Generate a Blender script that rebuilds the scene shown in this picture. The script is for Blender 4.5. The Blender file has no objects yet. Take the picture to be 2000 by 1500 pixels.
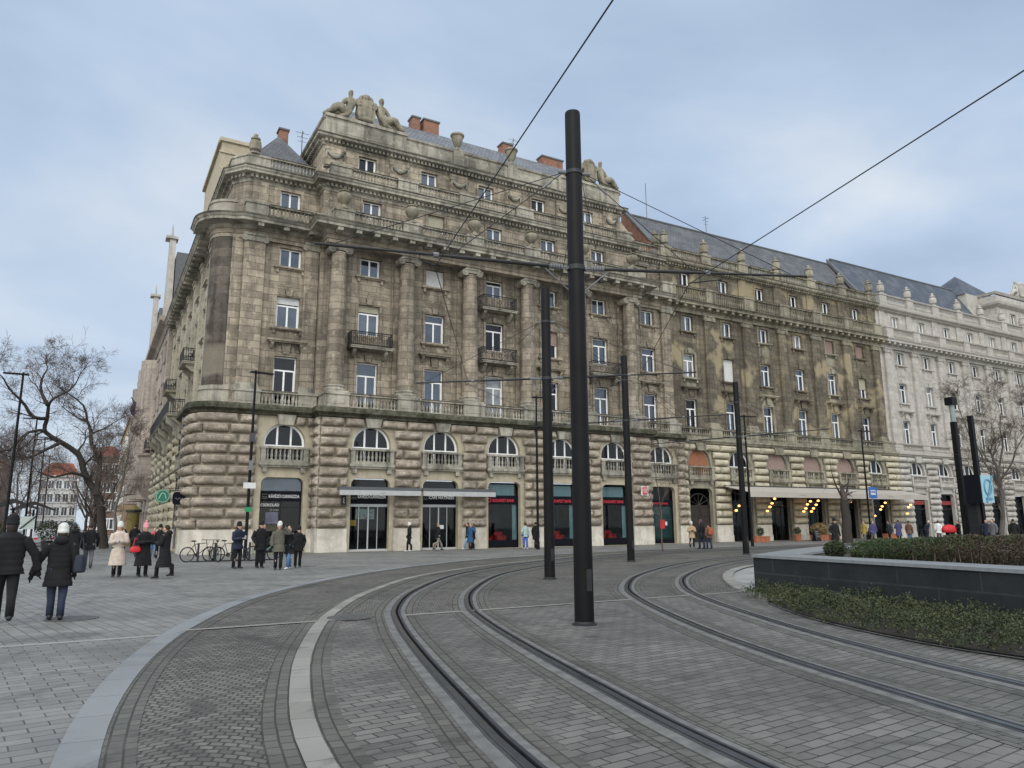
import bpy, bmesh, math, random
from mathutils import Vector, Matrix, noise
random.seed(7)
R = random.Random(11)
rad = math.radians; pi = math.pi
scene = bpy.context.scene
COL = scene.collection
# ---------------------------------------------------------------- camera
cam_d = bpy.data.cameras.new('camera'); cam_o = bpy.data.objects.new('camera', cam_d); COL.objects.link(cam_o)
pitch, roll, yaw = rad(10.805), rad(0.368), rad(60.449)
fw = Vector((math.cos(pitch)*math.cos(yaw), math.cos(pitch)*math.sin(yaw), math.sin(pitch)))
rt = Vector((math.sin(yaw), -math.cos(yaw), 0)); up = rt.cross(fw)
r2 = math.cos(roll)*rt - math.sin(roll)*up; u2 = math.sin(roll)*rt + math.cos(roll)*up
M = Matrix((r2, u2, -fw)).transposed().to_4x4(); M.translation = Vector((-14.4, -47.224, 1.65))
cam_o.matrix_world = M
cam_d.sensor_width = 36; cam_d.lens = 1431.37/2000*36; cam_d.clip_start = .1; cam_d.clip_end = 3000
scene.camera = cam_o
scene.render.resolution_x, scene.render.resolution_y = 1024, 768
# ---------------------------------------------------------------- world / sun / exposure
W = bpy.data.worlds.new('World'); scene.world = W; W.use_nodes = True
nt = W.node_tree; N = nt.nodes; L = nt.links
for n in list(N): N.remove(n)
def nd(t, **k):
    n = N.new(t)
    for a, b in k.items(): setattr(n, a, b)
    return n
out = nd('ShaderNodeOutputWorld'); bg = nd('ShaderNodeBackground')
sky = nd('ShaderNodeTexSky', sky_type='NISHITA', sun_disc=False, sun_elevation=rad(38), sun_rotation=rad(215))
skym = nd('ShaderNodeVectorMath', operation='SCALE'); skym.inputs['Scale'].default_value = .11
L.new(sky.outputs[0], skym.inputs[0])
tc = nd('ShaderNodeTexCoord'); sp = nd('ShaderNodeSeparateXYZ'); L.new(tc.outputs['Generated'], sp.inputs[0])
mz = nd('ShaderNodeMath', operation='MAXIMUM'); mz.inputs[1].default_value = 0; L.new(sp.outputs[2], mz.inputs[0])
az = nd('ShaderNodeMath', operation='ADD'); az.inputs[1].default_value = .16; L.new(mz.outputs[0], az.inputs[0])
dx = nd('ShaderNodeMath', operation='DIVIDE'); dy = nd('ShaderNodeMath', operation='DIVIDE')
L.new(sp.outputs[0], dx.inputs[0]); L.new(az.outputs[0], dx.inputs[1]); L.new(sp.outputs[1], dy.inputs[0]); L.new(az.outputs[0], dy.inputs[1])
cb = nd('ShaderNodeCombineXYZ'); L.new(dx.outputs[0], cb.inputs[0]); L.new(dy.outputs[0], cb.inputs[1])
n1 = nd('ShaderNodeTexNoise'); n1.inputs['Scale'].default_value = .8; n1.inputs['Detail'].default_value = 7; n1.inputs['Roughness'].default_value = .5; n1.inputs['Distortion'].default_value = .35
n2 = nd('ShaderNodeTexNoise'); n2.inputs['Scale'].default_value = 1.5; n2.inputs['Detail'].default_value = 4; n2.inputs['Roughness'].default_value = .5
L.new(cb.outputs[0], n1.inputs['Vector']); L.new(cb.outputs[0], n2.inputs['Vector'])
cr = nd('ShaderNodeValToRGB'); L.new(n1.outputs['Fac'], cr.inputs[0])
e = cr.color_ramp.elements; e[0].position = .36; e[0].color = (.40, .51, .70, 1); e[1].position = .64; e[1].color = (.74, .82, .91, 1)
m = cr.color_ramp.elements.new(.5); m.color = (.53, .66, .85, 1)
cr2 = nd('ShaderNodeValToRGB'); L.new(n2.outputs['Fac'], cr2.inputs[0])
cr2.color_ramp.elements[0].position = .3; cr2.color_ramp.elements[0].color = (.93, .94, .955, 1); cr2.color_ramp.elements[1].position = .7; cr2.color_ramp.elements[1].color = (1.08, 1.06, 1.04, 1)
mu = nd('ShaderNodeVectorMath', operation='MULTIPLY'); L.new(cr.outputs[0], mu.inputs[0]); L.new(cr2.outputs[0], mu.inputs[1])
hz = nd('ShaderNodeMapRange'); hz.inputs['From Min'].default_value = 0; hz.inputs['From Max'].default_value = .38; hz.inputs['To Min'].default_value = .75; hz.inputs['To Max'].default_value = 0
L.new(mz.outputs[0], hz.inputs['Value'])
mh = nd('ShaderNodeMix', data_type='RGBA'); L.new(hz.outputs[0], mh.inputs['Factor']); L.new(mu.outputs[0], mh.inputs[6]); mh.inputs[7].default_value = (.68, .77, .87, 1)
mx = nd('ShaderNodeMix', data_type='RGBA'); mx.inputs['Factor'].default_value = .88
L.new(skym.outputs[0], mx.inputs[6]); L.new(mh.outputs[2], mx.inputs[7])
# sky glow added round the sun direction, behind the camera, to brighten the facades
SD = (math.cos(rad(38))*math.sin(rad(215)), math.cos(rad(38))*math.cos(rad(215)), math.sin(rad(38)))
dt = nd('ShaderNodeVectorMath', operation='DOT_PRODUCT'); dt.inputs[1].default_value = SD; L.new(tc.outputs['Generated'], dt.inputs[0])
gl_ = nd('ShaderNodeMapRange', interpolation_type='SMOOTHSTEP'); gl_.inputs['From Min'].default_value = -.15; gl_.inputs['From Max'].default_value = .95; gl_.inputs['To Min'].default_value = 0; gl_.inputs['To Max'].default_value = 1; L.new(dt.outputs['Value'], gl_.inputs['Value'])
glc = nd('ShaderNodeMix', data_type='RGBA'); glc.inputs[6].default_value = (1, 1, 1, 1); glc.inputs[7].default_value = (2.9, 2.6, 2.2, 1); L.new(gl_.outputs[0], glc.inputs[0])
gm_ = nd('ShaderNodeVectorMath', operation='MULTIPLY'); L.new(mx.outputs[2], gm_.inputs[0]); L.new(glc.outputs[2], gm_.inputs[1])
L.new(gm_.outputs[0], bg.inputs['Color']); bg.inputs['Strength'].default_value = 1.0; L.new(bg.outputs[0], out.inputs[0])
sd = bpy.data.lights.new('sun', 'SUN'); sd.energy = 1.0; sd.angle = rad(35); sd.color = (1, .96, .9)
so = bpy.data.objects.new('sun', sd); COL.objects.link(so)
sdir = Vector((math.cos(rad(38))*math.sin(rad(215)), math.cos(rad(38))*math.cos(rad(215)), math.sin(rad(38))))
so.rotation_euler = sdir.to_track_quat('Z', 'Y').to_euler()
scene.view_settings.view_transform = 'Standard'; scene.view_settings.look = 'None'
scene.view_settings.exposure = 0; scene.view_settings.gamma = 1
# ---------------------------------------------------------------- material helpers
MATS = {}
class NT:
    def __init__(s, name):
        s.m = bpy.data.materials.new(name); s.m.use_nodes = True; s.t = s.m.node_tree
        for n in list(s.t.nodes): s.t.nodes.remove(n)
        s.out = s.n('ShaderNodeOutputMaterial'); s.b = s.n('ShaderNodeBsdfPrincipled'); s.l(s.b, 0, s.out, 0)
    def n(s, t, **k):
        n = s.t.nodes.new(t)
        for a, b in k.items():
            if a in ('v',):
                for i, x in b.items(): n.inputs[i].default_value = x
            else: setattr(n, a, b)
        return n
    def l(s, a, i, b, j): s.t.links.new(a.outputs[i], b.inputs[j]); return b
    def mix(s, a, b, fac, mode='MIX'):
        m = s.n('ShaderNodeMix', data_type='RGBA', blend_type=mode)
        for src, idx in ((fac, 0), (a, 6), (b, 7)):
            if isinstance(src, tuple) and len(src) == 2 and hasattr(src[0], 'outputs'): s.t.links.new(src[0].outputs[src[1]], m.inputs[idx])
            elif isinstance(src, (int, float)): m.inputs[idx].default_value = src
            else: m.inputs[idx].default_value = (*src[:3], 1)
        return (m, 2)
    def noise(s, vec, scale, detail=4, rough=.55, dist=0):
        n = s.n('ShaderNodeTexNoise', v={'Scale': scale, 'Detail': detail, 'Roughness': rough, 'Distortion': dist})
        s.t.links.new(vec[0].outputs[vec[1]], n.inputs['Vector']); return (n, 0)
    def mr(s, src, a, b, c, d):
        n = s.n('ShaderNodeMapRange', v={'From Min': a, 'From Max': b, 'To Min': c, 'To Max': d}); s.t.links.new(src[0].outputs[src[1]], n.inputs['Value']); return (n, 0)
    def pos(s, scale=(1, 1, 1), rot=0, loc=(0, 0, 0)):
        g = s.n('ShaderNodeNewGeometry'); mp = s.n('ShaderNodeMapping'); mp.inputs['Scale'].default_value = scale; mp.inputs['Rotation'].default_value = (0, 0, rot); mp.inputs['Location'].default_value = loc
        s.t.links.new(g.outputs['Position'], mp.inputs['Vector']); return (mp, 0)
    def fin(s, col, rough=.8, bump=None, bs=.3, bd=.02, spec=.3, metal=0):
        if isinstance(col, tuple) and hasattr(col[0], 'outputs'): s.t.links.new(col[0].outputs[col[1]], s.b.inputs['Base Color'])
        else: s.b.inputs['Base Color'].default_value = (*col[:3], 1)
        if isinstance(rough, tuple): s.t.links.new(rough[0].outputs[rough[1]], s.b.inputs['Roughness'])
        else: s.b.inputs['Roughness'].default_value = rough
        s.b.inputs['Specular IOR Level'].default_value = spec; s.b.inputs['Metallic'].default_value = metal
        if bump:
            bn = s.n('ShaderNodeBump', v={'Strength': bs, 'Distance': bd}); s.t.links.new(bump[0].outputs[bump[1]], bn.inputs['Height']); s.t.links.new(bn.outputs[0], s.b.inputs['Normal'])
        return s.m
def plain(name, c, rough=.6, var=.15, metal=0, spec=.4, scale=6):
    if name in MATS: return MATS[name]
    s = NT(name); nz = s.noise(s.pos(), scale, 3); f = s.mr(nz, .3, .7, 1-var, 1+var)
    v = s.n('ShaderNodeVectorMath', operation='SCALE'); v.inputs[0].default_value = c; s.t.links.new(f[0].outputs[0], v.inputs['Scale'])
    MATS[name] = s.fin((v, 0), rough, spec=spec, metal=metal); return MATS[name]
def stone(name, c1, c2, dark=(.08, .07, .06), stain=.5, bw=1.1, bh=.46, joint=.5, pat=None, bump=.4, bd=.03, big=.16, streak=.6, pamt=.3, verm=0):
    s = NT(name); g = s.n('ShaderNodeNewGeometry'); sp = s.n('ShaderNodeSeparateXYZ'); s.l(g, 'Position', sp, 0)
    ad = s.n('ShaderNodeMath', operation='ADD'); s.l(sp, 0, ad, 0); s.l(sp, 1, ad, 1)
    cb = s.n('ShaderNodeCombineXYZ'); s.l(ad, 0, cb, 0); s.l(sp, 2, cb, 1)
    P = (g, 0)
    br = s.n('ShaderNodeTexBrick', offset=.5, v={'Scale': 1, 'Mortar Size': .02, 'Mortar Smooth': .2, 'Bias': 0, 'Brick Width': bw, 'Row Height': bh})
    br.inputs['Color1'].default_value = (*c1, 1); br.inputs['Color2'].default_value = (*c2, 1); br.inputs['Mortar'].default_value = (*[x*(1-joint) for x in c1], 1)
    s.l(cb, 0, br, 0)
    col = (br, 0)
    n_ = s.noise(P, 1.7, 6, .6); col = s.mix(col, tuple(x*.62 for x in c2), s.mr(n_, .45, .75, 0, .75))
    # streaks running down the wall
    mp = s.n('ShaderNodeMapping'); mp.inputs['Scale'].default_value = (2.2, 2.2, .16); s.l(g, 'Position', mp, 0)
    st = s.noise((mp, 0), 1, 5, .6); col = s.mix(col, dark, s.mr(st, .46, .7, 0, streak))
    bgn = s.noise(P, big, 4, .6); col = s.mix(col, dark, s.mr(bgn, .40, .66, 0, stain))
    if pat:
        pn = s.noise(P, .33, 3, .5, .4); col = s.mix(col, pat, s.mr(pn, .55, .62, 0, pamt))
    vs_ = s.noise(P, 5.5, 4, .7, .6); col = s.mix(col, tuple(x*.35 for x in c2), s.mr(vs_, .5, .66, 0, verm if verm else .14)); vh_ = s.noise(P, 3.1, 4, .65); col = s.mix(col, tuple(min(.8, x*1.3) for x in c1), s.mr(vh_, .55, .75, 0, .5))
    fn = s.noise(P, 14, 5, .65)
    hb = s.n('ShaderNodeMath', operation='MULTIPLY_ADD', v={1: .5}); s.t.links.new(fn[0].outputs[0], hb.inputs[0]); iv = s.n('ShaderNodeMath', operation='SUBTRACT', v={0: 1}); s.l(br, 1, iv, 1); s.l(iv, 0, hb, 2)
    MATS[name] = s.fin(col, .9, (hb, 0), bump, bd, .15); return MATS[name]
def glass_win(name, c=(.035, .045, .06), rough=.06, refl=.35):
    s = NT(name); nz = s.noise(s.pos((1, 1, 1)), .9, 2); col = s.mix(c, tuple(x*.35 for x in c), s.mr(nz, .4, .65, 0, 1))
    s.fin(col, rough, s.noise(s.pos(), .7, 2), .12, .08, .25); s.b.inputs['IOR'].default_value = 1.5
    gl = s.n('ShaderNodeBsdfGlossy'); gl.inputs['Roughness'].default_value = .03; gl.inputs['Color'].default_value = (.62, .7, .82, 1)
    mx = s.n('ShaderNodeMixShader'); mx.inputs[0].default_value = refl; s.l(s.b, 0, mx, 1); s.l(gl, 0, mx, 2); s.l(mx, 0, s.out, 0)
    MATS[name] = s.m; return s.m
def glass_shop(name):
    s = NT(name); tr = s.n('ShaderNodeBsdfTransparent'); tr.inputs[0].default_value = (.75, .8, .82, 1); gl = s.n('ShaderNodeBsdfGlossy'); gl.inputs['Roughness'].default_value = .02
    mx = s.n('ShaderNodeMixShader'); mx.inputs[0].default_value = .02; s.l(tr, 0, mx, 1); s.l(gl, 0, mx, 2); s.l(mx, 0, s.out, 0); MATS[name] = s.m; return s.m
def emis(name, c, st):
    s = NT(name); s.fin(c); s.b.inputs['Emission Color'].default_value = (*c, 1); s.b.inputs['Emission Strength'].default_value = st; MATS[name] = s.m; return s.m
# ---------------------------------------------------------------- mesh helpers
class MB:
    def __init__(s): s.v = []; s.f = []; s.mi = []; s.cur = 0; s.uv = {}
    def add(s, vs, fs):
        k = len(s.v); s.v += [tuple(p) for p in vs]
        for f in fs: s.f.append(tuple(i+k for i in f)); s.mi.append(s.cur)
        return k
    def box(s, a, b, F=None):
        x0, y0, z0 = a; x1, y1, z1 = b
        c = [(x, y, z) for z in (z0, z1) for y in (y0, y1) for x in (x0, x1)]
        if F: c = [F(*p) for p in c]
        s.add(c, [(0, 2, 3, 1), (4, 5, 7, 6), (0, 1, 5, 4), (2, 6, 7, 3), (0, 4, 6, 2), (1, 3, 7, 5)])
    def rings(s, rs, close=True, cap=True):
        n = len(rs[0]); vs = [p for r in rs for p in r]; fs = []
        for i in range(len(rs)-1):
            for j in range(n if close else n-1):
                a = i*n+j; b = i*n+(j+1) % n; fs.append((a, b, b+n, a+n))
        if cap and close: fs.append(tuple(range(n))[::-1]); fs.append(tuple((len(rs)-1)*n+j for j in range(n)))
        s.add(vs, fs)
    def tube(s, pts, rr, n=8, cap=True, ex=1):
        pts = [Vector(p) for p in pts]
        if not isinstance(rr, (list, tuple)): rr = [rr]*len(pts)
        rs = []; prev = None
        for i, p in enumerate(pts):
            d = (pts[min(i+1, len(pts)-1)]-pts[max(i-1, 0)]).normalized() if len(pts) > 1 else Vector((0, 0, 1))
            if prev is None: a = d.cross(Vector((0, 0, 1))) if abs(d.z) < .95 else d.cross(Vector((0, 1, 0)))
            else: a = prev-d*prev.dot(d)
            a.normalize(); prev = a; b = d.cross(a)
            rs.append([p+a*(rr[i]*math.cos(2*pi*j/n))+b*(rr[i]*ex*math.sin(2*pi*j/n)) for j in range(n)])
        s.rings(rs, True, cap)
    def lathe(s, c, prof, n=16, F=None, sx=1, sy=1):
        rs = []
        for r, z in prof:
            ring = [(c[0]+r*sx*math.cos(2*pi*j/n), c[1]+r*sy*math.sin(2*pi*j/n), c[2]+z) for j in range(n)]
            rs.append([F(*p) for p in ring] if F else ring)
        s.rings(rs)
    def ell(s, c, r, n=12, m=8):
        prof = []
        rs = [[(c[0]+r[0]*math.sin(pi*i/m)*math.cos(2*pi*j/n), c[1]+r[1]*math.sin(pi*i/m)*math.sin(2*pi*j/n), c[2]+r[2]*math.cos(pi*i/m)) for j in range(n)] for i in range(m+1)]
        rs[0] = [(c[0]+.01*r[0]*math.cos(2*pi*j/n), c[1]+.01*r[1]*math.sin(2*pi*j/n), c[2]+r[2]) for j in range(n)]
        rs[-1] = [(c[0]+.01*r[0]*math.cos(2*pi*j/n), c[1]+.01*r[1]*math.sin(2*pi*j/n), c[2]-r[2]) for j in range(n)]
        s.rings(rs)
    def prism(s, poly, f0, f1):
        n = len(poly); a = [f0(p) for p in poly]; b = [f1(p) for p in poly]
        s.add(a+b, [tuple(range(n))[::-1], tuple(range(n, 2*n))]+[(i, (i+1) % n, (i+1) % n+n, i+n) for i in range(n)])
    def mesh(s, name, mats, off=(0, 0, 0), smooth=False, recalc=True):
        me = bpy.data.meshes.new(name); o = Vector(off)
        me.from_pydata([tuple(Vector(p)-o) for p in s.v], [], s.f)
        for m_ in (mats if isinstance(mats, (list, tuple)) else [mats]): me.materials.append(m_)
        if any(s.mi): me.polygons.foreach_set('material_index', s.mi)
        if recalc:
            bm = bmesh.new(); bm.from_mesh(me); bmesh.ops.recalc_face_normals(bm, faces=bm.faces); bm.to_mesh(me); bm.free()
        if smooth:
            me.polygons.foreach_set('use_smooth', [True]*len(me.polygons))
            if smooth is not True:
                try: me.set_sharp_from_angle(angle=rad(smooth))
                except Exception: pass
        me.update(); return me
    def build(s, name, mats, parent=None, smooth=False, off=None, recalc=True):
        o_ = off if off is not None else (parent.location if parent else (0, 0, 0))
        if parent and parent.parent: o_ = Vector(parent.location)+Vector(parent.parent.location) if off is None else off
        me = s.mesh(name, mats, o_, smooth, recalc)
        return link(name, me, parent)
def link(name, me, parent=None, loc=None, rz=0):
    o = bpy.data.objects.new(name, me); COL.objects.link(o)
    if parent: o.parent = parent
    if loc is not None: o.location = loc
    if rz: o.rotation_euler = (0, 0, rz)
    return o
def tag(o, label=None, cat=None, group=None, kind=None):
    if label: o['label'] = label
    if cat: o['category'] = cat
    if group: o['group'] = group
    if kind: o['kind'] = kind
    return o
def thing(name, label, cat, loc=(0, 0, 0), group=None, rz=0):
    o = bpy.data.objects.new(name, None); COL.objects.link(o); o.location = loc; o.rotation_euler = (0, 0, rz); o.empty_display_size = .2
    return tag(o, label, cat, group)
def solo(name, mb, mat_, label, cat, base=None, group=None, smooth=False):     # a thing that is one mesh, origin at its base
    if base is None: base = (0, 0, 0)
    me = mb.mesh(name, mat_, base, smooth); o = link(name, me, None, base); return tag(o, label, cat, group)
def copy_tree(o, parent=None):
    c = o.copy(); COL.objects.link(c)
    if parent: c.parent = parent
    for ch in list(o.children): copy_tree(ch, c)
    return c
def catmull(pts, step=.6):
    P = [Vector((*p, 0)) if len(p) == 2 else Vector(p) for p in pts]; o = []
    for i in range(len(P)-1):
        a, b, c, d = P[max(i-1, 0)], P[i], P[i+1], P[min(i+2, len(P)-1)]
        k = max(2, int((c-b).length/step))
        for j in range(k):
            t = j/k; o.append(.5*((2*b)+(c-a)*t+(2*a-5*b+4*c-d)*t*t+(3*b-3*c+d-a)*t**3))
    o.append(P[-1]); return o
def offset(pts, d):                                  # to the right of the direction of travel
    o = []
    for i, p in enumerate(pts):
        a = (pts[i]-pts[i-1]).normalized() if i else None; b = (pts[i+1]-pts[i]).normalized() if i < len(pts)-1 else None
        a = a or b; b = b or a
        na = Vector((a.y, -a.x, 0)); nb = Vector((b.y, -b.x, 0)); m_ = (na+nb)
        if m_.length < 1e-6: m_ = na
        m_.normalize(); o.append(p+m_*(d/max(.35, m_.dot(na))))
    return o
def sweep(mb, path, prof, cap=True):                 # profile (offset outward, z) swept along a plan path
    path = [Vector((p[0], p[1], 0)) for p in path]; cols = [offset(path, d) for d, z in prof]
    rs = [[(cols[k][i].x, cols[k][i].y, prof[k][1]) for k in range(len(prof))] for i in range(len(path))]
    mb.rings(rs, True, cap)
# ---------------------------------------------------------------- materials
S_brown = stone('brown_ashlar', (.50, .425, .325), (.265, .225, .173), (.06, .052, .044), .55, 1.15, .47, .62, bump=.6, streak=.6)
S_rust = stone('rough_rusticated_stone', (.56, .48, .385), (.44, .37, .295), (.085, .07, .057), .5, 1.9, .63, .2, bump=1.0, bd=.12, streak=.35, big=.7, verm=.75)
S_light = stone('weathered_pale_stone', (.48, .445, .365), (.36, .335, .275), (.05, .047, .04), .6, 2.1, 3, .3, bump=.3, streak=.75, big=.3)
S_cream = stone('cream_side_ashlar', (.47, .43, .34), (.40, .365, .29), (.16, .15, .12), .3, 1.2, .5, .3, streak=.4)
S_black = stone('soot_stained_stone', (.17, .145, .12), (.085, .075, .064), (.03, .027, .025), .6, 1.5, .62, .4, streak=.7, pat=(.3, .26, .2), pamt=.5)
S_mid = stone('sooty_yellow_ashlar', (.27, .23, .165), (.145, .122, .092), (.055, .049, .042), .6, 1.1, .45, .6, pat=(.36, .30, .19), pamt=.75, streak=.65, big=.12)
S_midb = stone('cream_banded_stone', (.54, .49, .365), (.48, .43, .325), (.16, .14, .11), .3, 40, 40, 0, bump=.5, streak=.4)
S_midl = stone('yellowed_pale_stone', (.40, .365, .275), (.33, .30, .23), (.06, .055, .045), .45, 2, 3, .2, streak=.8)
S_white = stone('pale_limestone', (.55, .515, .465), (.44, .415, .375), (.3, .27, .23), .25, 1.3, .5, .25, streak=.45)
S_whitet = stone('pale_limestone_trim', (.49, .46, .415), (.44, .415, .375), (.34, .3, .26), .2, 3, 3, .1, streak=.4)
S_stat = stone('statue_stone', (.36, .315, .24), (.29, .255, .195), (.08, .085, .06), .5, 40, 40, 0, bump=.8, streak=.7, big=.9)
S_moss = stone('mossy_ledge_stone', (.15, .14, .105), (.085, .085, .055), (.018, .022, .012), .8, 40, 40, 0, bump=1.0, bd=.08, streak=.5, big=1.2, verm=.8)
S_plinth = stone('pale_granite_plinth', (.66, .61, .52), (.58, .53, .45), (.3, .25, .19), .3, 40, 40, 0, streak=.5, big=.5)
S_pink = stone('pinkish_ornate_stone', (.50, .43, .365), (.42, .36, .31), (.12, .10, .09), .5, 1.1, .5, .3, streak=.5)
S_plast = stone('cream_plaster', (.47, .41, .30), (.44, .385, .28), (.3, .26, .2), .2, 60, 60, 0, bump=.1, streak=.3)
def slate(name, c, c2):
    s = NT(name); g = s.n('ShaderNodeNewGeometry'); sp_ = s.n('ShaderNodeSeparateXYZ'); s.l(g, 'Position', sp_, 0)
    ad = s.n('ShaderNodeMath', operation='ADD'); s.l(sp_, 0, ad, 0); ad.inputs[1].default_value = 0
    cb = s.n('ShaderNodeCombineXYZ'); s.l(sp_, 0, cb, 0); s.l(sp_, 2, cb, 1)
    br = s.n('ShaderNodeTexBrick', offset=.5, v={'Scale': 1, 'Mortar Size': .02, 'Brick Width': .34, 'Row Height': .26}); s.l(cb, 0, br, 0)
    br.inputs['Color1'].default_value = (*c, 1); br.inputs['Color2'].default_value = (*c2, 1); br.inputs['Mortar'].default_value = (.03, .033, .04, 1)
    col = s.mix((br, 0), (.2, .2, .2), s.mr(s.noise((g, 0), .8, 5, .6), .45, .7, 0, .4))
    MATS[name] = s.fin(col, .55, (br, 1), -.4, .03, .4); return MATS[name]
M_slate = slate('grey_slate', (.11, .117, .13), (.19, .195, .205)); M_slateb = slate('blue_slate', (.05, .062, .085), (.065, .078, .105)); M_slated = slate('dark_slate', (.075, .075, .082), (.115, .115, .122))
def brickm(name):
    s = NT(name); g = s.n('ShaderNodeNewGeometry'); sp_ = s.n('ShaderNodeSeparateXYZ'); s.l(g, 'Position', sp_, 0)
    ad = s.n('ShaderNodeMath', operation='ADD'); s.l(sp_, 0, ad, 0); s.l(sp_, 1, ad, 1); cb = s.n('ShaderNodeCombineXYZ'); s.l(ad, 0, cb, 0); s.l(sp_, 2, cb, 1)
    br = s.n('ShaderNodeTexBrick', v={'Scale': 1, 'Mortar Size': .012, 'Brick Width': .26, 'Row Height': .08}); s.l(cb, 0, br, 0)
    br.inputs['Color1'].default_value = (.34, .12, .065, 1); br.inputs['Color2'].default_value = (.22, .085, .05, 1); br.inputs['Mortar'].default_value = (.25, .22, .19, 1)
    MATS[name] = s.fin(s.mix((br, 0), (.1, .06, .05), s.mr(s.noise((g, 0), 1.5, 4), .45, .75, 0, .6)), .9, (br, 1), -.3, .02, .1); return MATS[name]
M_brick = brickm('red_brick')
M_white = plain('white_paint', (.84, .84, .82), .45, .06); M_iron = plain('black_iron', (.02, .02, .022), .5, .2); M_pole = plain('dark_brown_painted_steel', (.007, .0065, .007), .48, .25, spec=.16, scale=2)
M_stone_shade = plain('white_roller_blind', (.62, .62, .6), .7, .08); M_beige = plain('beige_roller_blind', (.40, .37, .28), .7, .1); M_pinksh = plain('pinkish_shutter', (.30, .21, .18), .7, .1); M_orsh = plain('rust_orange_shutter', (.30, .12, .06), .6, .12)
M_curt = plain('net_curtain', (.5, .5, .48), .8, .12, scale=30)
G = [glass_win('pane_blue_grey', (.035, .045, .065), .05, .085), glass_win('pane_dark', (.008, .009, .012), .05, .012), glass_win('pane_mid', (.07, .085, .10), .06, .09), glass_win('pane_with_net_curtain', (.26, .27, .27), .06, .06)]
G_shop = glass_shop('shop_glass')
M_dark = plain('dark_interior', (.012, .012, .014), .8, .3); S_cope = stone('sooty_coping_stone', (.17, .155, .12), (.11, .10, .08), (.03, .032, .025), .6, 1.4, 5, .5, bump=.6, streak=.6, big=.8, verm=.5)
M_navy = plain('dark_blue_fascia', (.007, .008, .012), .8, .1, spec=.1); M_lead = plain('lead_grey', (.11, .115, .12), .6, .2)
# ---------------------------------------------------------------- facade kit
FR = lambda s, n, z: (s, -n, z)                    # front facades: s runs along the facade, n outward, z up
XS = -8.7
FS = lambda s, n, z: (XS-n, s, z)                  # side facade in the side street
def wall(mb, F, n, s0, s1, z0, z1, ops=(), dep=.26):
    ss = sorted({s0, s1, *[o[0] for o in ops], *[o[1] for o in ops]}); zs = sorted({z0, z1, *[o[2] for o in ops], *[o[3] for o in ops]})
    for a, b in zip(ss, ss[1:]):
        for c, d in zip(zs, zs[1:]):
            ms, mz_ = (a+b)/2, (c+d)/2
            if any(o[0] < ms < o[1] and o[2] < mz_ < o[3] for o in ops): continue
            mb.add([F(a, n, c), F(b, n, c), F(b, n, d), F(a, n, d)], [(0, 1, 2, 3)])
    for a, b, c, d in ops:
        q = lambda s_, z_, k: F(s_, n-k*dep, z_)
        mb.add([q(a, c, 0), q(b, c, 0), q(b, d, 0), q(a, d, 0), q(a, c, 1), q(b, c, 1), q(b, d, 1), q(a, d, 1)], [(0, 1, 5, 4), (1, 2, 6, 5), (2, 3, 7, 6), (3, 0, 4, 7)])
def ringbars(mb, w, h, t, y0, y1, x0=None):
    x0 = -w/2 if x0 is None else x0
    mb.box((x0, y0, 0), (x0+w, y1, t)); mb.box((x0, y0, h-t), (x0+w, y1, h)); mb.box((x0, y0, t), (x0+t, y1, h-t)); mb.box((x0+w-t, y0, t), (x0+w, y1, h-t))
WC = {}
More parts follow.
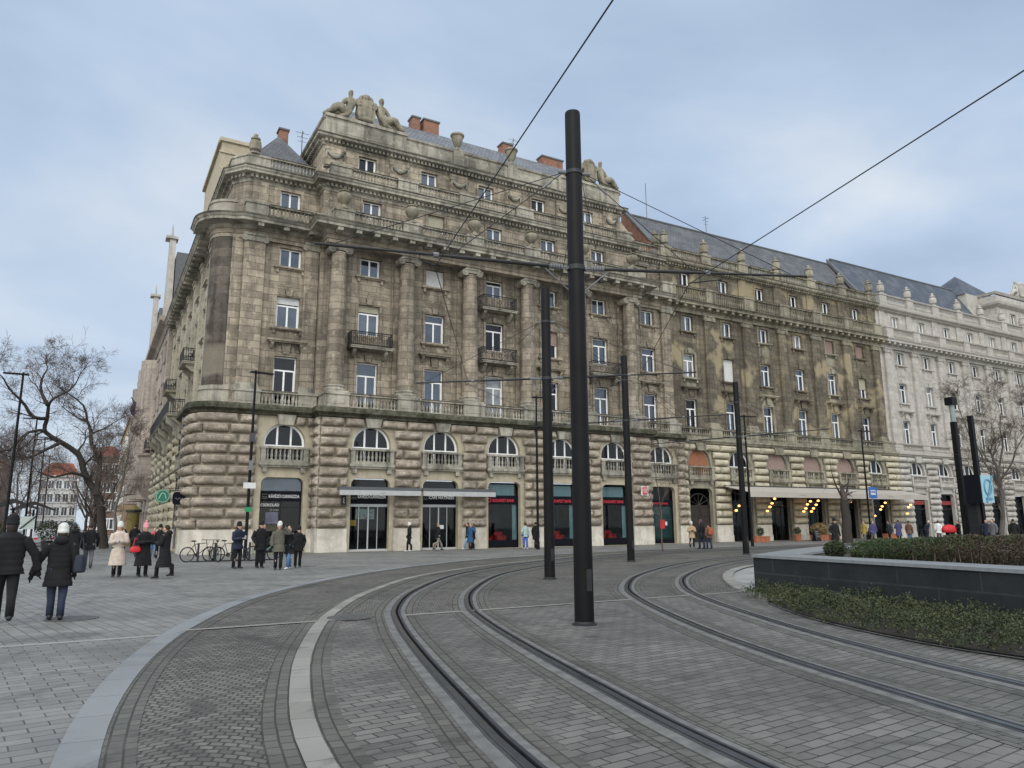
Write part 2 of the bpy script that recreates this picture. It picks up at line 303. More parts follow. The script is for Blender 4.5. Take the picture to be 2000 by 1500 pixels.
def win_meshes(w, h, kind, stn):
    k = (w, h, kind, stn.name)
    if k in WC: return WC[k]
    f = MB(); ringbars(f, w-.004, h-.004, .075, -.04, .04)
    if kind.startswith('tall'):
        tz = h*.70; f.box((-w/2+.075, -.035, tz), (w/2-.075, .035, tz+.10)); f.box((-.055, -.035, .075), (.055, .035, tz))
        if kind == 'tall3': f.box((-.03, -.03, tz+.1), (.03, .03, h-.075))
        for sx in (-1, 1): f.box((sx*(w/2-.11)-.03, -.03, .075), (sx*(w/2-.11)+.03, .03, tz))
    else:
        f.box((-.06, -.035, .075), (.06, .035, h-.075))
        for sx in (-1, 1): f.box((sx*(w/2-.1)-.03, -.03, .075), (sx*(w/2-.1)+.03, .03, h-.075))
    p_ = MB(); p_.box((-w/2+.06, .012, .06), (w/2-.06, .028, h-.06))
    s = MB(); W2 = w/2; y = -.26
    for sx in (-1, 1): a, b = sorted((sx*W2, sx*(W2+.17))); s.box((a, y-.06, 0), (b, y, h)); a, b = sorted((sx*(W2+.11), sx*(W2+.17))); s.box((a, y-.09, 0), (b, y-.06, h+.11))
    s.box((-W2-.17, y-.06, h), (W2+.17, y, h+.17)); s.box((-W2-.17, y-.09, h+.11), (W2+.17, y-.06, h+.17))
    if 'nosill' not in kind:
        s.box((-W2-.34, y-.24, -.13), (W2+.34, y+.2, 0)); s.box((-W2-.28, y-.16, -.19), (W2+.28, y, -.13))
        for sx in (-1, 1): s.box((sx*(W2+.1)-.09, y-.14, -.42), (sx*(W2+.1)+.09, y, -.19))
    if 'panel' in kind:
        s.box((-W2-.02, y-.03, -1.32), (W2+.02, y, -.5)); s.box((-W2+.12, y-.055, -1.2), (W2-.12, y-.03, -.62))
    if 'key' in kind:
        s.prism([(-.17, h+.02), (.17, h+.02), (.26, h+.52), (-.26, h+.52)], lambda q: (q[0], y, q[1]), lambda q: (q[0], y-.17, q[1]))
        for sx in (-1, 1): s.prism([(sx*.26, h+.17), (sx*.62, h+.17), (sx*.5, h+.36), (sx*.26, h+.46)], lambda q: (q[0], y, q[1]), lambda q: (q[0], y-.09, q[1]))
    if 'hood' in kind:
        s.prism([(-.2, h+.17), (.2, h+.17), (.3, h+.85), (-.3, h+.85)], lambda q: (q[0], y, q[1]), lambda q: (q[0], y-.16, q[1]))
        for sx in (-1, 1):
            s.prism([(0, h+.45), (-.1, h+.45), (-.34, h+.72), (-.34, h+.86), (0, h+.86)], lambda q, c=sx*(W2+.2)-.1: (c, y+q[0], q[1]), lambda q, c=sx*(W2+.2)+.1: (c, y+q[0], q[1]))
            s.prism([(sx*.34, h+.17), (sx*.7, h+.17), (sx*.55, h+.62), (sx*.34, h+.72)], lambda q: (q[0], y, q[1]), lambda q: (q[0], y-.07, q[1]))
        s.box((-W2-.42, y-.38, h+.86), (W2+.42, y, h+.95)); s.box((-W2-.5, y-.46, h+.95), (W2+.5, y, h+1.06))
    WC[k] = (f.mesh('window', M_white), {}, s.mesh('window_surround', stn), p_)
    return WC[k]
def put_window(B, F, s, n, z, w, h, kind, stn, pane=None, cover=None, label=None):
    fm, pm, sm, pmb = win_meshes(w, h, kind, stn); rz = 0 if F is FR else -pi/2
    o = link('window', fm, B, Vector(F(s, n-.26, z))-B.location, rz)
    pane = pane or G[R.choice((0, 0, 0, 0, 1, 1, 2, 3, 2))]
    if pane.name not in pm: pm[pane.name] = pmb.mesh('pane', pane)
    link('pane', pm[pane.name], o); link('surround', sm, o)
    if cover:
        mt, a, b = cover; k = ('cov', w, h, mt.name, a, b)
        if k not in WC:
            c = MB(); nsl = max(2, int((b-a)*h/.09))
            for i in range(nsl): z0 = a*h+(b-a)*h*i/nsl; z1 = a*h+(b-a)*h*(i+1)/nsl-.012; c.box((-w/2+.02, -.09, z0), (w/2-.02, -.055, z1))
            c.box((-w/2+.02, -.06, a*h), (w/2-.02, -.05, b*h-.02)); WC[k] = c.mesh('roller_shutter', mt)
        link('roller_shutter', WC[k], o)
    if label: o['label'] = label
    return o
def balusters(mb, F, s0, s1, n, z0, z1, sp=.24, r=.085, m=6):
    k = max(1, int(round((s1-s0)/sp))); h = z1-z0
    prof = [(.075, 0), (.075, .1), (.045, .14), (r, .3), (r*.9, .42), (.04, .62), (.035, .7), (.065, .78), (.045, .86), (.075, .9), (.075, 1)]
    for i in range(k): mb.lathe((s0+(i+.5)*(s1-s0)/k, n, z0), [(a, b*h) for a, b in prof], m, F)
def balustrade(B, F, s0, s1, n, z0, z1, stn, name='balustrade', d=.16):
    mb = MB(); mb.box((s0, n-d, z0), (s1, n+d, z0+.14), F); mb.box((s0, n-d-.02, z1-.14), (s1, n+d+.02, z1-.05), F); balusters(mb, F, s0, s1, n, z0+.14, z1-.14)
    mb.cur = 1; mb.box((s0, n-d-.05, z1-.05), (s1, n+d+.05, z1+.01), F)
    return mb.build(name, [stn, S_cope if stn is not S_whitet else stn], B)
def pedestal(B, F, s0, s1, n0, n1, z0, z1, stn):
    mb = MB(); mb.box((s0, n0, z0), (s1, n1, z1), F); mb.box((s0-.05, n0-.0, z1-.15), (s1+.05, n1+.07, z1+.01), F); mb.box((s0-.05, n0, z0), (s1+.05, n1+.06, z0+.16), F)
    mb.box((s0+.18, n1, z0+.28), (s1-.18, n1+.025, z1-.26), F); return mb.build('pedestal', stn, B)
def corn(B, path, prof, stn, blocks=None, name='cornice', extra=None):
    mb = MB(); sweep(mb, path, prof)
    if name == 'cornice' and stn is not S_whitet and stn is not S_pink:
        mo_ = max(q[0] for q in prof); zo = max(q[1] for q in prof if q[0] == mo_); mb.cur = 1; sweep(mb, path, [(mo_+.025, zo-.07), (mo_+.03, zo+.02), (-.2, prof[-1][1]+.03), (-.2, prof[-1][1]-.02)]); mb.cur = 0
    if blocks:                                     # (spacing, width, depth from path, z0, z1)
        sp_, w_, d0, d1, z0, z1 = blocks; P = [Vector((*p[:2], 0)) for p in path]
        for a, b in zip(P, P[1:]):
            l_ = (b-a).length
            if l_ < sp_*.8: continue
            t_ = (b-a).normalized(); o_ = Vector((t_.y, -t_.x, 0)); k = max(1, int(l_/sp_))
            for i in range(k):
                c = a+t_*((i+.5)*l_/k); q = [c+t_*u*w_/2+o_*v for u, v in ((-1, d0), (1, d0), (1, d1), (-1, d1))]
                mb.add([(p_.x, p_.y, z) for z in (z0, z1) for p_ in q], [(0, 1, 2, 3), (4, 5, 6, 7), (0, 1, 5, 4), (1, 2, 6, 5), (2, 3, 7, 6), (3, 0, 4, 7)])
    if extra: extra(mb)
    return mb.build(name, [stn, S_cope], B)
def rblock(mb, F, sa, sb, za, zb, n, bulge=.2, rough=1., seed=0, q=.2):
    bulge *= 1.6; g = .055; sa += g; sb -= g; za += g; zb -= g
    def smp(l_):
        e_ = [0, .02, .06, .13, .22]; e_ = [x*min(1, l_/.62) for x in e_]; k = max(1, int((l_-2*e_[-1])/q)); mid_ = [e_[-1]+(l_-2*e_[-1])*i/k for i in range(1, k)]
        return e_+mid_+[l_-x for x in e_[::-1]]
    us, vs = smp(sb-sa), smp(zb-za); r = min(.27, (zb-za)*.46); rows = []
    for v in vs:
        row = []
        for u in us:
            du = min(u, sb-sa-u); dv = min(v, zb-za-v); fu = math.sqrt(max(0, 1-(1-min(du/(r*1.15), 1))**2)); fv = math.sqrt(max(0, 1-(1-min(dv/r, 1))**2))
            h = bulge*fu*fv
            if rough: p_ = Vector((sa+u, (za+v), n*3+seed)); h += rough*1.25*(noise.noise(p_*2.1)*.08+noise.noise(p_*4.6)*.11+noise.noise(p_*9)*.06)*min(fu, fv)
            row.append(F(sa+u, n+h, za+v))
        rows.append(row)
    mb.rings(rows, False, False)
def arc_lim(z, c, R_, z0):                          # half width kept free round an arch
    return math.sqrt(max(0, R_*R_-(z-z0)**2)) if z > z0 else R_
NR = 11; ZB0, ZB1 = 1.45, 8.38
def base_bays(B, F, s0, s1, cs, nb, ng, stn, smooth_n, trim, rough=1., bulge=.2, ow=1.29, plinth=None, shop_top=4.55, skip_balc=()):
    """rusticated ground floor and mezzanine: bays at centres cs between s0 and s1"""
    plinth = plinth or S_plinth
    ops = [(c-ow, c+ow, .02, shop_top) for c in cs]+[(c-ow, c+ow, 5.3, 7.95) for c in cs]
    mb = MB(); wall(mb, F, nb-.12, s0, s1, 0, 8.6, ops, nb-.12-ng)
    for c in cs:                                    # arch spandrels
        for sx in (-1, 1):
            pts = [(c+sx*ow, 7.95), (c, 7.95)]+[(c+sx*ow*math.sin(a), 6.66+1.27*math.cos(a)) for a in [i*pi/2/10 for i in range(11)]]
            mb.prism(pts, lambda q: F(q[0], nb-.12, q[1]), lambda q: F(q[0], ng+.02, q[1]))
        for sx in (-1, 1):                          # rounded shop-opening corners
            pts = [(c+sx*ow, shop_top), (c+sx*(ow-.42), shop_top)]+[(c+sx*(ow-.42+.42*math.sin(a)), shop_top-.42+.42*math.cos(a)) for a in [i*pi/2/6 for i in range(7)]]
            mb.prism(pts, lambda q: F(q[0], nb-.125, q[1]), lambda q: F(q[0], ng+.02, q[1]))
    mb.build('ground_floor_wall', smooth_n, B)
    # piers
    edges = [s0]+[x for c in cs for x in (c-1.5, c+1.5)]+[s1]; dz = (ZB1-ZB0)/NR
    for i in range(0, len(edges), 2):
        a, b = edges[i], edges[i+1]
        if b-a < .2: continue
        mb = MB(); lc = cs[i//2-1] if i > 0 else None; rc = cs[i//2] if i//2 < len(cs) else None
        for k in range(NR):
            z0 = ZB0+k*dz; z1 = z0+dz; zm = z0+dz*.35; A, Bb = a, b
            if z0 > 6.3:
                if lc is not None: A = lc+max(.52, arc_lim(zm, 0, 1.62, 6.55)) if z1 < 8.2 else lc+.55
                if rc is not None: Bb = rc-max(.52, arc_lim(zm, 0, 1.62, 6.55)) if z1 < 8.2 else rc-.55
            wd = Bb-A; m_ = max(1, round(wd/1.7)); cut = [A+wd*j/m_ for j in range(m_+1)]
            if m_ == 1 and wd > 1.1 and k % 3 == 1 and rough: t_ = R.uniform(.3, .7); cut = [A, A+wd*t_, Bb]
            for j in range(1, len(cut)-1): cut[j] += R.uniform(-.2, .2)*(1 if k % 2 else -1)
            for p_, q_ in zip(cut, cut[1:]): rblock(mb, F, p_, q_, z0, z1, nb, bulge, rough, seed=k*3.3+i)
        mb.build('rusticated_pier', stn, B, smooth=True, recalc=False)
        mb = MB(); mb.box((a+.0, nb-.11, 0), (b-.0, nb+.13, .55), F); mb.box((a+.03, nb-.11, .55), (b-.03, nb+.09, ZB0-.03), F); mb.build('plinth', plinth, B)
    for j, c in enumerate(cs):
        mb = MB(); y0 = nb-.1
        mb.prism([(-.42, 7.78), (.42, 7.78), (.58, 8.42), (-.58, 8.42)], lambda q: F(c+q[0], y0, q[1]), lambda q: F(c+q[0], y0+.3, q[1])); mb.build('keystone', trim, B)
        # arched window
        f = MB(); outer = [(-1.27, 0)]+[(-1.27*math.cos(a), 1.36+1.27*math.sin(a)) for a in [i*pi/14 for i in range(15)]]+[(1.27, 0)]
        inner = [(-1.13, 0)]+[(-1.13*math.cos(a), 1.36+1.13*math.sin(a)) for a in [i*pi/14 for i in range(15)]]+[(1.13, 0)]
        rs = [[(x, y, z) for (x, z), y in ((o_, -.05), (o_, .05), (q, .05), (q, -.05))] for o_, q in zip(outer, inner)]; f.rings(rs)
        for sx in (-1, 1): f.box((sx*.42-.055, -.04, 0), (sx*.42+.055, .04, 2.4))
        f.box((-1.13, -.035, 0), (1.13, .035, .09)); f.box((-1.13, -.035, 1.2), (1.13, .035, 1.27))
        key = ('archwin',)
        if key not in WC:
            pn = MB(); pn.prism([(x*.93, z) for x, z in outer], lambda q: (q[0], .012, q[1]), lambda q: (q[0], .03, q[1])); WC[key] = (f.mesh('arched_window', M_white), pn.mesh('pane', G[1]))
        o = link('arched_window', WC[key][0], B, Vector(F(c, ng+.07, 5.3))-B.location, 0 if F is FR else -pi/2); link('pane', WC[key][1], o)
        if j in skip_balc: continue
        # little balcony of the mezzanine
        b_ = MB(); b_.box((c-1.5, nb-.12, 5.28), (c+1.5, nb+.22, 5.44), F); b_.box((c-1.42, nb-.12, 5.16), (c+1.42, nb+.14, 5.28), F)
        for sx in (-1, 1):
            b_.box((c+sx*1.15-.14, nb-.12, 4.86), (c+sx*1.15+.14, nb+.1, 5.16), F); b_.box((c+sx*1.29-.14, nb-.12, 5.44), (c+sx*1.29+.14, nb+.16, 6.3), F)
        b_.box((c-1.15, nb-.06, 5.44), (c+1.15, nb+.13, 5.62), F); b_.box((c-1.5, nb-.1, 6.3), (c+1.5, nb+.2, 6.43), F)
        balusters(b_, F, c-1.15, c+1.15, nb+.04, 5.62, 6.3, .26, .08); b_.build('mezzanine_balustrade', trim, B)
def capital(B, P, stn, r, wdt, F, s, n, z, vol=.25):
    mb = MB()
    mb.box((s-wdt, n-wdt*.9, z+.36), (s+wdt, n+wdt*.9, z+.52), F)
    for sx in (-1, 1):
        for yy in (n+wdt*.62, ):
            ring = []
            mb.tube([F(s+sx*wdt*.98, n-wdt*.75, z+.16), F(s+sx*wdt*.98, n+wdt*.82, z+.16)], vol, 14)
            mb.tube([F(s+sx*wdt*.98+vol*(1-.12*q)*math.cos(q*.8), n+wdt*.86, z+.16+vol*(1-.12*q)*math.sin(q*.8)) for q in [j*.55 for j in range(14)]], .045, 5)
    mb.box((s-wdt*.9, n-wdt*.7, z+.12), (s+wdt*.9, n+wdt*.78, z+.36), F)
    return mb.build('capital', stn, P, off=B.location)
def column(B, s, n, z0, z1, r, stn, stn2):
    F = FR; mb = MB(); H = z1-z0-.52-.1
    mb.lathe((s, n, z0), [(r*1.03, .55), (r*1.0, H*.35), (r*.95, H*.7), (r*.86, H), (r*.86, H+.02), (r*.92, H+.04), (r*.92, H+.12)], 24, F); o = mb.build('column', stn, B, smooth=40)
    m2 = MB(); m2.box((s-r*1.35, n-r*1.35, z0), (s+r*1.35, n+r*1.35, z0+.14), F); m2.lathe((s, n, z0), [(r*1.3, .14), (r*1.36, .22), (r*1.3, .3), (r*1.16, .34), (r*1.14, .4), (r*1.22, .45), (r*1.15, .52), (r*1.03, .56)], 24, F); m2.build('column_base', stn2, o, off=B.location)
    capital(B, o, stn2, r, r*1.02, F, s, n, z1-.52)
def pilaster(B, F, s, w, n0, n1, z0, z1, stn, stn2, cap=True):
    mb = MB(); mb.box((s-w/2, n0, z0), (s+w/2, n1, z1-.5), F); mb.box((s-w/2+.14, n1, z0+.9), (s+w/2-.14, n1+.02, z1-.75), F)
    o = mb.build('pilaster', stn, B); m2 = MB()
    m2.box((s-w/2-.12, n0, z0), (s+w/2+.12, n1+.13, z0+.2), F); m2.box((s-w/2-.07, n0, z0+.2), (s+w/2+.07, n1+.09, z0+.38), F); m2.box((s-w/2-.03, n0, z0+.38), (s+w/2+.03, n1+.04, z0+.5), F); m2.build('pilaster_base', stn2, o, off=B.location)
    m3 = MB(); m3.box((s-w/2-.1, n0, z1-.15), (s+w/2+.1, n1+.16, z1), F); m3.box((s-w/2-.02, n0, z1-.5), (s+w/2+.02, n1+.08, z1-.15), F)
    if cap:
        for sx in (-1, 1): m3.tube([F(s+sx*w/2, n1-.05, z1-.36), F(s+sx*w/2, n1+.14, z1-.36)], .21, 12); m3.tube([F(s+sx*w/2, n1+.14, z1-.36), F(s+sx*w/2, n1+.18, z1-.36)], .09, 8)
    m3.build('capital', stn2, o, off=B.location)
def urn(B, x, y, z, h, stn, kind=0):
    key = ('urn', h, kind, stn.name)
    if key not in WC:
        mb = MB(); pr = [[(.30, 0), (.30, .1), (.14, .16), (.10, .26), (.2, .34), (.36, .5), (.40, .68), (.33, .8), (.2, .86), (.3, .9), (.3, .94), (.12, .97), (.08, 1.0)],
                        [(.2, 0), (.2, .08), (.12, .14), (.28, .3), (.42, .62), (.46, .84), (.55, .9), (.55, 1.0)],
                        [(.26, 0), (.26, .08), (.16, .12), (.30, .2), (.34, .42), (.30, .6), (.16, .66), (.26, .7), (.26, .76), (.12, .8), (.1, .86), (.13, .92), (.04, 1.0)]][kind]
        mb.lathe((0, 0, 0), [(a*h*(.8 if kind else .9), b*h) for a, b in pr], 14); WC[key] = mb.mesh('urn', stn, smooth=40)
    return link('urn', WC[key], B, Vector((x, y, z))-B.location)
def iron_balcony(B, F, s, n, z, w, d=.85, stn=None, name='balcony'):
    mb = MB(); mb.box((s-w/2, n, z-.16), (s+w/2, n+d, z), F); mb.box((s-w/2-.05, n, z-.05), (s+w/2+.05, n+d+.05, z-.001), F)
    for sx in (-1, 1):
        c = s+sx*(w/2-.35); mb.prism([(0, -.16), (0, -.75), (.25, -.7), (.7, -.35), (.7, -.16)], lambda q: F(c-.11, n+q[0], z+q[1]), lambda q: F(c+.11, n+q[0], z+q[1]))
    o = mb.build(name, stn, B); r_ = MB(); e_ = .04
    P = [(s-w/2+e_, n), (s-w/2+e_, n+d-e_), (s+w/2-e_, n+d-e_), (s+w/2-e_, n)]
    for hh, t in ((.95, .035), (.1, .026), (.82, .02)): r_.tube([F(a, b, z+hh) for a, b in P], t, 4)
    for (a, b), (c, d_) in zip(P, P[1:]):
        l_ = math.hypot(c-a, d_-b); k = int(l_/.13)
        for i in range(k+1): x, y = a+(c-a)*i/k, b+(d_-b)*i/k; r_.tube([F(x, y, z), F(x, y, z+.95)], .019, 4, False)
        for i in range(int(l_/.52)):                # scroll rosettes
            t = (i+.5)/int(l_/.52); x, y = a+(c-a)*t, b+(d_-b)*t
            r_.tube([F(x+(c-a)/l_*.12*math.cos(q), y+(d_-b)/l_*.12*math.cos(q), z+.45+.16*math.sin(q)) for q in [j*pi/4 for j in range(9)]], .024, 3, False)
    r_.build('railing', M_iron, o, off=B.location); return o
# ---------------------------------------------------------------- corner building
CB = thing('corner_building', 'large brown stone corner building with columns, statue groups and rough rusticated ground floor', 'building', (10.7, 6, 0))
cc = [.98+4.9*i-.02*i for i in range(5)]            # bays of the columned centre
cc = [.98, 5.86, 10.74, 15.62, 20.5]
CL, CR = -2.45, 23.9
cols = [-1.45, 3.42, 8.3, 13.18, 18.06, 22.94]
# ground floor and mezzanine
base_bays(CB, FR, CL, CR, cc, 1.85, 1.35, S_rust, S_plast, S_light)
base_bays(CB, FR, -5.95, CL, [-4.3], .8, .3, S_rust, S_plast, S_light)
base_bays(CB, FR, CR, 28.55, [26.1], .8, .3, S_rust, S_plast, S_light)
for x_, sg in ((CL, -1), (CR, 1)):                 # returns where the centre steps forward
    FX = lambda s, n, z: (x_+sg*(n-.0), s, z)
    mb = MB(); dz = (ZB1-ZB0)/NR
    for k in range(NR): rblock(mb, FX, -1.93, -.82, ZB0+k*dz, ZB0+(k+1)*dz, .0, .16, 1, seed=k*5.1)
    mb.build('rusticated_pier', S_rust, CB, smooth=True, recalc=False)
    mb = MB(); a, b = sorted((x_, x_+sg*.06)); mb.box((a, -1.97, 0), (b, -.7, ZB0-.03)); mb.box((min(x_-.02, x_), -1.8, 0), (x_+.02, -.7, 8.6)); mb.build('plinth', S_plinth, CB)
# rounded corner, wrapped from the front into the side street
cx_, cy_, rr_ = -8.2, .6, 1.4
def FC(s, n, z):                                   # s: distance from the side bay towards the corner and on into the side street
    nn = n-.8
    if s < 2.25: return (-5.95-s, -.8-nn, z)
    a = (s-2.25)/rr_
    if a < pi/2: return (cx_-(rr_+nn)*math.sin(a), cy_-(rr_+nn)*math.cos(a), z)
    return (cx_-rr_-nn, cy_+(s-2.25-rr_*pi/2), z)
mb = MB(); pl = MB(); dz = (ZB1-ZB0)/NR; L0 = 2.25+rr_*pi/2
for k in range(NR):
    cut = [0, 1.35+(.3 if k % 2 else -.2), 3.35+(.25 if k % 3 else -.2), L0+.2, L0+1.5, L0+2.6]
    for a, b in zip(cut, cut[1:]): rblock(mb, FC, a, b, ZB0+k*dz, ZB0+(k+1)*dz, .8, .2, 1, seed=k*7.7)
mb.build('rusticated_pier', S_rust, CB, smooth=True, recalc=False)
rs = []
for n_, z0, z1 in ((.93, 0, .55), (.89, .55, ZB0-.03)):
    ss_ = [0, 1, 2.25]+[2.25+rr_*pi/2*i/6 for i in range(1, 7)]+[L0+2.6]
    pl.rings([[FC(s_, .5, z0), FC(s_, n_, z0), FC(s_, n_, z1), FC(s_, .5, z1)] for s_ in ss_])
pl.build('plinth', S_plinth, CB)
bk = MB(); bk.rings([[FC(s_, .69, 0), FC(s_, .69, 8.6)] for s_ in [0, 1, 2.25]+[2.25+rr_*pi/2*i/6 for i in range(1, 7)]+[L0+2.6]], False, False); bk.build('ground_floor_wall', S_plast, CB)
side_c = [6.0, 10.4, 14.8, 19.2, 23.6, 27.2]
base_bays(CB, FS, L0+.36, 29.6, [x for x in side_c], .9, .4, S_midb, S_plast, S_midl, .6)
arcp = lambda cx, cy, r, a0, a1, k: [(cx+r*math.cos(a0+(a1-a0)*i/k), cy+r*math.sin(a0+(a1-a0)*i/k)) for i in range(k+1)]
led = [(-9.6, 29.6)]+arcp(cx_, cy_, rr_, pi, 1.5*pi, 8)+[(CL, -.8), (CL, -1.95), (CR, -1.95), (CR, -.8), (28.55, -.8)]
corn(CB, led, [(-1.2, 8.36), (.12, 8.36), (.16, 8.46), (.3, 8.54), (.42, 8.6), (.42, 8.8), (.38, 8.95), (-1.2, 8.99)], S_moss, name='string_course')
dk = MB(); dk.box((CL, .2, 8.9), (CR, 1.9, 8.97), FR); dk.box((-8.6, -.6, 8.9), (CL, .75, 8.97), FR); dk.box((CR, -.6, 8.9), (28.5, .75, 8.97), FR); dk.build('terrace', S_light, CB)
# upper walls
rowz = [(9.25, 3.15, 1.46, 'tall_hood_nosill'), (14.32, 2.1, 1.52, 'tall_key_panel_hoodless'), (18.45, 1.32, 1.44, 'low_panel')]
mb = MB(); ops = [(c-w/2, c+w/2, z, z+h) for c in cc for z, h, w, k in rowz]
for i_, zz in ((0, 13.3), (2, 13.3), (2, 17.35), (4, 13.3)):
    pass
wall(mb, FR, .26, CL, CR, 8.95, 20.8, ops)
for x in (CL, CR): mb.add([(x, -.26, 8.95), (x, .6, 8.95), (x, .6, 20.8), (x, -.26, 20.8)], [(0, 1, 2, 3)])
for s_ in cols: mb.box((s_-.72, .2, 8.95), (s_+.72, .46, 20.0), FR)
mb.build('wall', S_brown, CB)
for a, b, cl in ((-8.0, CL, [-4.3]), (CR, 28.55, [26.1])):
    mb = MB(); wall(mb, FR, -.4, a, b, 8.95, 20.8, [(c-w/2, c+w/2, z, z+h) for c in cl for z, h, w, k in rowz]); mb.build('wall', S_brown, CB)
door = {(0, 1), (2, 1), (4, 1), (2, 2)}             # bays whose window opens on an iron balcony
for bi, c in enumerate([-4.3]+cc+[26.1]):
    n_ = .26 if 0 < bi < 6 else -.4
    for ri, (z, h, w, k) in enumerate(rowz):
        k2 = k.replace('hoodless', ''); cover = None
        if ri == 0 and bi in (1, 3, 5): k2 = 'tall_key_nosill'
        if (bi-1, ri) in door: k2 = 'tall_key_nosill'
        if bi == 2 and ri == 2: cover = (M_stone_shade, 0, 1)
        if ri == 1 and bi in (0, 1): cover = (M_beige if bi else M_stone_shade, .78, 1)
        if ri == 1 and bi == 3: cover = None
        if ri == 1 and bi == 4: cover = (M_pinksh, .5, 1)
        put_window(CB, FR, c, n_, z, w, h, k2, S_brown, cover=cover)
for bi, ri in door:
    iron_balcony(CB, FR, cc[bi], .26, (13.35, 17.35)[ri-1], 2.9, .95, S_light)
    if (bi, ri) != (4, 1) and ri == 1: continue
for s_ in cols:
    column(CB, s_, 1.05, 9.95, 20.0, .57, S_brown, S_light); pedestal(CB, FR, s_-.8, s_+.8, .26, 1.88, 8.95, 9.96, S_light)
for a, b in zip(cols, cols[1:]): balustrade(CB, FR, a+.8, b-.8, 1.62, 8.95, 9.96, S_light)
for s_, w_ in ((-6.65, 1.3), (-2.95, .9), (24.45, .9), (28.0, 1.0)):
    pilaster(CB, FR, s_, w_, -.45, -.12, 9.95, 20.3, S_brown, S_light); pedestal(CB, FR, s_-w_/2-.12, s_+w_/2+.12, -.45, .45, 8.95, 9.96, S_light)
balustrade(CB, FR, -5.85, -3.5, .28, 8.95, 9.96, S_light); balustrade(CB, FR, 25.0, 27.4, .28, 8.95, 9.96, S_light)
# round corner turret
mb = MB(); tx, ty, tr = -7.85, 1.75, 1.25
mb.rings([[(tx+tr*math.cos(a), ty+tr*math.sin(a), z) for a in [pi*.9+pi*.75*i/14 for i in range(15)]] for z in (8.95, 10.2, 20.8)], False, False)
mb.build('corner_turret', S_black, CB, smooth=True)
mb = MB(); mb.rings([[(tx+(tr+.12)*math.cos(a), ty+(tr+.12)*math.sin(a), z) for a in [pi*.9+pi*.75*i/14 for i in range(15)]] for z in (8.95, 10.2)], False, False); mb.rings([[(tx+(tr+.2)*math.cos(a), ty+(tr+.2)*math.sin(a), z) for a in [pi*.9+pi*.75*i/14 for i in range(15)]] for z in (9.95, 10.2, 10.21)], False, False)
mb.build('turret_base', S_light, CB, smooth=30)
# side street wall
mb = MB(); srow = [(9.0, 3.1, 1.4, 'tall_key_nosill'), (14.3, 2.1, 1.4, 'tall_key_panel'), (18.45, 1.3, 1.4, 'low_panel')]
wall(mb, FS, 0, 2.3, 29.6, 8.95, 20.9, [(c-w/2, c+w/2, z, z+h) for c in side_c for z, h, w, k in srow])
mb.box((29.5, -14, 0), (29.6, 0, 20.9), FS); mb.build('wall', S_cream, CB)
for c in side_c:
    for z, h, w, k in srow: put_window(CB, FS, c, 0, z, w, h, k, S_cream)
for s_ in (3.6, 8.2, 12.6, 17.0, 21.4, 25.6, 28.9): pilaster(CB, FS, s_, .9, 0, .18, 9.0, 20.3, S_cream, S_cream, cap=False)
iron_balcony(CB, FS, 10.4, 0, 13.3, 2.9, .95, S_cream); iron_balcony(CB, FS, 23.6, 0, 13.3, 3.2, 1.0, S_cream)
ob = iron_balcony(CB, FS, 14.4, .9, 9.0, 17.6, 1.0, S_light, name='long_balcony')
for i in range(6):
    mb = MB(); c = 6.3+i*3.3; mb.prism([(0, 8.85), (0, 7.3), (.3, 7.4), (.55, 8.1), (1.0, 8.4), (1.0, 8.85)], lambda q: FS(c-.25, .9+q[0], q[1]), lambda q: FS(c+.25, .9+q[0], q[1])); mb.build('balcony_console', S_light, CB)
# entablatures
tur = arcp(tx, ty, tr+.05, pi, 1.5*pi, 8)
P1 = [(XS, 29.6), (XS, 2.5), (tx-tr-.05, 2.5)]+tur+[(-7.3, .12), (CL, .12), (CL, -1.66), (CR, -1.66), (CR, .12), (28.6, .12)]
corn(CB, P1, [(-.6, 19.98), (.0, 19.98), (.0, 20.22), (.04, 20.24), (.04, 20.5), (.12, 20.54), (.12, 20.62), (-.6, 20.62)], S_brown, name='architrave')
corn(CB, P1, [(-.6, 20.6), (.08, 20.6), (.2, 20.78), (.95, 20.82), (.95, 20.98), (1.02, 21.05), (1.1, 21.18), (1.1, 21.24), (-.6, 21.32)], S_light, (1.22, .36, .1, .88, 20.58, 20.83))
corn(CB, P1, [(-.8, 20.2), (-.2, 20.2), (-.2, 20.95), (-.8, 20.95)], S_brown, name='frieze')
def para(path_s, n, z0, z1, ped, stn, pw=1.3):     # balustrade between pedestals centred at ped
    ped = sorted(ped)
    for s_ in ped: pedestal(CB, FR, s_-pw/2, s_+pw/2, n-.3, n+.22, z0, z1, stn)
    for a, b in zip(ped, ped[1:]):
        if b-a > pw+.4: balustrade(CB, FR, a+pw/2, b-pw/2, n, z0, z1, stn, d=.13)
para(0, 1.75, 21.24, 22.34, cols, S_light, 1.35)
for s_ in (cols[0], cols[-1]):
    x = CL+.15 if s_ < 0 else CR-.15; mb = MB(); mb.box((x-.15, -1.45, 21.24), (x+.15, .3, 22.34)); mb.build('parapet', S_light, CB)
for s_ in cols: urn(CB, s_, -1.75, 22.35, 1.4, S_stat, 0)
pedestal(CB, FR, -7.4, -6.0, -.4, .25, 21.24, 22.4, S_light); balustrade(CB, FR, -6.0, -3.0, 0, 21.24, 22.4, S_light); pedestal(CB, FR, -3.0, -2.5, -.4, .25, 21.24, 22.4, S_light)
pedestal(CB, FR, 24.0, 24.7, -.4, .25, 21.24, 22.5, S_light); balustrade(CB, FR, 24.7, 27.5, 0, 21.24, 22.5, S_light); pedestal(CB, FR, 27.5, 28.6, -.4, .25, 21.24, 22.5, S_light)
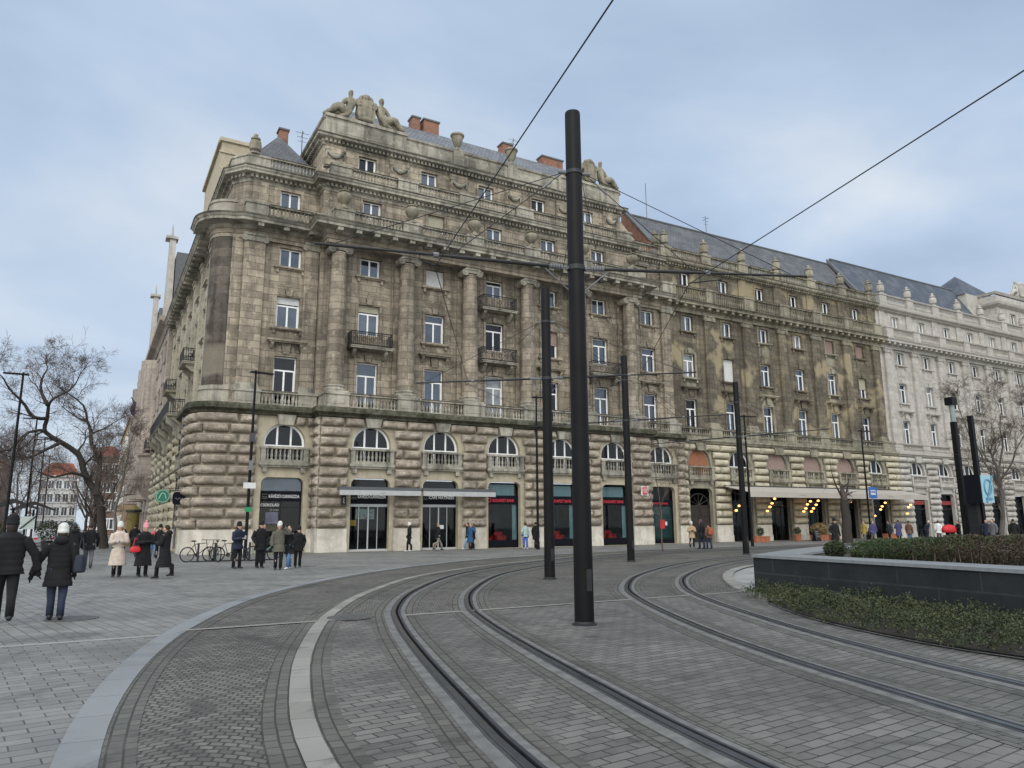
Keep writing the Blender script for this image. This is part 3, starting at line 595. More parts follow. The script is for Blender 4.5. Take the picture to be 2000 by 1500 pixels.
mb = MB(); mb.rings([[(tx+q*math.cos(a), ty+q*math.sin(a), z) for a in [pi+pi*.5*i/10 for i in range(11)]] for q, z in ((1.55, 21.24), (1.55, 22.2), (1.62, 22.24), (1.62, 22.4), (1.2, 22.4))], False, False); mb.box((2.5, .2, 21.24), (29.5, .45, 22.0), FS); mb.build('parapet', S_light, CB, smooth=30)
urn(CB, -8.5, 4.2, 22.2, 1.2, S_light, 1)
# first attic storey
A1 = [(-8.0, 29.5), (-8.0, 1.9), (-7.2, .9), (CL, .9), (CL, -.26), (CR, -.26), (CR, .9), (28.6, .9)]
mb = MB(); wall(mb, FR, .26, CL, CR, 21.2, 24.5, [(c-.68, c+.68, 22.75, 24.02) for c in cc])
for a, b, c in ((-7.2, CL, -4.4), (CR, 28.6, 26.1)): wall(mb, FR, -.9, a, b, 21.2, 24.5, [(c-.68, c+.68, 22.75, 24.02)])
mb.add([(-8, 29.5, 21.2), (-8, 1.9, 21.2), (-8, 1.9, 24.5), (-8, 29.5, 24.5), (-7.2, .9, 21.2), (-7.2, .9, 24.5)], [(0, 1, 2, 3), (1, 4, 5, 2)])
for x in (CL, CR): mb.add([(x, -.26, 21.2), (x, 1, 21.2), (x, 1, 24.5), (x, -.26, 24.5)], [(0, 1, 2, 3)])
mb.box((-6.9, -.9, 22), (-5.9, -.78, 24.3), FR)
mb.build('attic_wall', S_brown, CB)
for i, c in enumerate(cc): put_window(CB, FR, c, .26, 22.75, 1.36, 1.27, 'low_nosill', S_brown, cover=(M_beige, .35, 1) if i == 1 else None)
for c in (-4.4, 26.1): put_window(CB, FR, c, -.9, 22.75, 1.36, 1.27, 'low_nosill', S_brown, cover=(M_beige, 0, 1) if c > 0 else None)
corn(CB, A1, [(-.5, 24.2), (.05, 24.2), (.08, 24.38), (.16, 24.44), (.16, 24.62), (.45, 24.68), (.6, 24.72), (.6, 24.86), (.68, 24.95), (.7, 25.12), (-.5, 25.2)], S_light, (.3, .17, .1, .34, 24.45, 24.65))
para(0, .66, 25.14, 26.0, cols, S_light, 1.5)
for a, b in ((CL-.1, CL+.25), (CR-.25, CR+.1)): balustrade(CB, FR, a, b, .3, 25.14, 26.0, S_light)
mb = MB(); sweep(mb, [(-8.2, 9), (-8.2, 1.75), (-7.3, .6), (-5.9, .6)], [(-.35, 25.1), (0, 25.1), (0, 25.9), (.07, 25.93), (.07, 26.08), (-.35, 26.08)]); mb.build('parapet', S_light, CB); balustrade(CB, FR, -5.9, -2.9, -.6, 25.14, 26.05, S_light)
pedestal(CB, FR, 24.2, 24.8, -.9, -.35, 25.14, 26.05, S_light); balustrade(CB, FR, 24.8, 28.0, -.6, 25.14, 26.05, S_light)
pedestal(CB, FR, 28.0, 28.6, -.9, -.35, 25.14, 26.05, S_light)
urn(CB, -6.95, .6, 26.05, 1.5, S_stat, 2); urn(CB, 27.6, .6, 26.05, 1.5, S_stat, 2)
# second attic storey over the columns
mb = MB(); wall(mb, FR, -1.14, -2.3, 24.1, 25.1, 28.6, [(c-.68, c+.68, 26.75, 28.05) for c in cc])
for x in (-2.3, 24.1): mb.add([(x, 1.14, 25.1), (x, 9, 25.1), (x, 9, 28.4), (x, 1.14, 28.4)], [(0, 1, 2, 3)])
for s_ in cols: mb.box((s_-.75, -1.14, 25.1), (s_+.75, -1.0, 28.4), FR)
mb.build('attic_wall', S_brown, CB)
for c in cc: put_window(CB, FR, c, -1.14, 26.75, 1.36, 1.3, 'low_nosill', S_brown)
A2 = [(-2.3, 9), (-2.3, 1.14), (24.1, 1.14), (24.1, 9)]
corn(CB, A2, [(-.5, 28.3), (.05, 28.3), (.08, 28.45), (.16, 28.5), (.16, 28.66), (.4, 28.72), (.52, 28.78), (.55, 29.02), (-.5, 29.1)], S_light, (.3, .17, .1, .34, 28.48, 28.7))
def garland(c, n, z):
    m_ = MB(); m_.tube([FR(c-.62+1.24*i/10, n+.1, z-.42*math.sin(pi*i/10)) for i in range(11)], [.07+.09*math.sin(pi*i/10) for i in range(11)], 7)
    for sx in (-1, 1): m_.tube([FR(c+sx*.62, n+.08, z+.1), FR(c+sx*.64, n+.08, z-.3), FR(c+sx*.6, n+.08, z-.55)], [.09, .07, .03], 6); m_.lathe((c+sx*.62, n+.08, z), [(.14, 0), (.14, .12)], 8, FR)
    m_.build('garland', S_light, CB)
for s_ in cols: garland(s_, -1.0, 27.85)
mb = MB(); sweep(mb, A2, [(-.35, 29.05), (.12, 29.05), (.12, 29.2), (0, 29.24), (0, 30.3), (.1, 30.36), (.14, 30.5), (-.35, 30.56)]); 
for s_ in cols[1:-1]: mb.box((s_-.45, -1.1, 29.2), (s_+.45, -1.02, 30.62), FR)
for s0_, s1_ in ((-2.2, 3.9), (17.9, 24.0)):
    mb.box((s0_, -2.3, 29.15), (s1_, -1.04, 30.62), FR); mb.box((s0_-.08, -2.35, 30.5), (s1_+.08, -.9, 30.72), FR); mb.box((s0_+1.0, -1.04, 29.45), (s1_-1.0, -1.02, 30.2), FR)
for a, b in zip(cols[1:-1], cols[2:-1]): mb.box((a+.7, -1.14, 29.4), (b-.7, -1.11, 30.15), FR)
mb.build('attic_parapet', S_light, CB)
for s_ in cols[2:4]: urn(CB, s_-.1, 1.15, 30.6, 1.25, S_stat, 1)
mb = MB(); mb.tube([(-9.85, 2.9, .3), (-9.85, 2.9, 8.4)], .07, 8); mb.build('drainpipe', M_lead, CB)
# roofs
def roof(name, verts, faces, m_, P):
    mb = MB(); mb.add(verts, faces); return mb.build(name, m_, P)
roof('roof', [(-2.2, 1.6, 30.1), (24, 1.6, 30.1), (21.5, 6, 34.4), (1.2, 6, 34.4), (1.2, 9, 34.4), (21.5, 9, 34.4), (-2.2, 13.5, 30.1), (24, 13.5, 30.1)], [(0, 1, 2, 3), (3, 2, 5, 4), (4, 5, 7, 6), (0, 3, 4, 6), (1, 7, 5, 2)], M_slate, CB)
rf = roof('flat_roof', [(-8.3, 1.5, 25.15), (-2, 1.5, 25.15), (-2, 16, 25.15), (-8.3, 29, 25.15), (CR, .8, 25.15), (28.6, .8, 25.15), (28.6, 16, 25.15), (CR, 16, 25.15)], [(0, 1, 2, 3), (4, 5, 6, 7)], M_lead, CB)
mb = MB(); mb.box((-8.75, 3.0, 25.1), (-6.3, 3.2, 27.8)); mb.box((-8.75, 3.2, 25.1), (-8.55, 12, 27.8)); mb.box((-8.9, 2.85, 27.7), (-6.3, 3.2, 27.95)); mb.box((-8.95, 3.2, 27.7), (-8.6, 12.1, 27.95))
mb.box((-8.9, 2.9, 26.85), (-6.5, 3.05, 27.0)); mb.build('plaster_parapet', S_plast, CB)
roof('roof', [(-7.6, 2.3, 26.0), (-1.6, 2.3, 26.0), (-4.6, 5.2, 30.3), (-4.6, 10, 30.3), (-7.6, 12, 26.0), (-1.6, 12, 26.0)], [(0, 1, 2), (0, 2, 3, 4), (1, 5, 3, 2)], M_slated, CB)
mb = MB(); mb.add([(24.1, 3.2, 25.1), (24.1, 3.2, 29.3), (25.6, 3.2, 29.2), (28.6, 3.2, 26.4), (28.6, 3.2, 25.1)], [(0, 1, 2, 3, 4)]); mb.box((24.1, 3.2, 29.2), (24.8, 4.6, 29.8)); mb.build('plaster_gable', S_plast, CB)
mb = MB(); mb.prism([(2.3, 25.1), (2.3, 27.3), (6.2, 32.0), (6.2, 25.1)], lambda q: (28.3, q[0], q[1]), lambda q: (28.75, q[0], q[1])); mb.build('firewall', M_brick, CB)
mb = MB(); mb.prism([(2.2, 27.3), (2.2, 27.5), (6.2, 32.25), (6.2, 32.0)], lambda q: (28.2, q[0], q[1]), lambda q: (28.85, q[0], q[1])); mb.build('firewall_coping', M_lead, CB)
def chimney(P, x0, x1, y0, y1, z0, z1, pots=0):
    mb = MB(); mb.box((x0, y0, z0), (x1, y1, z1)); o = mb.build('chimney', M_brick, P); m2 = MB(); m2.box((x0-.08, y0-.08, z1), (x1+.08, y1+.08, z1+.14)); m2.box((x0+.03, y0+.03, z1-.02), (x1-.03, y1-.03, z1+.01)); m2.build('chimney_cap', M_lead, o, off=P.location)
for a in ((6.45, 7.15, 33.2, 35.7), (7.5, 8.9, 33.2, 35.75), (15.2, 16.2, 33, 35.6), (19.4, 21.7, 32.6, 35.4)): chimney(CB, a[0], a[1], 6.4, 7.3, a[2], a[3])
chimney(CB, -4.5, -3.85, 5.6, 6.4, 29.4, 31.1)
for x in (28.3, 24.0): pass
# ---------------------------------------------------------------- sculpture
def skin_mesh(name, verts, edges, radii, root=0, sub=1, flat=None):
    me = bpy.data.meshes.new(name+'_cage'); me.from_pydata([tuple(v) for v in verts], edges, [])
    o = bpy.data.objects.new(name+'_cage', me); COL.objects.link(o); md = o.modifiers.new('s', 'SKIN')
    for i, r in enumerate(radii): me.skin_vertices[0].data[i].radius = (r, r) if not isinstance(r, tuple) else r; me.skin_vertices[0].data[i].use_root = (i == root)
    md.use_smooth_shade = True; m2 = o.modifiers.new('u', 'SUBSURF'); m2.levels = m2.render_levels = sub
    dg = bpy.context.evaluated_depsgraph_get(); ev = o.evaluated_get(dg); m3 = bpy.data.meshes.new_from_object(ev, depsgraph=dg); bpy.data.objects.remove(o); bpy.data.meshes.remove(me)
    m3.name = name; return m3
def fig(sx):                                        # reclining draped figure leaning on the shield; sx = -1 lies to the left
    V = [(.0, .0, .55), (.02, 0, .95), (-.03, 0, 1.32), (-.05, -.02, 1.5), (-.06, -.03, 1.62), (-.06, -.05, 1.86), (-.06, -.04, 2.08),
         (.28, -.05, 1.38), (.5, -.12, 1.1), (.72, -.2, 1.25), (-.34, 0, 1.36), (-.62, 0, 1.05), (-.75, -.12, .75),
         (-.3, -.18, .45), (-.95, -.28, .72), (-1.45, -.2, .3), (-1.75, -.22, .12), (-.3, .14, .4), (-1.0, .15, .42), (-1.6, .1, .2), (-1.95, .08, .1)]
    E_ = [(0, 1), (1, 2), (2, 3), (3, 4), (4, 5), (5, 6), (2, 7), (7, 8), (8, 9), (2, 10), (10, 11), (11, 12), (0, 13), (13, 14), (14, 15), (15, 16), (0, 17), (17, 18), (18, 19), (19, 20)]
    r_ = [.40, .34, .34, .16, .13, .22, .15, .18, .14, .10, .18, .15, .11, .38, .32, .22, .15, .36, .30, .2, .13]
    return [(v[0]*-sx*-1 if False else v[0]*(1 if sx < 0 else -1), v[1], v[2]) for v in V], E_, r_
ND = 0
def statue(P, x, y, z, sc, stn, name='statue_group'):
    global ND; mbs = []
    o = None
    mb = MB()                                       # plinth slab, shield, crown
    sh = [(a_*.92, b_*.9) for a_, b_ in ((-.62, .3), (-.8, .9), (-.72, 1.6), (-.9, 2.0), (-.45, 2.12), (0, 2.25), (.45, 2.12), (.9, 2.0), (.72, 1.6), (.8, .9), (.62, .3), (0, .05))]
    mb.prism(sh, lambda q: (x+q[0]*sc, y+.25*sc, z+q[1]*sc), lambda q: (x+q[0]*sc*.95, y-.28*sc, z+q[1]*sc))
    mb.prism([(a*.72, .25+b*.82) for a, b in sh], lambda q: (x+q[0]*sc, y-.2*sc, z+q[1]*sc), lambda q: (x+q[0]*sc*.8, y-.36*sc, z+q[1]*sc))
    for i in range(7): a = pi*i/6; mb.ell((x+.42*sc*math.cos(a), y-.05*sc, z+(2.02+.2*math.sin(a))*sc), (.17*sc, .2*sc, .17*sc), 8, 6)
    mb.ell((x, y-.1*sc, z+2.12*sc), (.36*sc, .3*sc, .3*sc), 10, 6); mb.ell((x, y-.32*sc, z+.3*sc), (.5*sc, .2*sc, .22*sc), 10, 6)
    for sx in (-1, 1):
        a = [(x+sx*t*sc, y, z+h*sc) for t, h in ((.6, .12), (1.4, .1), (2.3, .1), (3.0, .06))]; mb.tube([Vector(p_) for p_ in a], [.2*sc, .22*sc, .16*sc, .07*sc], 8)
        mb.tube([(x+sx*1.2*sc, y-.25*sc, z+.75*sc), (x+sx*1.5*sc, y-.3*sc, z+.25*sc), (x+sx*2.0*sc, y-.25*sc, z+.12*sc)], [.16*sc, .2*sc, .08*sc], 7)
    o = mb.build(name, stn, P, smooth=35)
    for sx in (-1, 1):
        V, E_, r_ = fig(sx); V = [Vector((v[0]*sc*1.05, v[1]*sc, v[2]*sc*1.2))+Vector((x+sx*1.12*sc, y-.05, z)) for v in V]; V = [v-P.location for v in V]
        me = skin_mesh('reclining_figure', V, E_, [q*sc for q in r_], 0, 2)
        for vv in me.vertices: q = vv.co; vv.co = q+Vector((noise.noise(q*3), noise.noise(q*3+Vector((9, 0, 0))), noise.noise(q*3+Vector((0, 9, 0)))))*.05*sc
        me.materials.clear(); me.materials.append(stn); link('reclining_figure', me, o)
statue(CB, .75, 1.3, 30.68, 1.0, S_stat); statue(CB, 21.0, 1.3, 30.68, 1.0, S_stat)
# ---------------------------------------------------------------- middle and pale buildings
def row_building(B, s0, s1, cs, stu, stb, stl, smooth_n, plinth, bulge, rough, covers, parap, zoff=0, ped_off=None, skip=()):
    nb, ng = .1, -.42; uw = -.64
    base_bays(B, FR, s0, s1, cs, nb, ng, stb, smooth_n, stl, rough, bulge, plinth=plinth, skip_balc=skip)
    corn(B, [(s0, -.1), (s1, -.1)], [(-1.2, 8.4), (.12, 8.4), (.2, 8.52), (.34, 8.62), (.34, 8.8), (-1.2, 8.92)], stl, name='string_course')
    rows = [(9.35, 3.05, 1.34, 'tall_hood_nosill'), (14.35, 2.15, 1.34, 'tall_key_panel'), (18.6, 1.42, 1.34, 'low_panel')]
    mb = MB(); wall(mb, FR, uw, s0, s1, 8.85, 20.8, [(c-w/2, c+w/2, z, z+h) for c in cs for z, h, w, k in rows]); mb.build('wall', stu, B)
    edges = [cs[0]-2.43]+[(a+b)/2 for a, b in zip(cs, cs[1:])]+[cs[-1]+2.43]
    for s_ in edges: pilaster(B, FR, s_, 1.05, uw, uw+.26, 9.9, 20.3, stu, stl); pedestal(B, FR, s_-.68, s_+.68, uw, -.15, 8.9, 9.9, stl)
    for a, b in zip(edges, edges[1:]): balustrade(B, FR, a+.68, b-.68, -.3, 8.9, 9.85, stl)
    for i, c in enumerate(cs):
        for ri, (z, h, w, k) in enumerate(rows): put_window(B, FR, c, uw, z, w, h, k.replace('hoodless', ''), stl if R.random() < .4 else stu, cover=covers.get((i, ri)))
    pth = [(s0, -uw-.28), (s1, -uw-.28)]
    corn(B, pth, [(-.4, 20.25), (0, 20.25), (0, 20.6), (.08, 20.64), (.2, 20.8), (.75, 20.84), (.75, 21.02), (.88, 21.2), (-.4, 21.3)], stl, (.95, .3, .1, .68, 20.6, 20.84))
    for s_ in edges: pedestal(B, FR, s_-.6, s_+.6, -.5, .15, 21.24, 22.6, stl)
    for a, b in zip(edges, edges[1:]): balustrade(B, FR, a+.6, b-.6, -.1, 21.24, 22.6, stl)
    mb = MB(); wall(mb, FR, uw-.1, s0, s1, 21.2, 24.8, [(c-.62, c+.62, 22.9, 24.15) for c in cs])
    for s_ in edges: mb.box((s_-.5, uw-.1, 21.2), (s_+.5, uw+.04, 24.7), FR)
    mb.build('attic_wall', stu, B)
    for i, c in enumerate(cs): put_window(B, FR, c, uw-.1, 22.9, 1.24, 1.25, 'low_nosill', stu, cover=covers.get((i, 3)))
    corn(B, [(s0, .7), (s1, .7)], [(-.4, 24.55), (.05, 24.55), (.1, 24.7), (.45, 24.8), (.55, 24.9), (.6, 25.15), (-.4, 25.22)], stl, (.34, .18, .06, .3, 24.6, 24.8))
    for s_ in edges: pedestal(B, FR, s_-.6, s_+.6, -.75, -.25, 25.15, 26.15+zoff, stl)
    for a, b in zip(edges, edges[1:]): balustrade(B, FR, a+.6, b-.6, -.5, 25.15, 26.15+zoff, stl)
    for s_ in edges: urn(B, s_, .5, 26.15+zoff, 1.6, stl, 2)
    mb = MB(); mb.box((s0, .7, 25.0), (s1, 16, 25.1)); mb.box((s0, 15.9, 0), (s1, 16, 25)); mb.build('rear_wall', stu, B)
    return edges
MBld = thing('middle_building', 'soot-darkened yellow stone building with pilasters and cafe awning, between brown and pale buildings', 'building', (43.7, 6, 0))
mc = [30.95+4.86*i for i in range(6)]
row_building(MBld, 28.55, 58.75, mc, S_mid, S_midb, S_midl, S_midl, S_plinth, .2, .3,
    {(1, 1): (M_stone_shade, 0, 1), (4, 2): (M_pinksh, 0, 1), (5, 2): (M_pinksh, 0, 1), (5, 1): (M_beige, .45, 1), (0, 3): None}, 0)
def slope_roof(B, s0, s1, m_, y0=2.4, z0=25.9, y1=6.2, z1=31.6, hipr=0):
    roof('roof', [(s0, y0, z0), (s1, y0, z0), (s1-hipr, y1, z1), (s0, y1, z1), (s0, 12, z0), (s1, 12, z0)], [(0, 1, 2, 3), (3, 2, 5, 4)], m_, B)
    mb = MB(); mb.tube([(s0, y1, z1+.03), (s1-hipr, y1, z1+.03)], .12, 6); mb.build('ridge', M_lead, B)
slope_roof(MBld, 28.8, 59.0, M_slated)
for c, m_ in ((0, M_orsh), (2, M_pinksh), (3, M_pinksh), (4, M_pinksh)):
    mb = MB(); z_ = 6.35 if c else 5.5
    pts = [(-1.2, z_)]+[(-1.2*math.cos(a), 6.66+1.2*math.sin(a)) for a in [i*pi/12 for i in range(13)]]+[(1.2, z_)]
    mb.prism(pts, lambda q: FR(mc[c]+q[0], -.28, q[1]), lambda q: FR(mc[c]+q[0], -.25, q[1])); mb.build('roller_shutter', m_, MBld)
WB = thing('pale_building', 'pale cleaned limestone building with blue slate roof and row of urns', 'building', (80, 6, 0))
wc = [62.2+4.95*i for i in range(8)]
row_building(WB, 58.75, 101, wc, S_white, S_white, S_whitet, S_whitet, S_white, .17, .12, {}, 0, .3)
slope_roof(WB, 59.4, 84.5, M_slateb, z1=32.3)
mb = MB(); mb.prism([(2.2, 26), (6.3, 31.9), (6.3, 32.3), (1.9, 26.2)], lambda q: (58.9, q[0], q[1]), lambda q: (59.4, q[0], q[1])); mb.build('gable_coping', M_lead, WB)
# corner pavilion of the pale building
mb = MB(); wall(mb, FR, -2.2, 87.2, 100, 25.2, 31.0, [(90.2, 91.5, 27.2, 28.8)]); mb.add([(87.2, 2.2, 25.2), (87.2, 12, 25.2), (87.2, 12, 31), (87.2, 2.2, 31)], [(0, 1, 2, 3)]); mb.build('pavilion_wall', S_white, WB)
put_window(WB, FR, 90.85, -2.2, 27.2, 1.3, 1.6, 'low', S_whitet)
corn(WB, [(87.2, 12), (87.2, 2.2), (100, 2.2)], [(-.3, 29.4), (.1, 29.4), (.5, 29.7), (.6, 30.0), (-.3, 30.1)], S_whitet); corn(WB, [(87.2, 12), (87.2, 2.2), (100, 2.2)], [(-.3, 31.2), (.05, 31.2), (.2, 31.5), (-.3, 31.6)], S_whitet)
roof('roof', [(84.2, 4.5, 31.4), (95, 4.5, 31.4), (89.0, 8, 35.6), (84.2, 12, 31.4), (95, 12, 31.4)], [(0, 1, 2), (1, 4, 2), (0, 2, 3)], M_slateb, WB)
mb = MB(); mb.box((84.4, 4.4, 25.5), (95, 12, 31.4)); mb.build('pavilion_core', S_whitet, WB)
statue(WB, 94.5, 2.6, 31.6, 1.0, S_whitet)
# roof aerials
for i, (x, z0, z1, arms) in enumerate(((30.7, 30.5, 34.8, 0), (38.6, 30.5, 33.0, 1), (15.6, 33.5, 35.6, 1), (-2.9, 28, 31.2, 1))):
    mb = MB(); mb.tube([(x, 5.2, z0), (x, 5.2, z1)], .035, 5)
    if arms:
        for k in range(3): mb.tube([(x-.5+.1*k, 5.2, z1-.2-.35*k), (x+.5-.1*k, 5.2, z1-.2-.35*k)], .018, 4)
        mb.tube([(x, 4.8, z1-.3), (x, 5.6, z1-.3)], .018, 4)
    mb.build('aerial', M_lead, (MBld, MBld, CB, CB)[i])
# ---------------------------------------------------------------- paving materials
def paver(name, c1, c2, mort, bw, rh, ms, rot=0, arcs=0, uv=False, wet=.5, bs=.6, bias=0, herr=0, stainy=.5):
    s = NT(name)
    if uv: t = s.n('ShaderNodeUVMap'); src = (t, 0)
    else: src = s.pos((1, 1, 1), rot)
    P = s.pos()
    if arcs:                                        # courses of setts laid in scallops
        sp_ = s.n('ShaderNodeSeparateXYZ'); s.t.links.new(src[0].outputs[src[1]], sp_.inputs[0])
        f_ = s.n('ShaderNodeMath', operation='MULTIPLY', v={1: 1/arcs}); s.l(sp_, 0, f_, 0)
        pp = s.n('ShaderNodeMath', operation='PINGPONG', v={1: .5}); s.l(f_, 0, pp, 0)
        q = s.n('ShaderNodeMath', operation='POWER', v={1: 1.6}); s.l(pp, 0, q, 0); q2 = s.n('ShaderNodeMath', operation='MULTIPLY', v={1: arcs*.75}); s.l(q, 0, q2, 0)
        ay = s.n('ShaderNodeMath', operation='ADD'); s.l(sp_, 1, ay, 0); s.l(q2, 0, ay, 1); cb = s.n('ShaderNodeCombineXYZ'); s.l(sp_, 0, cb, 0); s.l(ay, 0, cb, 1); src = (cb, 0)
    dn = s.noise(src, 3, 2); dv = s.n('ShaderNodeVectorMath', operation='MULTIPLY_ADD'); s.t.links.new(dn[0].outputs[1], dv.inputs[0]); k = .03 if arcs else .012; dv.inputs[1].default_value = (k, k, 0); s.t.links.new(src[0].outputs[src[1]], dv.inputs[2])
    br = s.n('ShaderNodeTexBrick', offset=.5, v={'Scale': 1, 'Mortar Size': ms, 'Mortar Smooth': .35, 'Brick Width': bw, 'Row Height': rh, 'Bias': bias}); s.l(dv, 0, br, 0)
    br.inputs['Color1'].default_value = (*c1, 1); br.inputs['Color2'].default_value = (*c2, 1); br.inputs['Mortar'].default_value = (*mort, 1)
    col = (br, 0); big = s.noise(P, .35, 5, .6); col = s.mix(col, tuple(x*.5 for x in c2), s.mr(big, .42, .66, 0, stainy)); col = s.mix(col, tuple(min(1, x*1.3) for x in c1), s.mr(s.noise(P, 1.3, 5, .6), .55, .8, 0, .5))
    sp2 = s.noise(P, 40, 3, .7); col = s.mix(col, tuple(x*.6 for x in c1), s.mr(sp2, .5, .8, 0, .35))
    w3 = s.noise(P, .9, 6, .7, 1.2); col = s.mix(col, tuple(x*.42 for x in c2), s.mr(w3, .54, .66, 0, .65)); gum = s.n('ShaderNodeTexVoronoi', v={'Scale': 2.2}); s.t.links.new(P[0].outputs[0], gum.inputs['Vector']); col = s.mix(col, (.5, .5, .5), s.mr((gum, 0), .018, .026, .4, 0))
    inv = s.n('ShaderNodeMath', operation='SUBTRACT', v={0: 1}); s.l(br, 1, inv, 1); hb = s.n('ShaderNodeMath', operation='MULTIPLY_ADD', v={1: .25}); s.t.links.new(sp2[0].outputs[0], hb.inputs[0]); s.l(inv, 0, hb, 2)
    MATS[name] = s.fin(col, s.mr(big, .3, .7, .55, .8), (hb, 0), bs, .012, .35); return MATS[name]
g1, g2, mo = (.24, .234, .218), (.175, .172, .162), (.05, .05, .046)
P_far = paver('plaza_pavers_long', g1, g2, mo, .42, .21, .008, rad(78), bs=.4); P_near = paver('plaza_pavers_near', g1, g2, mo, .34, .17, .008, rad(-8), bs=.35)
P_sett = paver('small_setts_in_arcs', (.19, .177, .155), (.10, .094, .084), (.04, .037, .031), .115, .095, .011, rad(20), arcs=1.25, bs=.8, stainy=.6)
P_road = paver('street_pavers', (.185, .175, .158), (.118, .112, .103), (.028, .027, .024), .26, .13, .009, rad(-6), stainy=.6)
P_edge = paver('border_setts', (.135, .129, .112), (.098, .094, .083), (.04, .038, .028), .19, .115, .010, uv=True)
P_band = paver('blue_grey_slabs', (.25, .258, .26), (.20, .208, .212), (.06, .065, .07), .85, 50, .006, uv=True, bs=.3, stainy=.25)
P_kerb = paver('light_kerb_slabs', (.29, .28, .25), (.225, .215, .19), (.08, .078, .065), .62, 50, .006, uv=True, bs=.3, stainy=.35)
P_isl = paver('island_slabs', (.34, .335, .32), (.31, .305, .29), (.1, .1, .1), .6, .4, .006, rad(30), bs=.3)
M_conc = plain('rail_bed_concrete', (.14, .137, .13), .8, .3, scale=5); M_steel = plain('worn_rail_steel', (.13, .14, .155), .3, .15, metal=.8, spec=.6); M_steeld = plain('dark_rail_steel', (.035, .036, .04), .5, .15, spec=.4); M_rubg = plain('grey_rubber', (.05, .05, .05), .8, .2); M_rub = plain('black_rail_groove', (.007, .007, .008), .85, .3, spec=.1)
def sheet(name, poly, z, m_):
    mb = MB(); mb.add([(x, y, z) for x, y in poly], [tuple(range(len(poly)))]); me = mb.mesh(name, m_, recalc=False)
    if me.polygons[0].normal.z < 0: me.flip_normals()
    return tag(link(name, me), kind='structure')
def strip(name, path, d0, d1, z, m_, z1=None, kind='structure', mk=True):
    a, b = offset(path, d0), offset(path, d1); mb = MB(); u = 0; uv = []
    for i in range(len(path)):
        if i: u += (path[i]-path[i-1]).length
        uv.append(u)
    mb.add([(p.x, p.y, z) for p in a]+[(p.x, p.y, z if z1 is None else z1) for p in b], [(i, i+1, i+1+len(a), i+len(a)) for i in range(len(a)-1)])
    me = mb.mesh(name, m_, recalc=False); ul = me.uv_layers.new(name='UVMap')
    for lp in me.loops:
        vi = lp.vertex_index; ul.data[lp.index].uv = (uv[vi % len(a)], d0 if vi < len(a) else d1)
    if me.polygons[0].normal.z < 0: me.flip_normals()
    o = link(name, me); return tag(o, kind=kind) if kind else o
cB = catmull([(-14.75, -50), (-14.6, -45), (-14.52, -41.2), (-14.26, -38.54), (-13.71, -35.75), (-12.85, -32.9), (-11.35, -29.2), (-9.2, -25.6), (-6.1, -21.7), (-2.2, -18), (2.3, -14.9), (7.3, -12.7), (13, -11.1), (20, -10), (45, -8.6), (110, -6)])
cK = catmull([(-13.3, -50), (-13.1, -46), (-12.95, -41.75), (-12.35, -38.65), (-11.5, -35.82), (-10.35, -32.85), (-8.3, -28.9), (-4.75, -23.9), (0.1, -19.75), (4.25, -17.2), (8, -15.3), (14, -13.1), (22, -11.8), (45, -10.6), (110, -8)])
cR1 = catmull([(-12.3, -50), (-12, -45.3), (-11.64, -42.53), (-11.21, -40.6), (-10.54, -37.9), (-9.75, -35.1), (-8.85, -32.6), (-7.0, -29.1), (-3.6, -24.4), (0.6, -20.6), (4.4, -18), (8, -16.1), (14, -13.9), (22, -12.6), (45, -11.4), (110, -8.8)])
cR3 = catmull([(-8.9, -50), (-8.3, -46), (-7.8, -43.79), (-7.36, -42.26), (-6.87, -40.66), (-5.75, -37.9), (-3.75, -34.0), (-1.85, -31.2), (1.35, -27.85), (6.5, -24.0), (12, -21.3), (20, -19.3), (30, -18.2), (45, -17.2), (110, -14.5)])
far = [(260, -200), (260, 420), (-260, 420), (-260, -200)]
sheet('ground', far, -.012, P_far)
sheet('plaza', [(-14.9, -34.25), (-60, -34.25), (-60, -70), (-14.2, -70), (-14.5, -41), (-13.4, -35), (-13.1, -34.25)], -.008, P_near)
rb = offset(cB, .15); sheet('tram_street', [(p.x, p.y) for p in rb]+[(110, -60), (-14, -60)], -.004, P_sett)
near = [p for p in offset(cR1, -.35) if p.y < -34.0]; sheet('tram_street_near', [(p.x, p.y) for p in near]+[(-9.9, -34.0), (30, -34.0), (30, -60), (-12.3, -60)], 0, P_road)
kk = [p for p in offset(cK, .2) if p.y < -33.9]; k2 = [p for p in offset(cR1, -.35) if p.y < -33.9][::-1]
sheet('tram_street_edge', [(p.x, p.y) for p in kk]+[(p.x, p.y) for p in k2], .001, P_road)
strip('border_courses', cB, .30, .54, .003, P_edge); strip('border_courses', cK, -.24, 0, .003, P_edge); strip('border_courses', cK, .205, .44, .004, P_edge)
strip('slab_band', cB, 0, .30, .008, P_band); strip('kerb_line', cK, 0, .205, .009, P_kerb)
for c_, s_ in ((cR1, 0), (cR1, 1.5), (cR3, 0), (cR3, 1.5)):
    strip('border_courses', c_, s_-.43, s_-.18, .005, P_edge); strip('border_courses', c_, s_+.18, s_+.43, .005, P_edge)
for y_, x0, x1 in ((-33.95, -13.0, -10.4), (-34.0, -9.3, 4), (-34.25, -40, -13.3)):
    strip('paver_line', [Vector((x0+(x1-x0)*i/10, y_, 0)) for i in range(11)], -.08, .08, .0105 if x0 > -20 else -.004, P_kerb if x0 > -20 else P_isl)
isl = catmull([(-4.6, -48), (-4.5, -43), (-4.38, -40.9), (-3.4, -38.2), (-1.4, -35.2), (-.09, -33.26), (2.24, -30.6), (4.9, -28.3), (7.9, -26.6), (14, -24.5), (30, -21.8), (60, -19.5)])
sheet('island', [(p.x, p.y) for p in isl]+[(60, -48)], .02, P_isl)
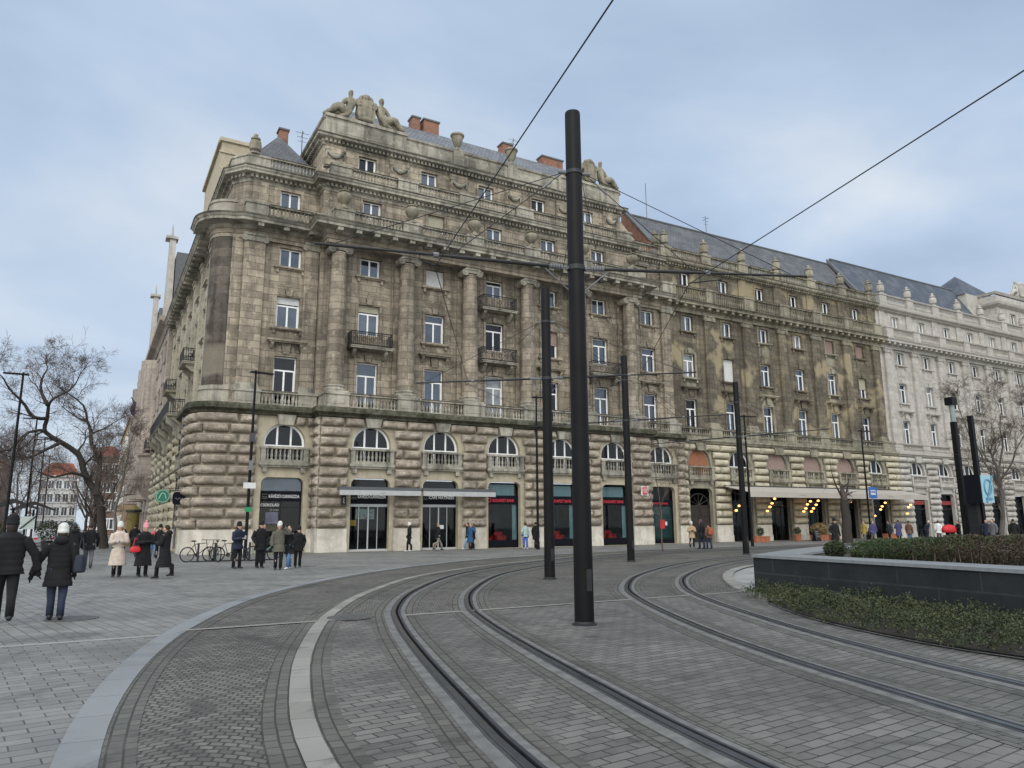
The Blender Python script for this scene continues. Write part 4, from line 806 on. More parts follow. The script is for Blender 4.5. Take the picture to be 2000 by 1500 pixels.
strip('kerb_stones', [p for p in isl if p.y > -36.5], 0, .3, .06, P_kerb); 
mb = MB(); ii = [p for p in isl if p.y > -36.5]; mb.rings([[(p.x, p.y, 0), (p.x, p.y, .06)] for p in ii], False, False); tag(mb.build('kerb_face', P_kerb), kind='structure')
strip('soil', [p for p in isl if p.y < -35], 0.02, 3.2, .045, plain('dark_soil', (.03, .024, .018), .95, .4))
# ---------------------------------------------------------------- tram rails
RL = ['tram rail nearest the light kerb line, outermost of the four', 'second tram rail from the left, left of the tall black pole', 'third tram rail from the left, right of the tall black pole', 'tram rail nearest the granite planter, innermost of the four']
for k, (c_, s_) in enumerate(((cR1, 0), (cR1, 1.46), (cR3, 0), (cR3, 1.46))):
    t = thing('tram_rail', RL[k], 'rail', (c_[0].x, c_[0].y, 0), 'tram rails')
    c2 = offset(c_, s_)
    for nm, d, pr, m_ in (('bed', 0, [(-.19, .0), (-.19, .010), (-.07, .012), (-.07, 0)], M_conc), ('bed', 0, [(.12, 0), (.12, .012), (.2, .010), (.2, 0)], M_conc), ('rubber_strip', 0, [(-.07, .0), (-.07, .016), (-.045, .02), (-.045, 0)], M_rubg), ('rubber_strip', 0, [(.1, 0), (.1, .018), (.12, .014), (.12, 0)], M_rubg),
                          ('rail_head', 0, [(-.045, 0), (-.045, .03), (-.038, .034), (.018, .034), (.024, .03), (.024, 0)], M_steel), ('groove', 0, [(.024, 0), (.024, .008), (.072, .008), (.072, 0)], M_rub), ('guard_lip', 0, [(.072, 0), (.072, .024), (.1, .024), (.1, 0)], M_steeld)):
        mb = MB(); sweep(mb, c2, pr); mb.build(nm, m_, t)
def disc(name, x, y, r, z, m_, lab, cat, dx=1):
    mb = MB(); mb.lathe((x, y, z), [(r, 0), (r, .01), (r*.93, .013), (r*.9, .009), (.01, .009)], 20)
    for i in range(-2, 3): mb.box((x-.02+i*r*.3, y-r*.6, z+.008), (x+.02+i*r*.3, y+r*.6, z+.014))
    solo(name, mb, m_, lab, cat, (x, y, 0))
disc('manhole_cover', -10.15, -33.75, .42, .006, plain('manhole_iron', (.085, .083, .078), .6, .3), 'dark oval-looking iron manhole cover beside the light kerb line', 'manhole cover')
disc('manhole_cover', -14.55, -31.05, .45, -.01, MATS['manhole_iron'], 'dark manhole cover in the plaza beside the walking couple', 'manhole cover')
# ---------------------------------------------------------------- granite planter
M_gran = stone('dark_granite_cladding', (.032, .035, .038), (.026, .029, .032), (.03, .03, .03), .3, 1.9, .5, -.5, bump=.15, streak=.2); M_cope = plain('granite_coping', (.21, .22, .222), .45, .15, scale=9)
t = thing('granite_planter', 'low curved wall of dark granite slabs with lighter coping round the shrub bed', 'planter', (-.75, -34.6, 0))
wl = catmull([(6.5, -31.2), (2.8, -32.8), (-.75, -34.6)], .8)[:-1]+catmull([(-.75, -34.6), (-1.12, -37.1), (-1.48, -39.5), (-1.78, -41.3), (-1.95, -43), (-2.2, -46)], .5)
wl = wl[::-1]
wl = [Vector(p) for p in wl]
dsgn = -1
mb = MB(); sweep(mb, wl, [(0, 0), (0, .84), (.55, .84), (.55, 0)]); mb.build('wall', M_gran, t)
mb = MB(); sweep(mb, wl, [(-.03, .84), (-.03, .9), (.92, .9), (.92, .84)]); mb.build('coping', M_cope, t)
bed = [p for p in offset(wl, .9)]; mb = MB(); mb.add([(p.x, p.y, .82) for p in bed]+[(20, -31, .82), (20, -46, .82)], [tuple(range(len(bed)+2))]); mb.build('planting_soil', MATS['dark_soil'], t)
# ---------------------------------------------------------------- foliage
def leafmat(name, c1, c2, c3):
    s = NT(name); P = s.pos(); col = s.mix(c1, c2, s.mr(s.noise(P, 2.2, 3), .4, .6, 0, 1)); col = s.mix(col, c3, s.mr(s.noise(P, 17, 2), .5, .62, 0, .9)); MATS[name] = s.fin(col, .65, spec=.3); return MATS[name]
L_jun = leafmat('juniper_green', (.046, .062, .03), (.078, .085, .036), (.012, .017, .009)); L_hedge = leafmat('hedge_green', (.045, .075, .025), (.065, .095, .03), (.02, .032, .014)); L_brn = leafmat('brown_winter_leaf', (.085, .058, .034), (.065, .058, .028), (.035, .024, .017))
L_box = leafmat('box_green', (.045, .06, .028), (.06, .075, .03), (.03, .035, .02)); M_bark = plain('dark_bark', (.04, .034, .03), .9, .35, scale=12); M_barkg = plain('grey_bark', (.11, .10, .088), .9, .35, scale=12); M_twig = plain('twig_brown', (.10, .075, .062), .9, .3)
def leaves(mb, c, n, sz, upz=.5, mi=None, rn=R):
    mi = mi or 0
    for _ in range(n):
        p = c(); d = Vector((rn.gauss(0, 1), rn.gauss(0, 1), rn.gauss(upz, .7))).normalized(); s_ = d.cross(Vector((rn.gauss(0, 1), rn.gauss(0, 1), rn.gauss(0, 1)))).normalized(); l_ = sz*rn.uniform(.6, 1.4)
        k = len(mb.v); mb.v += [tuple(p-s_*l_*.28), tuple(p+d*l_*.5-s_*l_*.3), tuple(p+d*l_), tuple(p+d*l_*.45+s_*l_*.3)]; mb.f.append((k, k+1, k+2, k+3)); mb.mi.append(mi(p) if callable(mi) else mi)
# ground cover between the island edge and the wall
RG = random.Random(5); mb = MB(); nears = [p for p in isl if p.y < -34.9]
def gc_h(x, y): return .11+.22*(.5+noise.noise(Vector((x*1.1, y*1.1, 0))))+.2*noise.noise(Vector((x*2.9, y*2.9, 3)))
def gc_pt():
    while True:
        t_ = RG.random(); p = nears[min(len(nears)-1, int(t_*len(nears)))]; x = p.x-.12+RG.random()*3.4; y = p.y+RG.uniform(-.3, .3)
        fr = max(0, min(1, (y+34.6)/-8.7)); xw = -.78-1.05*fr
        if x > xw+.05: continue
        e_ = min(1, max(0, x-p.x+.16)/.35); hh = gc_h(x, y)*(.35+.65*e_); return Vector((x, y, .04+hh*(1-RG.random()**2.2*.8)))
def gc_branch():
    p = gc_pt(); return p
for _ in range(11000):                               # little feathery sprays
    p = gc_pt(); d = Vector((RG.gauss(-.25, .6), RG.gauss(0, .6), RG.uniform(.25, .9))).normalized(); l_ = RG.uniform(.05, .12)
    for k in range(7):
        q = p+d*l_*k/6; leaves(mb, lambda: q+Vector((RG.gauss(0, .012), RG.gauss(0, .012), 0)), 1, .034, .4, 0, RG)
tag(mb.build('ground_cover', L_jun, recalc=False), 'low feathery evergreen ground cover in front of the granite wall', 'ground cover', kind='stuff')
def hedge(name, path, wid, z0, hf, n, sz, mats, lab, seed, mi=None, cat='hedge', stems=40):
    rn = random.Random(seed); mb = MB(); P = catmull(path, .3)
    def pt():
        i = rn.randrange(len(P)-1); p = P[i]+(P[i+1]-P[i])*rn.random(); tt = i/len(P); h = hf(tt); a = rn.uniform(0, 2*pi); rr = 1-rn.random()**2*.5
        u_ = math.cos(a)*wid*rr*(1+.25*noise.noise(Vector((p.x*1.3, p.y*1.3, a)))); v_ = (.5+.5*math.sin(a)*rr*(1+.2*noise.noise(Vector((p.x*2, p.y*2, a+5)))))*h
        d = (P[i+1]-P[i]).normalized(); e_ = math.sin(pi*min(1, min(tt, 1-tt)*12)*.5)**.5 if True else 1
        return Vector((p.x+d.y*u_*e_, p.y-d.x*u_*e_, z0+v_*(.3+.7*e_)))
    leaves(mb, pt, n, sz, .4, mi, rn)
    base = (P[0].x, P[0].y, z0); o = thing(name, lab, cat, base); me = mb.mesh('foliage', mats, base, recalc=False); link('foliage', me, o)
    st = MB()
    for _ in range(stems): p = pt(); st.tube([(p.x+rn.uniform(-.1, .1), p.y+rn.uniform(-.1, .1), z0), (p.x, p.y, p.z)], [.012, .005], 3, False)
    me = st.mesh('stem', M_twig, base, recalc=False); link('stem', me, o); return o
hedge('hedge', [(1.05, -35.9), (.75, -37), (.5, -38.3), (.45, -40), (.3, -42.5)], .42, .84, lambda t: .38+.34*t, 42000, .036, [L_hedge, L_brn], 'clipped hedge, green at one end and brown at the other, behind the granite wall', 3, lambda p: 1 if p.y+R.gauss(0, .8)+1.6*(p.z-1.2) < -38.4 else 0, stems=260)
mb = MB(); rn_ = random.Random(8)
def bp():
    a = Vector((rn_.gauss(0, 1), rn_.gauss(0, 1), rn_.gauss(0, 1))).normalized()*(1-rn_.random()**2*.6); return Vector((.95+a.x*.24, -35.55+a.y*.24, 1.0+a.z*.2+.02*noise.noise(a*4)))
leaves(mb, bp, 2200, .05, .3, 0, rn_); t = thing('round_shrub', 'small rounded bush at the end of the hedge on the planter', 'shrub', (.95, -35.55, .82)); link('foliage', mb.mesh('foliage', L_box, t.location, recalc=False), t)
mb = MB(); [mb.tube([(.95, -35.55, .8), (.95+.1*math.cos(i), -35.55+.1*math.sin(i), 1.0)], .012, 4) for i in range(5)]; link('stem', mb.mesh('stem', M_bark, t.location), t)
# ---------------------------------------------------------------- catenary masts
M_wire = plain('dark_wire', (.015, .015, .017), .5, .1); M_ins = plain('grey_insulator', (.16, .165, .17), .45, .1); M_galv = plain('galvanised_steel', (.2, .21, .22), .45, .1, metal=.5)
T = lambda x, y, z: Vector((x, y, z))
masts = [((-7.12, -36.77), .155, 9.3, T(-11.6, -35.72, 6.2), T(-3.04, -38.48, 6.2), T(-9.52, -35.9, 6.1), T(-4.9, -37.3, 6.1), 'tall thick black tram mast in the middle foreground with cable arms on both sides'),
         ((-2.13, -27.83), .155, 9.2, T(-5.5, -25.2, 6.2), T(1.44, -30.8, 6.2), T(-4.11, -26.22, 6.1), T(.23, -29.45, 6.1), 'black tram mast just left of and behind the foreground mast'),
         ((6.26, -21.21), .155, 9.2, T(3.6, -16.9, 6.25), T(9.3, -24.6, 6.25), T(4.6, -18.7, 6.15), T(7.9, -23.4, 6.15), 'black tram mast in the middle distance in front of the red bank window'),
         ((15.66, -18.98), .155, 9.2, T(14.2, -13.6, 6.25), T(17.6, -23.2, 6.25), T(14.6, -15.2, 6.15), T(17, -21.2, 6.15), 'black tram mast beside the left end of the long cafe awning')]
for (x, y), r, h, aL, aR, wL, wR, lab in masts:
    t = thing('tram_mast', lab, 'mast', (x, y, 0), 'tram masts along the tracks')
    mb = MB(); mb.lathe((x, y, 0), [(r*1.06, 0), (r, 3.0), (r*.94, h-.06), (r*.9, h-.01), (r*.5, h)], 24); mb.build('pole', M_pole, t, smooth=40)
    mb = MB(); mb.lathe((x, y, 8.02), [(r*1.04, 0), (r*1.04, .07)], 16); mb.lathe((x, y, 6.15), [(r*1.05, 0), (r*1.05, .09)], 16); mb.build('clamp_band', M_iron, t)
    mb = MB(); mb.lathe((x, y, 0), [(r*1.35, 0), (r*1.35, .02), (r*1.1, .03), (r*1.07, .06)], 20); mb.build('base_collar', M_iron, t); mb = MB(); mb.box((x-.05, y-r*1.06-.006, .55), (x+.05, y-r*.9, .9)); mb.build('service_hatch', M_iron, t)
    for tip, wr in ((aL, wL), (aR, wR)):
        c = T(x, y, 6.2); d = (tip-c).normalized(); hd = Vector((d.x, d.y, 0)).normalized(); a0 = c+hd*(r+.02); L_ = (tip-c).length
        mb = MB(); mb.tube([a0+hd*.35, c+d*L_*.5], .034, 8); mb.tube([c+d*L_*.46, tip], .025, 8); mb.tube([c+d*L_*.62, c+d*L_*.62+T(0, 0, -.12), wr+T(0, 0, .02)], .012, 6)
        o = mb.build('cantilever_arm', M_iron, t)
        m2 = MB(); m2.tube([a0, a0+hd*.38], .022, 8)
        for i in range(5): m2.tube([a0+hd*(.1+.05*i), a0+hd*(.125+.05*i)], .05, 10)
        m2.build('insulator', M_ins, o, off=t.location); m2 = MB(); m2.tube([c+d*L_*.55, c+d*L_*.57], .05, 8); m2.build('arm_clamp', M_ins, o, off=t.location)
        m4 = MB(); m4.tube([c+hd*r+T(0, 0, -.42), a0+hd*.42+T(0, 0, -.05)], .012, 6); m4.tube([c+hd*r+T(0, 0, -.02), a0], .05, 6); m4.build('strut', M_galv, o, off=t.location)
        m3 = MB(); tp = T(x, y, 8.05)+hd*(r+.05)
        m3.tube([tp, c+d*L_*.93+T(0, 0, .03)], .008, 4); m3.tube([tp, c+d*L_*.5+T(0, 0, .03)], .008, 4); m3.build('stay_wire', M_wire, t)
        m5 = MB(); m5.tube([T(x, y, 8.05)+hd*r, tp+hd*.1], .03, 6); m5.tube([tp+(c+d*L_*.5-tp)*.12, tp+(c+d*L_*.5-tp)*.2], .022, 6); m5.build('stay_insulator', M_ins, t)
def wire(pts, lab, r=.0085, sag=.0, group='overhead tram wires', name='contact_wire'):
    P = []
    for a, b in zip(pts, pts[1:]):
        k = 8
        for i in range(k): t_ = i/k; q = a+(b-a)*t_; q = q+T(0, 0, -sag*4*t_*(1-t_)); P.append(q)
    P.append(pts[-1]); mb = MB(); mb.tube(P, r, 5); solo(name, mb, M_wire, lab, 'wire', tuple(pts[0]), group)
wire([T(-11.9, -49, 6.05), T(-11.15, -44.0, 6.0), masts[0][5], masts[1][5], masts[2][5], masts[3][5], T(40, -12.2, 6.1), T(110, -9.3, 6.1)], 'overhead wire above the left track, passing left of the foreground mast')
wire([T(-8.0, -49, 6.05), T(-6.75, -43.9, 6.0), masts[0][6], masts[1][6], masts[2][6], masts[3][6], T(40, -18.2, 6.1), T(110, -15, 6.1)], 'overhead wire above the right track, running to the top right')
wire([T(-7.12+.15, -36.7, 8.0), T(-2.13, -27.83, 8.0)], 'slack cable strung from the top of the foreground mast to the mast behind', .007, .5, name='span_cable')
wire([T(-6.97, -36.8, 7.95), T(6.26, -21.2, 8.3)], 'thin span cable from the foreground mast to the mast by the bank', .006, .15, name='span_cable')
wire([T(-2.0, -27.8, 7.95), T(15.6, -18.6, 8.0)], 'thin span cable between the second mast and the mast by the awning', .006, .4, name='span_cable')
wire([T(-32, 55, 16), T(-10, 62, 15.5)], 'pair of thin wires crossing the side street above the tree', .02, .3, name='span_cable')
# ---------------------------------------------------------------- street lamps
def lamp(x, y, h, lab, arm=(1, 0), kind=0, extras=()):
    t = thing('street_lamp', lab, 'street lamp', (x, y, 0), 'tall slim street lamps')
    mb = MB(); mb.lathe((x, y, 0), [(.11, 0), (.11, .5), (.085, .52), (.075, h*.6), (.055, h)], 12); mb.build('pole', M_pole, t, smooth=40)
    a = Vector((arm[0], arm[1], 0)).normalized(); b = Vector((-a.y, a.x, 0)); p = T(x, y, h-.15)
    mb = MB(); q = [p-a*.28-b*.15, p+a*.95-b*.13, p+a*.95+b*.13, p-a*.28+b*.15]; mb.add([tuple(v) for v in q]+[tuple(v+T(0, 0, .07)) for v in q], [(3, 2, 1, 0), (4, 5, 6, 7), (0, 1, 5, 4), (1, 2, 6, 5), (2, 3, 7, 6), (3, 0, 4, 7)]); mb.build('lamp_head', M_pole, t)
    mb = MB(); q = [p+a*.2-b*.1+T(0, 0, -.012), p+a*.85-b*.1+T(0, 0, -.012), p+a*.85+b*.1+T(0, 0, -.012), p+a*.2+b*.1+T(0, 0, -.012)]; mb.add([tuple(v) for v in q]+[tuple(v+T(0, 0, .01)) for v in q], [(3, 2, 1, 0), (4, 5, 6, 7)]); mb.build('lamp_glass', M_ins, t)
    for e_ in extras:
        nm, z, w_, hh, m_ = e_; mb = MB(); mb.box((x-w_/2, y-.14, z), (x+w_/2, y-.09, z+hh)); mb.build(nm, m_, t)
    return t
M_signw = plain('white_sign_plate', (.6, .6, .58), .5, .05); M_green = plain('green_sign', (.02, .25, .09), .5, .1); M_sign2 = plain('dark_grey_box', (.05, .05, .055), .5, .1)
lamp(-7.35, -6.9, 9.85, 'slim dark street lamp with signs and cameras in front of the corner rustication', (1, .2), extras=(('sign_plate', 3.55, .62, .3, M_signw), ('green_marker', 2.35, .34, .24, M_green), ('camera_box', 6.0, .3, .45, M_sign2), ('camera_box', 4.5, .2, .5, M_ins)))
lamp(11.26, -5.29, 10.2, 'slim dark street lamp left of the second mast, in front of the bank', (1, -.3))
lamp(26.14, -9.76, 9.3, 'slim dark street lamp behind the mast at the awning end', (1, -.2))
lamp(44.0, -6.5, 9.6, 'slim dark street lamp in front of the pale building boundary', (1, -.2))
for (x, y, h), lb in zip(((-18.45, 2, 10.3), (-19.0, 24.8, 10.6), (-19.2, 42, 10.6), (-19.6, 63, 10.6)), ('nearest lamp of the left street row, at the photo edge', 'second lamp of the left street row, thinner and lower in view', 'third lamp of the left street row', 'farthest lamp of the left street row, in front of the red roof')): lamp(x, y, h, lb, (-1, 0))
# ---------------------------------------------------------------- writing
M_lw = plain('white_lettering', (.62, .62, .62), .6, .02); M_lr = plain('red_lettering', (.55, .03, .05), .5, .02); M_red = plain('bright_red', (.55, .02, .025), .5, .12); M_lg = plain('grey_lettering', (.25, .25, .25), .6, .02)
def text(body, size, x, y, z, m_, parent, name='lettering', rz=0, tilt=0, w=None, ry=0, ex=.006, align='LEFT', spc=1):
    cu = bpy.data.curves.new('t', 'FONT'); cu.body = body; cu.size = size; cu.extrude = ex; cu.align_x = align; cu.space_character = spc; cu.offset = size*.012
    o = bpy.data.objects.new('t', cu); COL.objects.link(o); dg = bpy.context.evaluated_depsgraph_get(); me = bpy.data.meshes.new_from_object(o.evaluated_get(dg)); bpy.data.objects.remove(o)
    xs = [v.co.x for v in me.vertices]
    if w: k = w/(max(xs)-min(xs)); 
    else: k = 1
    Mx = Matrix.Rotation(rz, 4, 'Z') @ Matrix.Rotation(rad(90), 4, 'X') @ Matrix.Rotation(ry, 4, 'Z') @ Matrix.Diagonal((k, 1, 1, 1)); me.transform(Mx); me.name = name; me.materials.clear(); me.materials.append(m_)
    off = Vector(parent.location)+(Vector(parent.parent.location) if parent.parent else Vector())
    return link(name, me, parent, Vector((x, y, z))-off)
# ---------------------------------------------------------------- shopfronts
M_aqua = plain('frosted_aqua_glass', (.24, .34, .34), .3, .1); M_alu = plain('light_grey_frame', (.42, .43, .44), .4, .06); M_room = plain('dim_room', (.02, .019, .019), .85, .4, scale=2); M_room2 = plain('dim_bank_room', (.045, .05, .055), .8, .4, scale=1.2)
M_poster = NT('food_poster'); 
_s = M_poster; _p = _s.pos((2.2, 2.2, 2.2)); _v = _s.n('ShaderNodeTexVoronoi', v={'Scale': 2.4}); _s.t.links.new(_p[0].outputs[0], _v.inputs['Vector']); M_poster = _s.fin(_s.mix((.30, .34, .32), (.22, .07, .03), _s.mr((_v, 0), .25, .4, 1, 0)), .5)
M_orange = plain('orange_sign', (.55, .26, .03), .5, .05); M_wood = plain('dark_varnished_wood', (.03, .022, .018), .35, .3)
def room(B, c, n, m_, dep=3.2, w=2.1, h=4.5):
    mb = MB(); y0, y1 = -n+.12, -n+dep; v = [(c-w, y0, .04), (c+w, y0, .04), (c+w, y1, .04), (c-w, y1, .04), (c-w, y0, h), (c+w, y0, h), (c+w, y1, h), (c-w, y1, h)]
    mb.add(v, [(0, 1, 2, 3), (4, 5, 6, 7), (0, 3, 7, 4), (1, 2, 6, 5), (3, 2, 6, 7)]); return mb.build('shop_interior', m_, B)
def front(B, c, n, kind, txt=None):
    ow = 1.29; y = -n; P = MB(); fr = MB(); b = lambda m_, x0, x1, z0, z1, d0=-.03, d1=.05: m_.box((c+x0, y+d0, z0), (c+x1, y+d1, z1))
    o = None; frm = {'cafe': M_alu, 'door': M_dark, 'bank': M_navy, 'bankdoor': M_navy, 'gate': M_wood, 'bistro': M_dark, 'red': M_dark}[kind]
    b(fr, -ow, -ow+.07, .05, 4.5); b(fr, ow-.07, ow, .05, 4.5)
    if kind == 'cafe':
        fr = MB(); b(fr, -ow+.02, ow-.02, 2.78, 2.95, -.06); [b(fr, x-.018, x+.018, .1, 2.78, -.04) for x in (-.62, .0, .62)]; b(fr, -.04, .04, .1, 2.78, -.05); b(fr, -ow, ow, .02, .14, -.12)
    if kind in ('bank',): b(fr, -ow, ow, .1, .55); b(fr, -ow, ow, 3.0, 3.62, -.045); b(fr, -ow, ow, 4.4, 4.5)
    if kind == 'bankdoor': b(fr, -ow, ow, 3.0, 3.5, -.045); b(fr, -.04, .04, .1, 3); b(fr, -ow, ow, .1, .4)
    if kind == 'door': b(fr, -ow, ow, 3.62, 3.72); b(fr, .0, .06, .1, 3.1); b(fr, -ow, ow, 2.72, 2.76)
    if kind == 'bistro': b(fr, -ow, ow, 3.0, 3.1); [b(fr, x-.03, x+.03, .1, 3) for x in (-.4, .4)]
    if kind == 'red': b(fr, -ow, ow, 2.9, 3.0)
    if kind == 'gate':
        fr = MB(); b(fr, -ow, -.02, .05, 3.0, -.02); b(fr, .02, ow, .05, 3.0, -.02)
        for sx in (-1, 1):
            for z0, z1 in ((.25, .95), (1.15, 2.05), (2.2, 2.85)): x0, x1 = sorted((sx*.22, sx*1.1)); b(fr, x0, x1, z0, z1, -.06)
        b(fr, -ow, ow, 3.0, 3.12, -.08); fr.tube([(c+1.2*math.cos(a), y, 3.1+1.0*math.sin(a)) for a in [i*pi/12 for i in range(13)]], .07, 6); [fr.tube([(c, y, 3.1), (c+1.15*math.cos(a), y, 3.1+math.sin(a)*.95)], .03, 5) for a in (.5, 1.05, 1.57, 2.1, 2.65)]
    o = fr.build({'gate': 'double_door'}.get(kind, 'shop_window'), frm, B)
    b(P, -ow+.05, ow-.05, .12, 4.5, .0, .012)
    if kind != 'gate': P.build('pane', G_shop if kind != 'door' else G_shop, o, off=B.location)
    def part(nm, m_, *bs):
        mb = MB(); [b(mb, *q) for q in bs]; return mb.build(nm, m_, o, off=B.location)
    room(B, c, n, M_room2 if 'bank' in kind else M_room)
    if kind in ('cafe', 'door'):
        part('fascia', M_navy, (-ow+.03, ow-.03, 3.1 if kind == 'door' else 2.95, 3.72, -.05, .0)); text(txt, .27, c-.72, y-.055, 3.32, M_lw, o, w=1.85)
        mb = MB(); [mb.box((c-1.12+.36*t_, y-.057, z), (c-1.12+.36*t_+.02, y-.05, z+.02)) for t_ in (0, 1) for z in (3.3, 3.36, 3.42, 3.48)]; mb.box((c-1.12, y-.057, 3.52), (c-.82, y-.05, 3.535)); mb.box((c-1.12, y-.057, 3.26), (c-.82, y-.05, 3.275)); mb.tube([(c-1.08+.05*i, y-.055, 3.36+.05*math.sin(i*2.1)) for i in range(6)], .012, 4); mb.build('logo', M_lg, o, off=B.location)
        if kind == 'cafe': part('transom_glass', G[1], (-ow+.02, ow-.02, 3.75, 4.5, -.02, .0))
    if kind == 'cafe' and c < 3: part('poster', M_poster, (-.8, .42, 2.0, 2.65, .03, .05)); part('orange_board', M_orange, (-ow+.06, -.75, 1.6, 1.95, .03, .05))
    if kind == 'cafe' and c > 3: part('notice', M_signw, (.05, .4, 1.35, 1.6, -.01, -.005))
    if kind == 'door':
        part('transom_glass', G[0], (-ow+.02, ow-.02, 3.75, 4.5, -.02, .0)); text('CSOKOLÁD', .24, c-1.18, y-.045, 2.8, M_lw, o, w=1.1); text('ÉS CUKI', .16, c-.62, y-.045, 2.52, M_lg, o, w=.5); part('poster', plain('grey_violet_poster', (.1, .1, .14), .5, .3, scale=2), (-.85, -.1, 1.75, 2.45, -.03, -.02))
        part('shelf', plain('pastry_shelf', (.22, .13, .06), .6, .6, scale=9), (-1.15, .0, 1.3, 1.7, .4, .7), (-1.15, .0, .5, 1.0, .4, .7))
    if kind == 'bank':
        part('frosted_glass', M_aqua, (-ow+.1, ow-.3, 3.62, 4.42, .03, .05), (ow-.45, ow-.1, .55, 3.0, .06, .08)); text('BUDAPEST BANK', .3, c-.8, y-.055, 3.17, M_lr, o, w=1.75)
        mb = MB(); mb.tube([(c-1.03+.13*math.cos(a), y-.05, 3.28+.13*math.sin(a)) for a in [i*pi/8 for i in range(17)]], .03, 5); mb.box((c-1.06, y-.055, 3.25), (c-1.0, y-.045, 3.31)); mb.build('logo', M_lr, o, off=B.location)
        mb = MB()
        for x in (-.75, .35): mb.box((c+x-.32, y+.7, .35), (c+x+.32, y+1.3, .62)); mb.box((c+x-.32, y+1.2, .35), (c+x+.32, y+1.35, 1.1)); mb.box((c+x-.36, y+.7, .35), (c+x-.3, y+1.3, .85)); mb.box((c+x+.3, y+.7, .35), (c+x+.36, y+1.3, .85))
        mb.build('red_armchairs', M_red, o, off=B.location)
        part('display_board', M_room, (-.3, .55, 1.6, 2.7, 1.4, 1.5), (-1.1, -.7, .1, 2.9, 1.8, 1.9))
    if kind == 'bankdoor': text('BUDAPEST BANK', .22, c-1.15, y-.055, 3.14, M_lr, o, w=1.9); part('red_cross_sign', M_red, (-.15, .35, 1.2, 1.9, -.02, -.01)); part('notice', M_signw, (.4, .62, 1.45, 1.75, -.02, -.01), (-1.1, -.9, .55, .85, -.02, -.01)); part('frosted_glass', plain('green_glass', (.03, .07, .06), .2, .3, scale=1), (-ow+.1, ow-.1, .4, 2.95, .03, .05))
    if kind == 'red': part('fascia', plain('dull_red_fascia', (.24, .03, .03), .6, .2), (-ow+.1, ow-.1, 3.4, 3.8, -.04, .0)); part('counter', plain('shop_counter', (.1, .1, .1), .6, .5), (-1, 1, .4, 1.3, .8, 1.2))
    if kind == 'bistro': part('bottle_shelf', plain('bottle_shelf', (.10, .07, .04), .5, .8, scale=8), (-1.1, 1.1, .9, 1.0, 1.6, 1.9), (-1.1, 1.1, 1.5, 1.6, 1.6, 1.9), (-1.1, 1.1, 2.1, 2.2, 1.6, 1.9))
    return o
front(CB, -4.3, .3, 'door', 'KÁVÉZÓ·CUKRÁSZDA'); front(CB, cc[0], 1.35, 'cafe', 'KÁVÉZÓ·CUKRÁSZDA'); front(CB, cc[1], 1.35, 'cafe', 'CAFE MATINEES')
for i in (2, 3, 4): front(CB, cc[i], 1.35, 'bank')
front(CB, 26.1, .3, 'bankdoor'); front(MBld, mc[0], -.42, 'gate')
for i in range(1, 6): front(MBld, mc[i], -.42, 'bistro')
for i in range(8): front(WB, wc[i], -.42, 'red' if i < 2 else 'bistro')
for c in side_c:
    mb = MB(); mb.box((XS-.45, c-1.25, .1), (XS-.4, c+1.25, 4.5)); mb.build('shop_window', G[1], CB)
text('MUZEUM', .2, cc[1]+.08, -1.26-.02-.05, 6.75, M_lw, CB, ry=pi/2, w=.85)
# ---------------------------------------------------------------- awnings
M_cas = plain('awning_cassette_grey', (.09, .095, .1), .4, .1); M_val = plain('pale_valance', (.40, .40, .39), .7, .08)
for i, (a, b, lb) in enumerate(((-1.35, 4.05, 'rolled-in awning over the cafe window with the food poster'), (4.15, 9.5, 'rolled-in awning over the cafe window left of the bank'))):
    t = thing('awning', lb, 'awning', ((a+b)/2, -2.2, 3.4), 'rolled-in cafe awnings'); mb = MB(); mb.box((a, -2.75, 3.74), (b, -2.25, 3.92)); mb.box((a+.05, -2.7, 3.92), (b-.05, -2.3, 3.97)); mb.build('cassette', M_cas, t)
    mb = MB(); mb.box((a+.03, -2.78, 3.46), (b-.03, -2.72, 3.76)); mb.build('valance', M_val, t); mb = MB(); mb.tube([(a+2.6+.05*j, -2.785, 3.6+.04*math.sin(j*2)) for j in range(9)], .012, 4); mb.build('emblem', M_lg, t)
t = thing('awning', 'long pale cream awning with a straight valance along the yellow stone building', 'awning', (45, -.4, 4.5)); mb = MB(); a, b = 33.3, 58.4
mb.add([(a, -.35, 4.78), (b, -.35, 4.78), (b, -3.1, 4.18), (a, -3.1, 4.18), (a, -.35, 4.74), (b, -.35, 4.74), (b, -3.1, 4.14), (a, -3.1, 4.14)], [(0, 1, 2, 3), (7, 6, 5, 4), (0, 4, 5, 1), (1, 5, 6, 2), (2, 6, 7, 3), (3, 7, 4, 0)])
mb.build('canopy', plain('cream_awning_cloth', (.42, .38, .33), .8, .06, scale=.8), t); mb = MB(); mb.box((a, -3.14, 3.74), (b, -3.11, 4.2)); mb.build('valance', MATS['cream_awning_cloth'], t)
mb = MB(); mb.box((a, -.42, 4.7), (b, -.28, 4.86)); [mb.tube([(x, -.35, 4.5), (x, -1.7, 4.0), (x, -3.05, 4.12)], .03, 5) for x in [a+.3+i*(b-a-.6)/9 for i in range(10)]]; mb.build('folding_arms', M_iron, t)
for i, x in enumerate((39.5, 45.5, 52)): mb = MB(); mb.tube([(x+.12*j, -3.15, 3.98+.07*math.sin(j*1.9)) for j in range(8)], .02, 4); mb.build('emblem', M_lg, t)
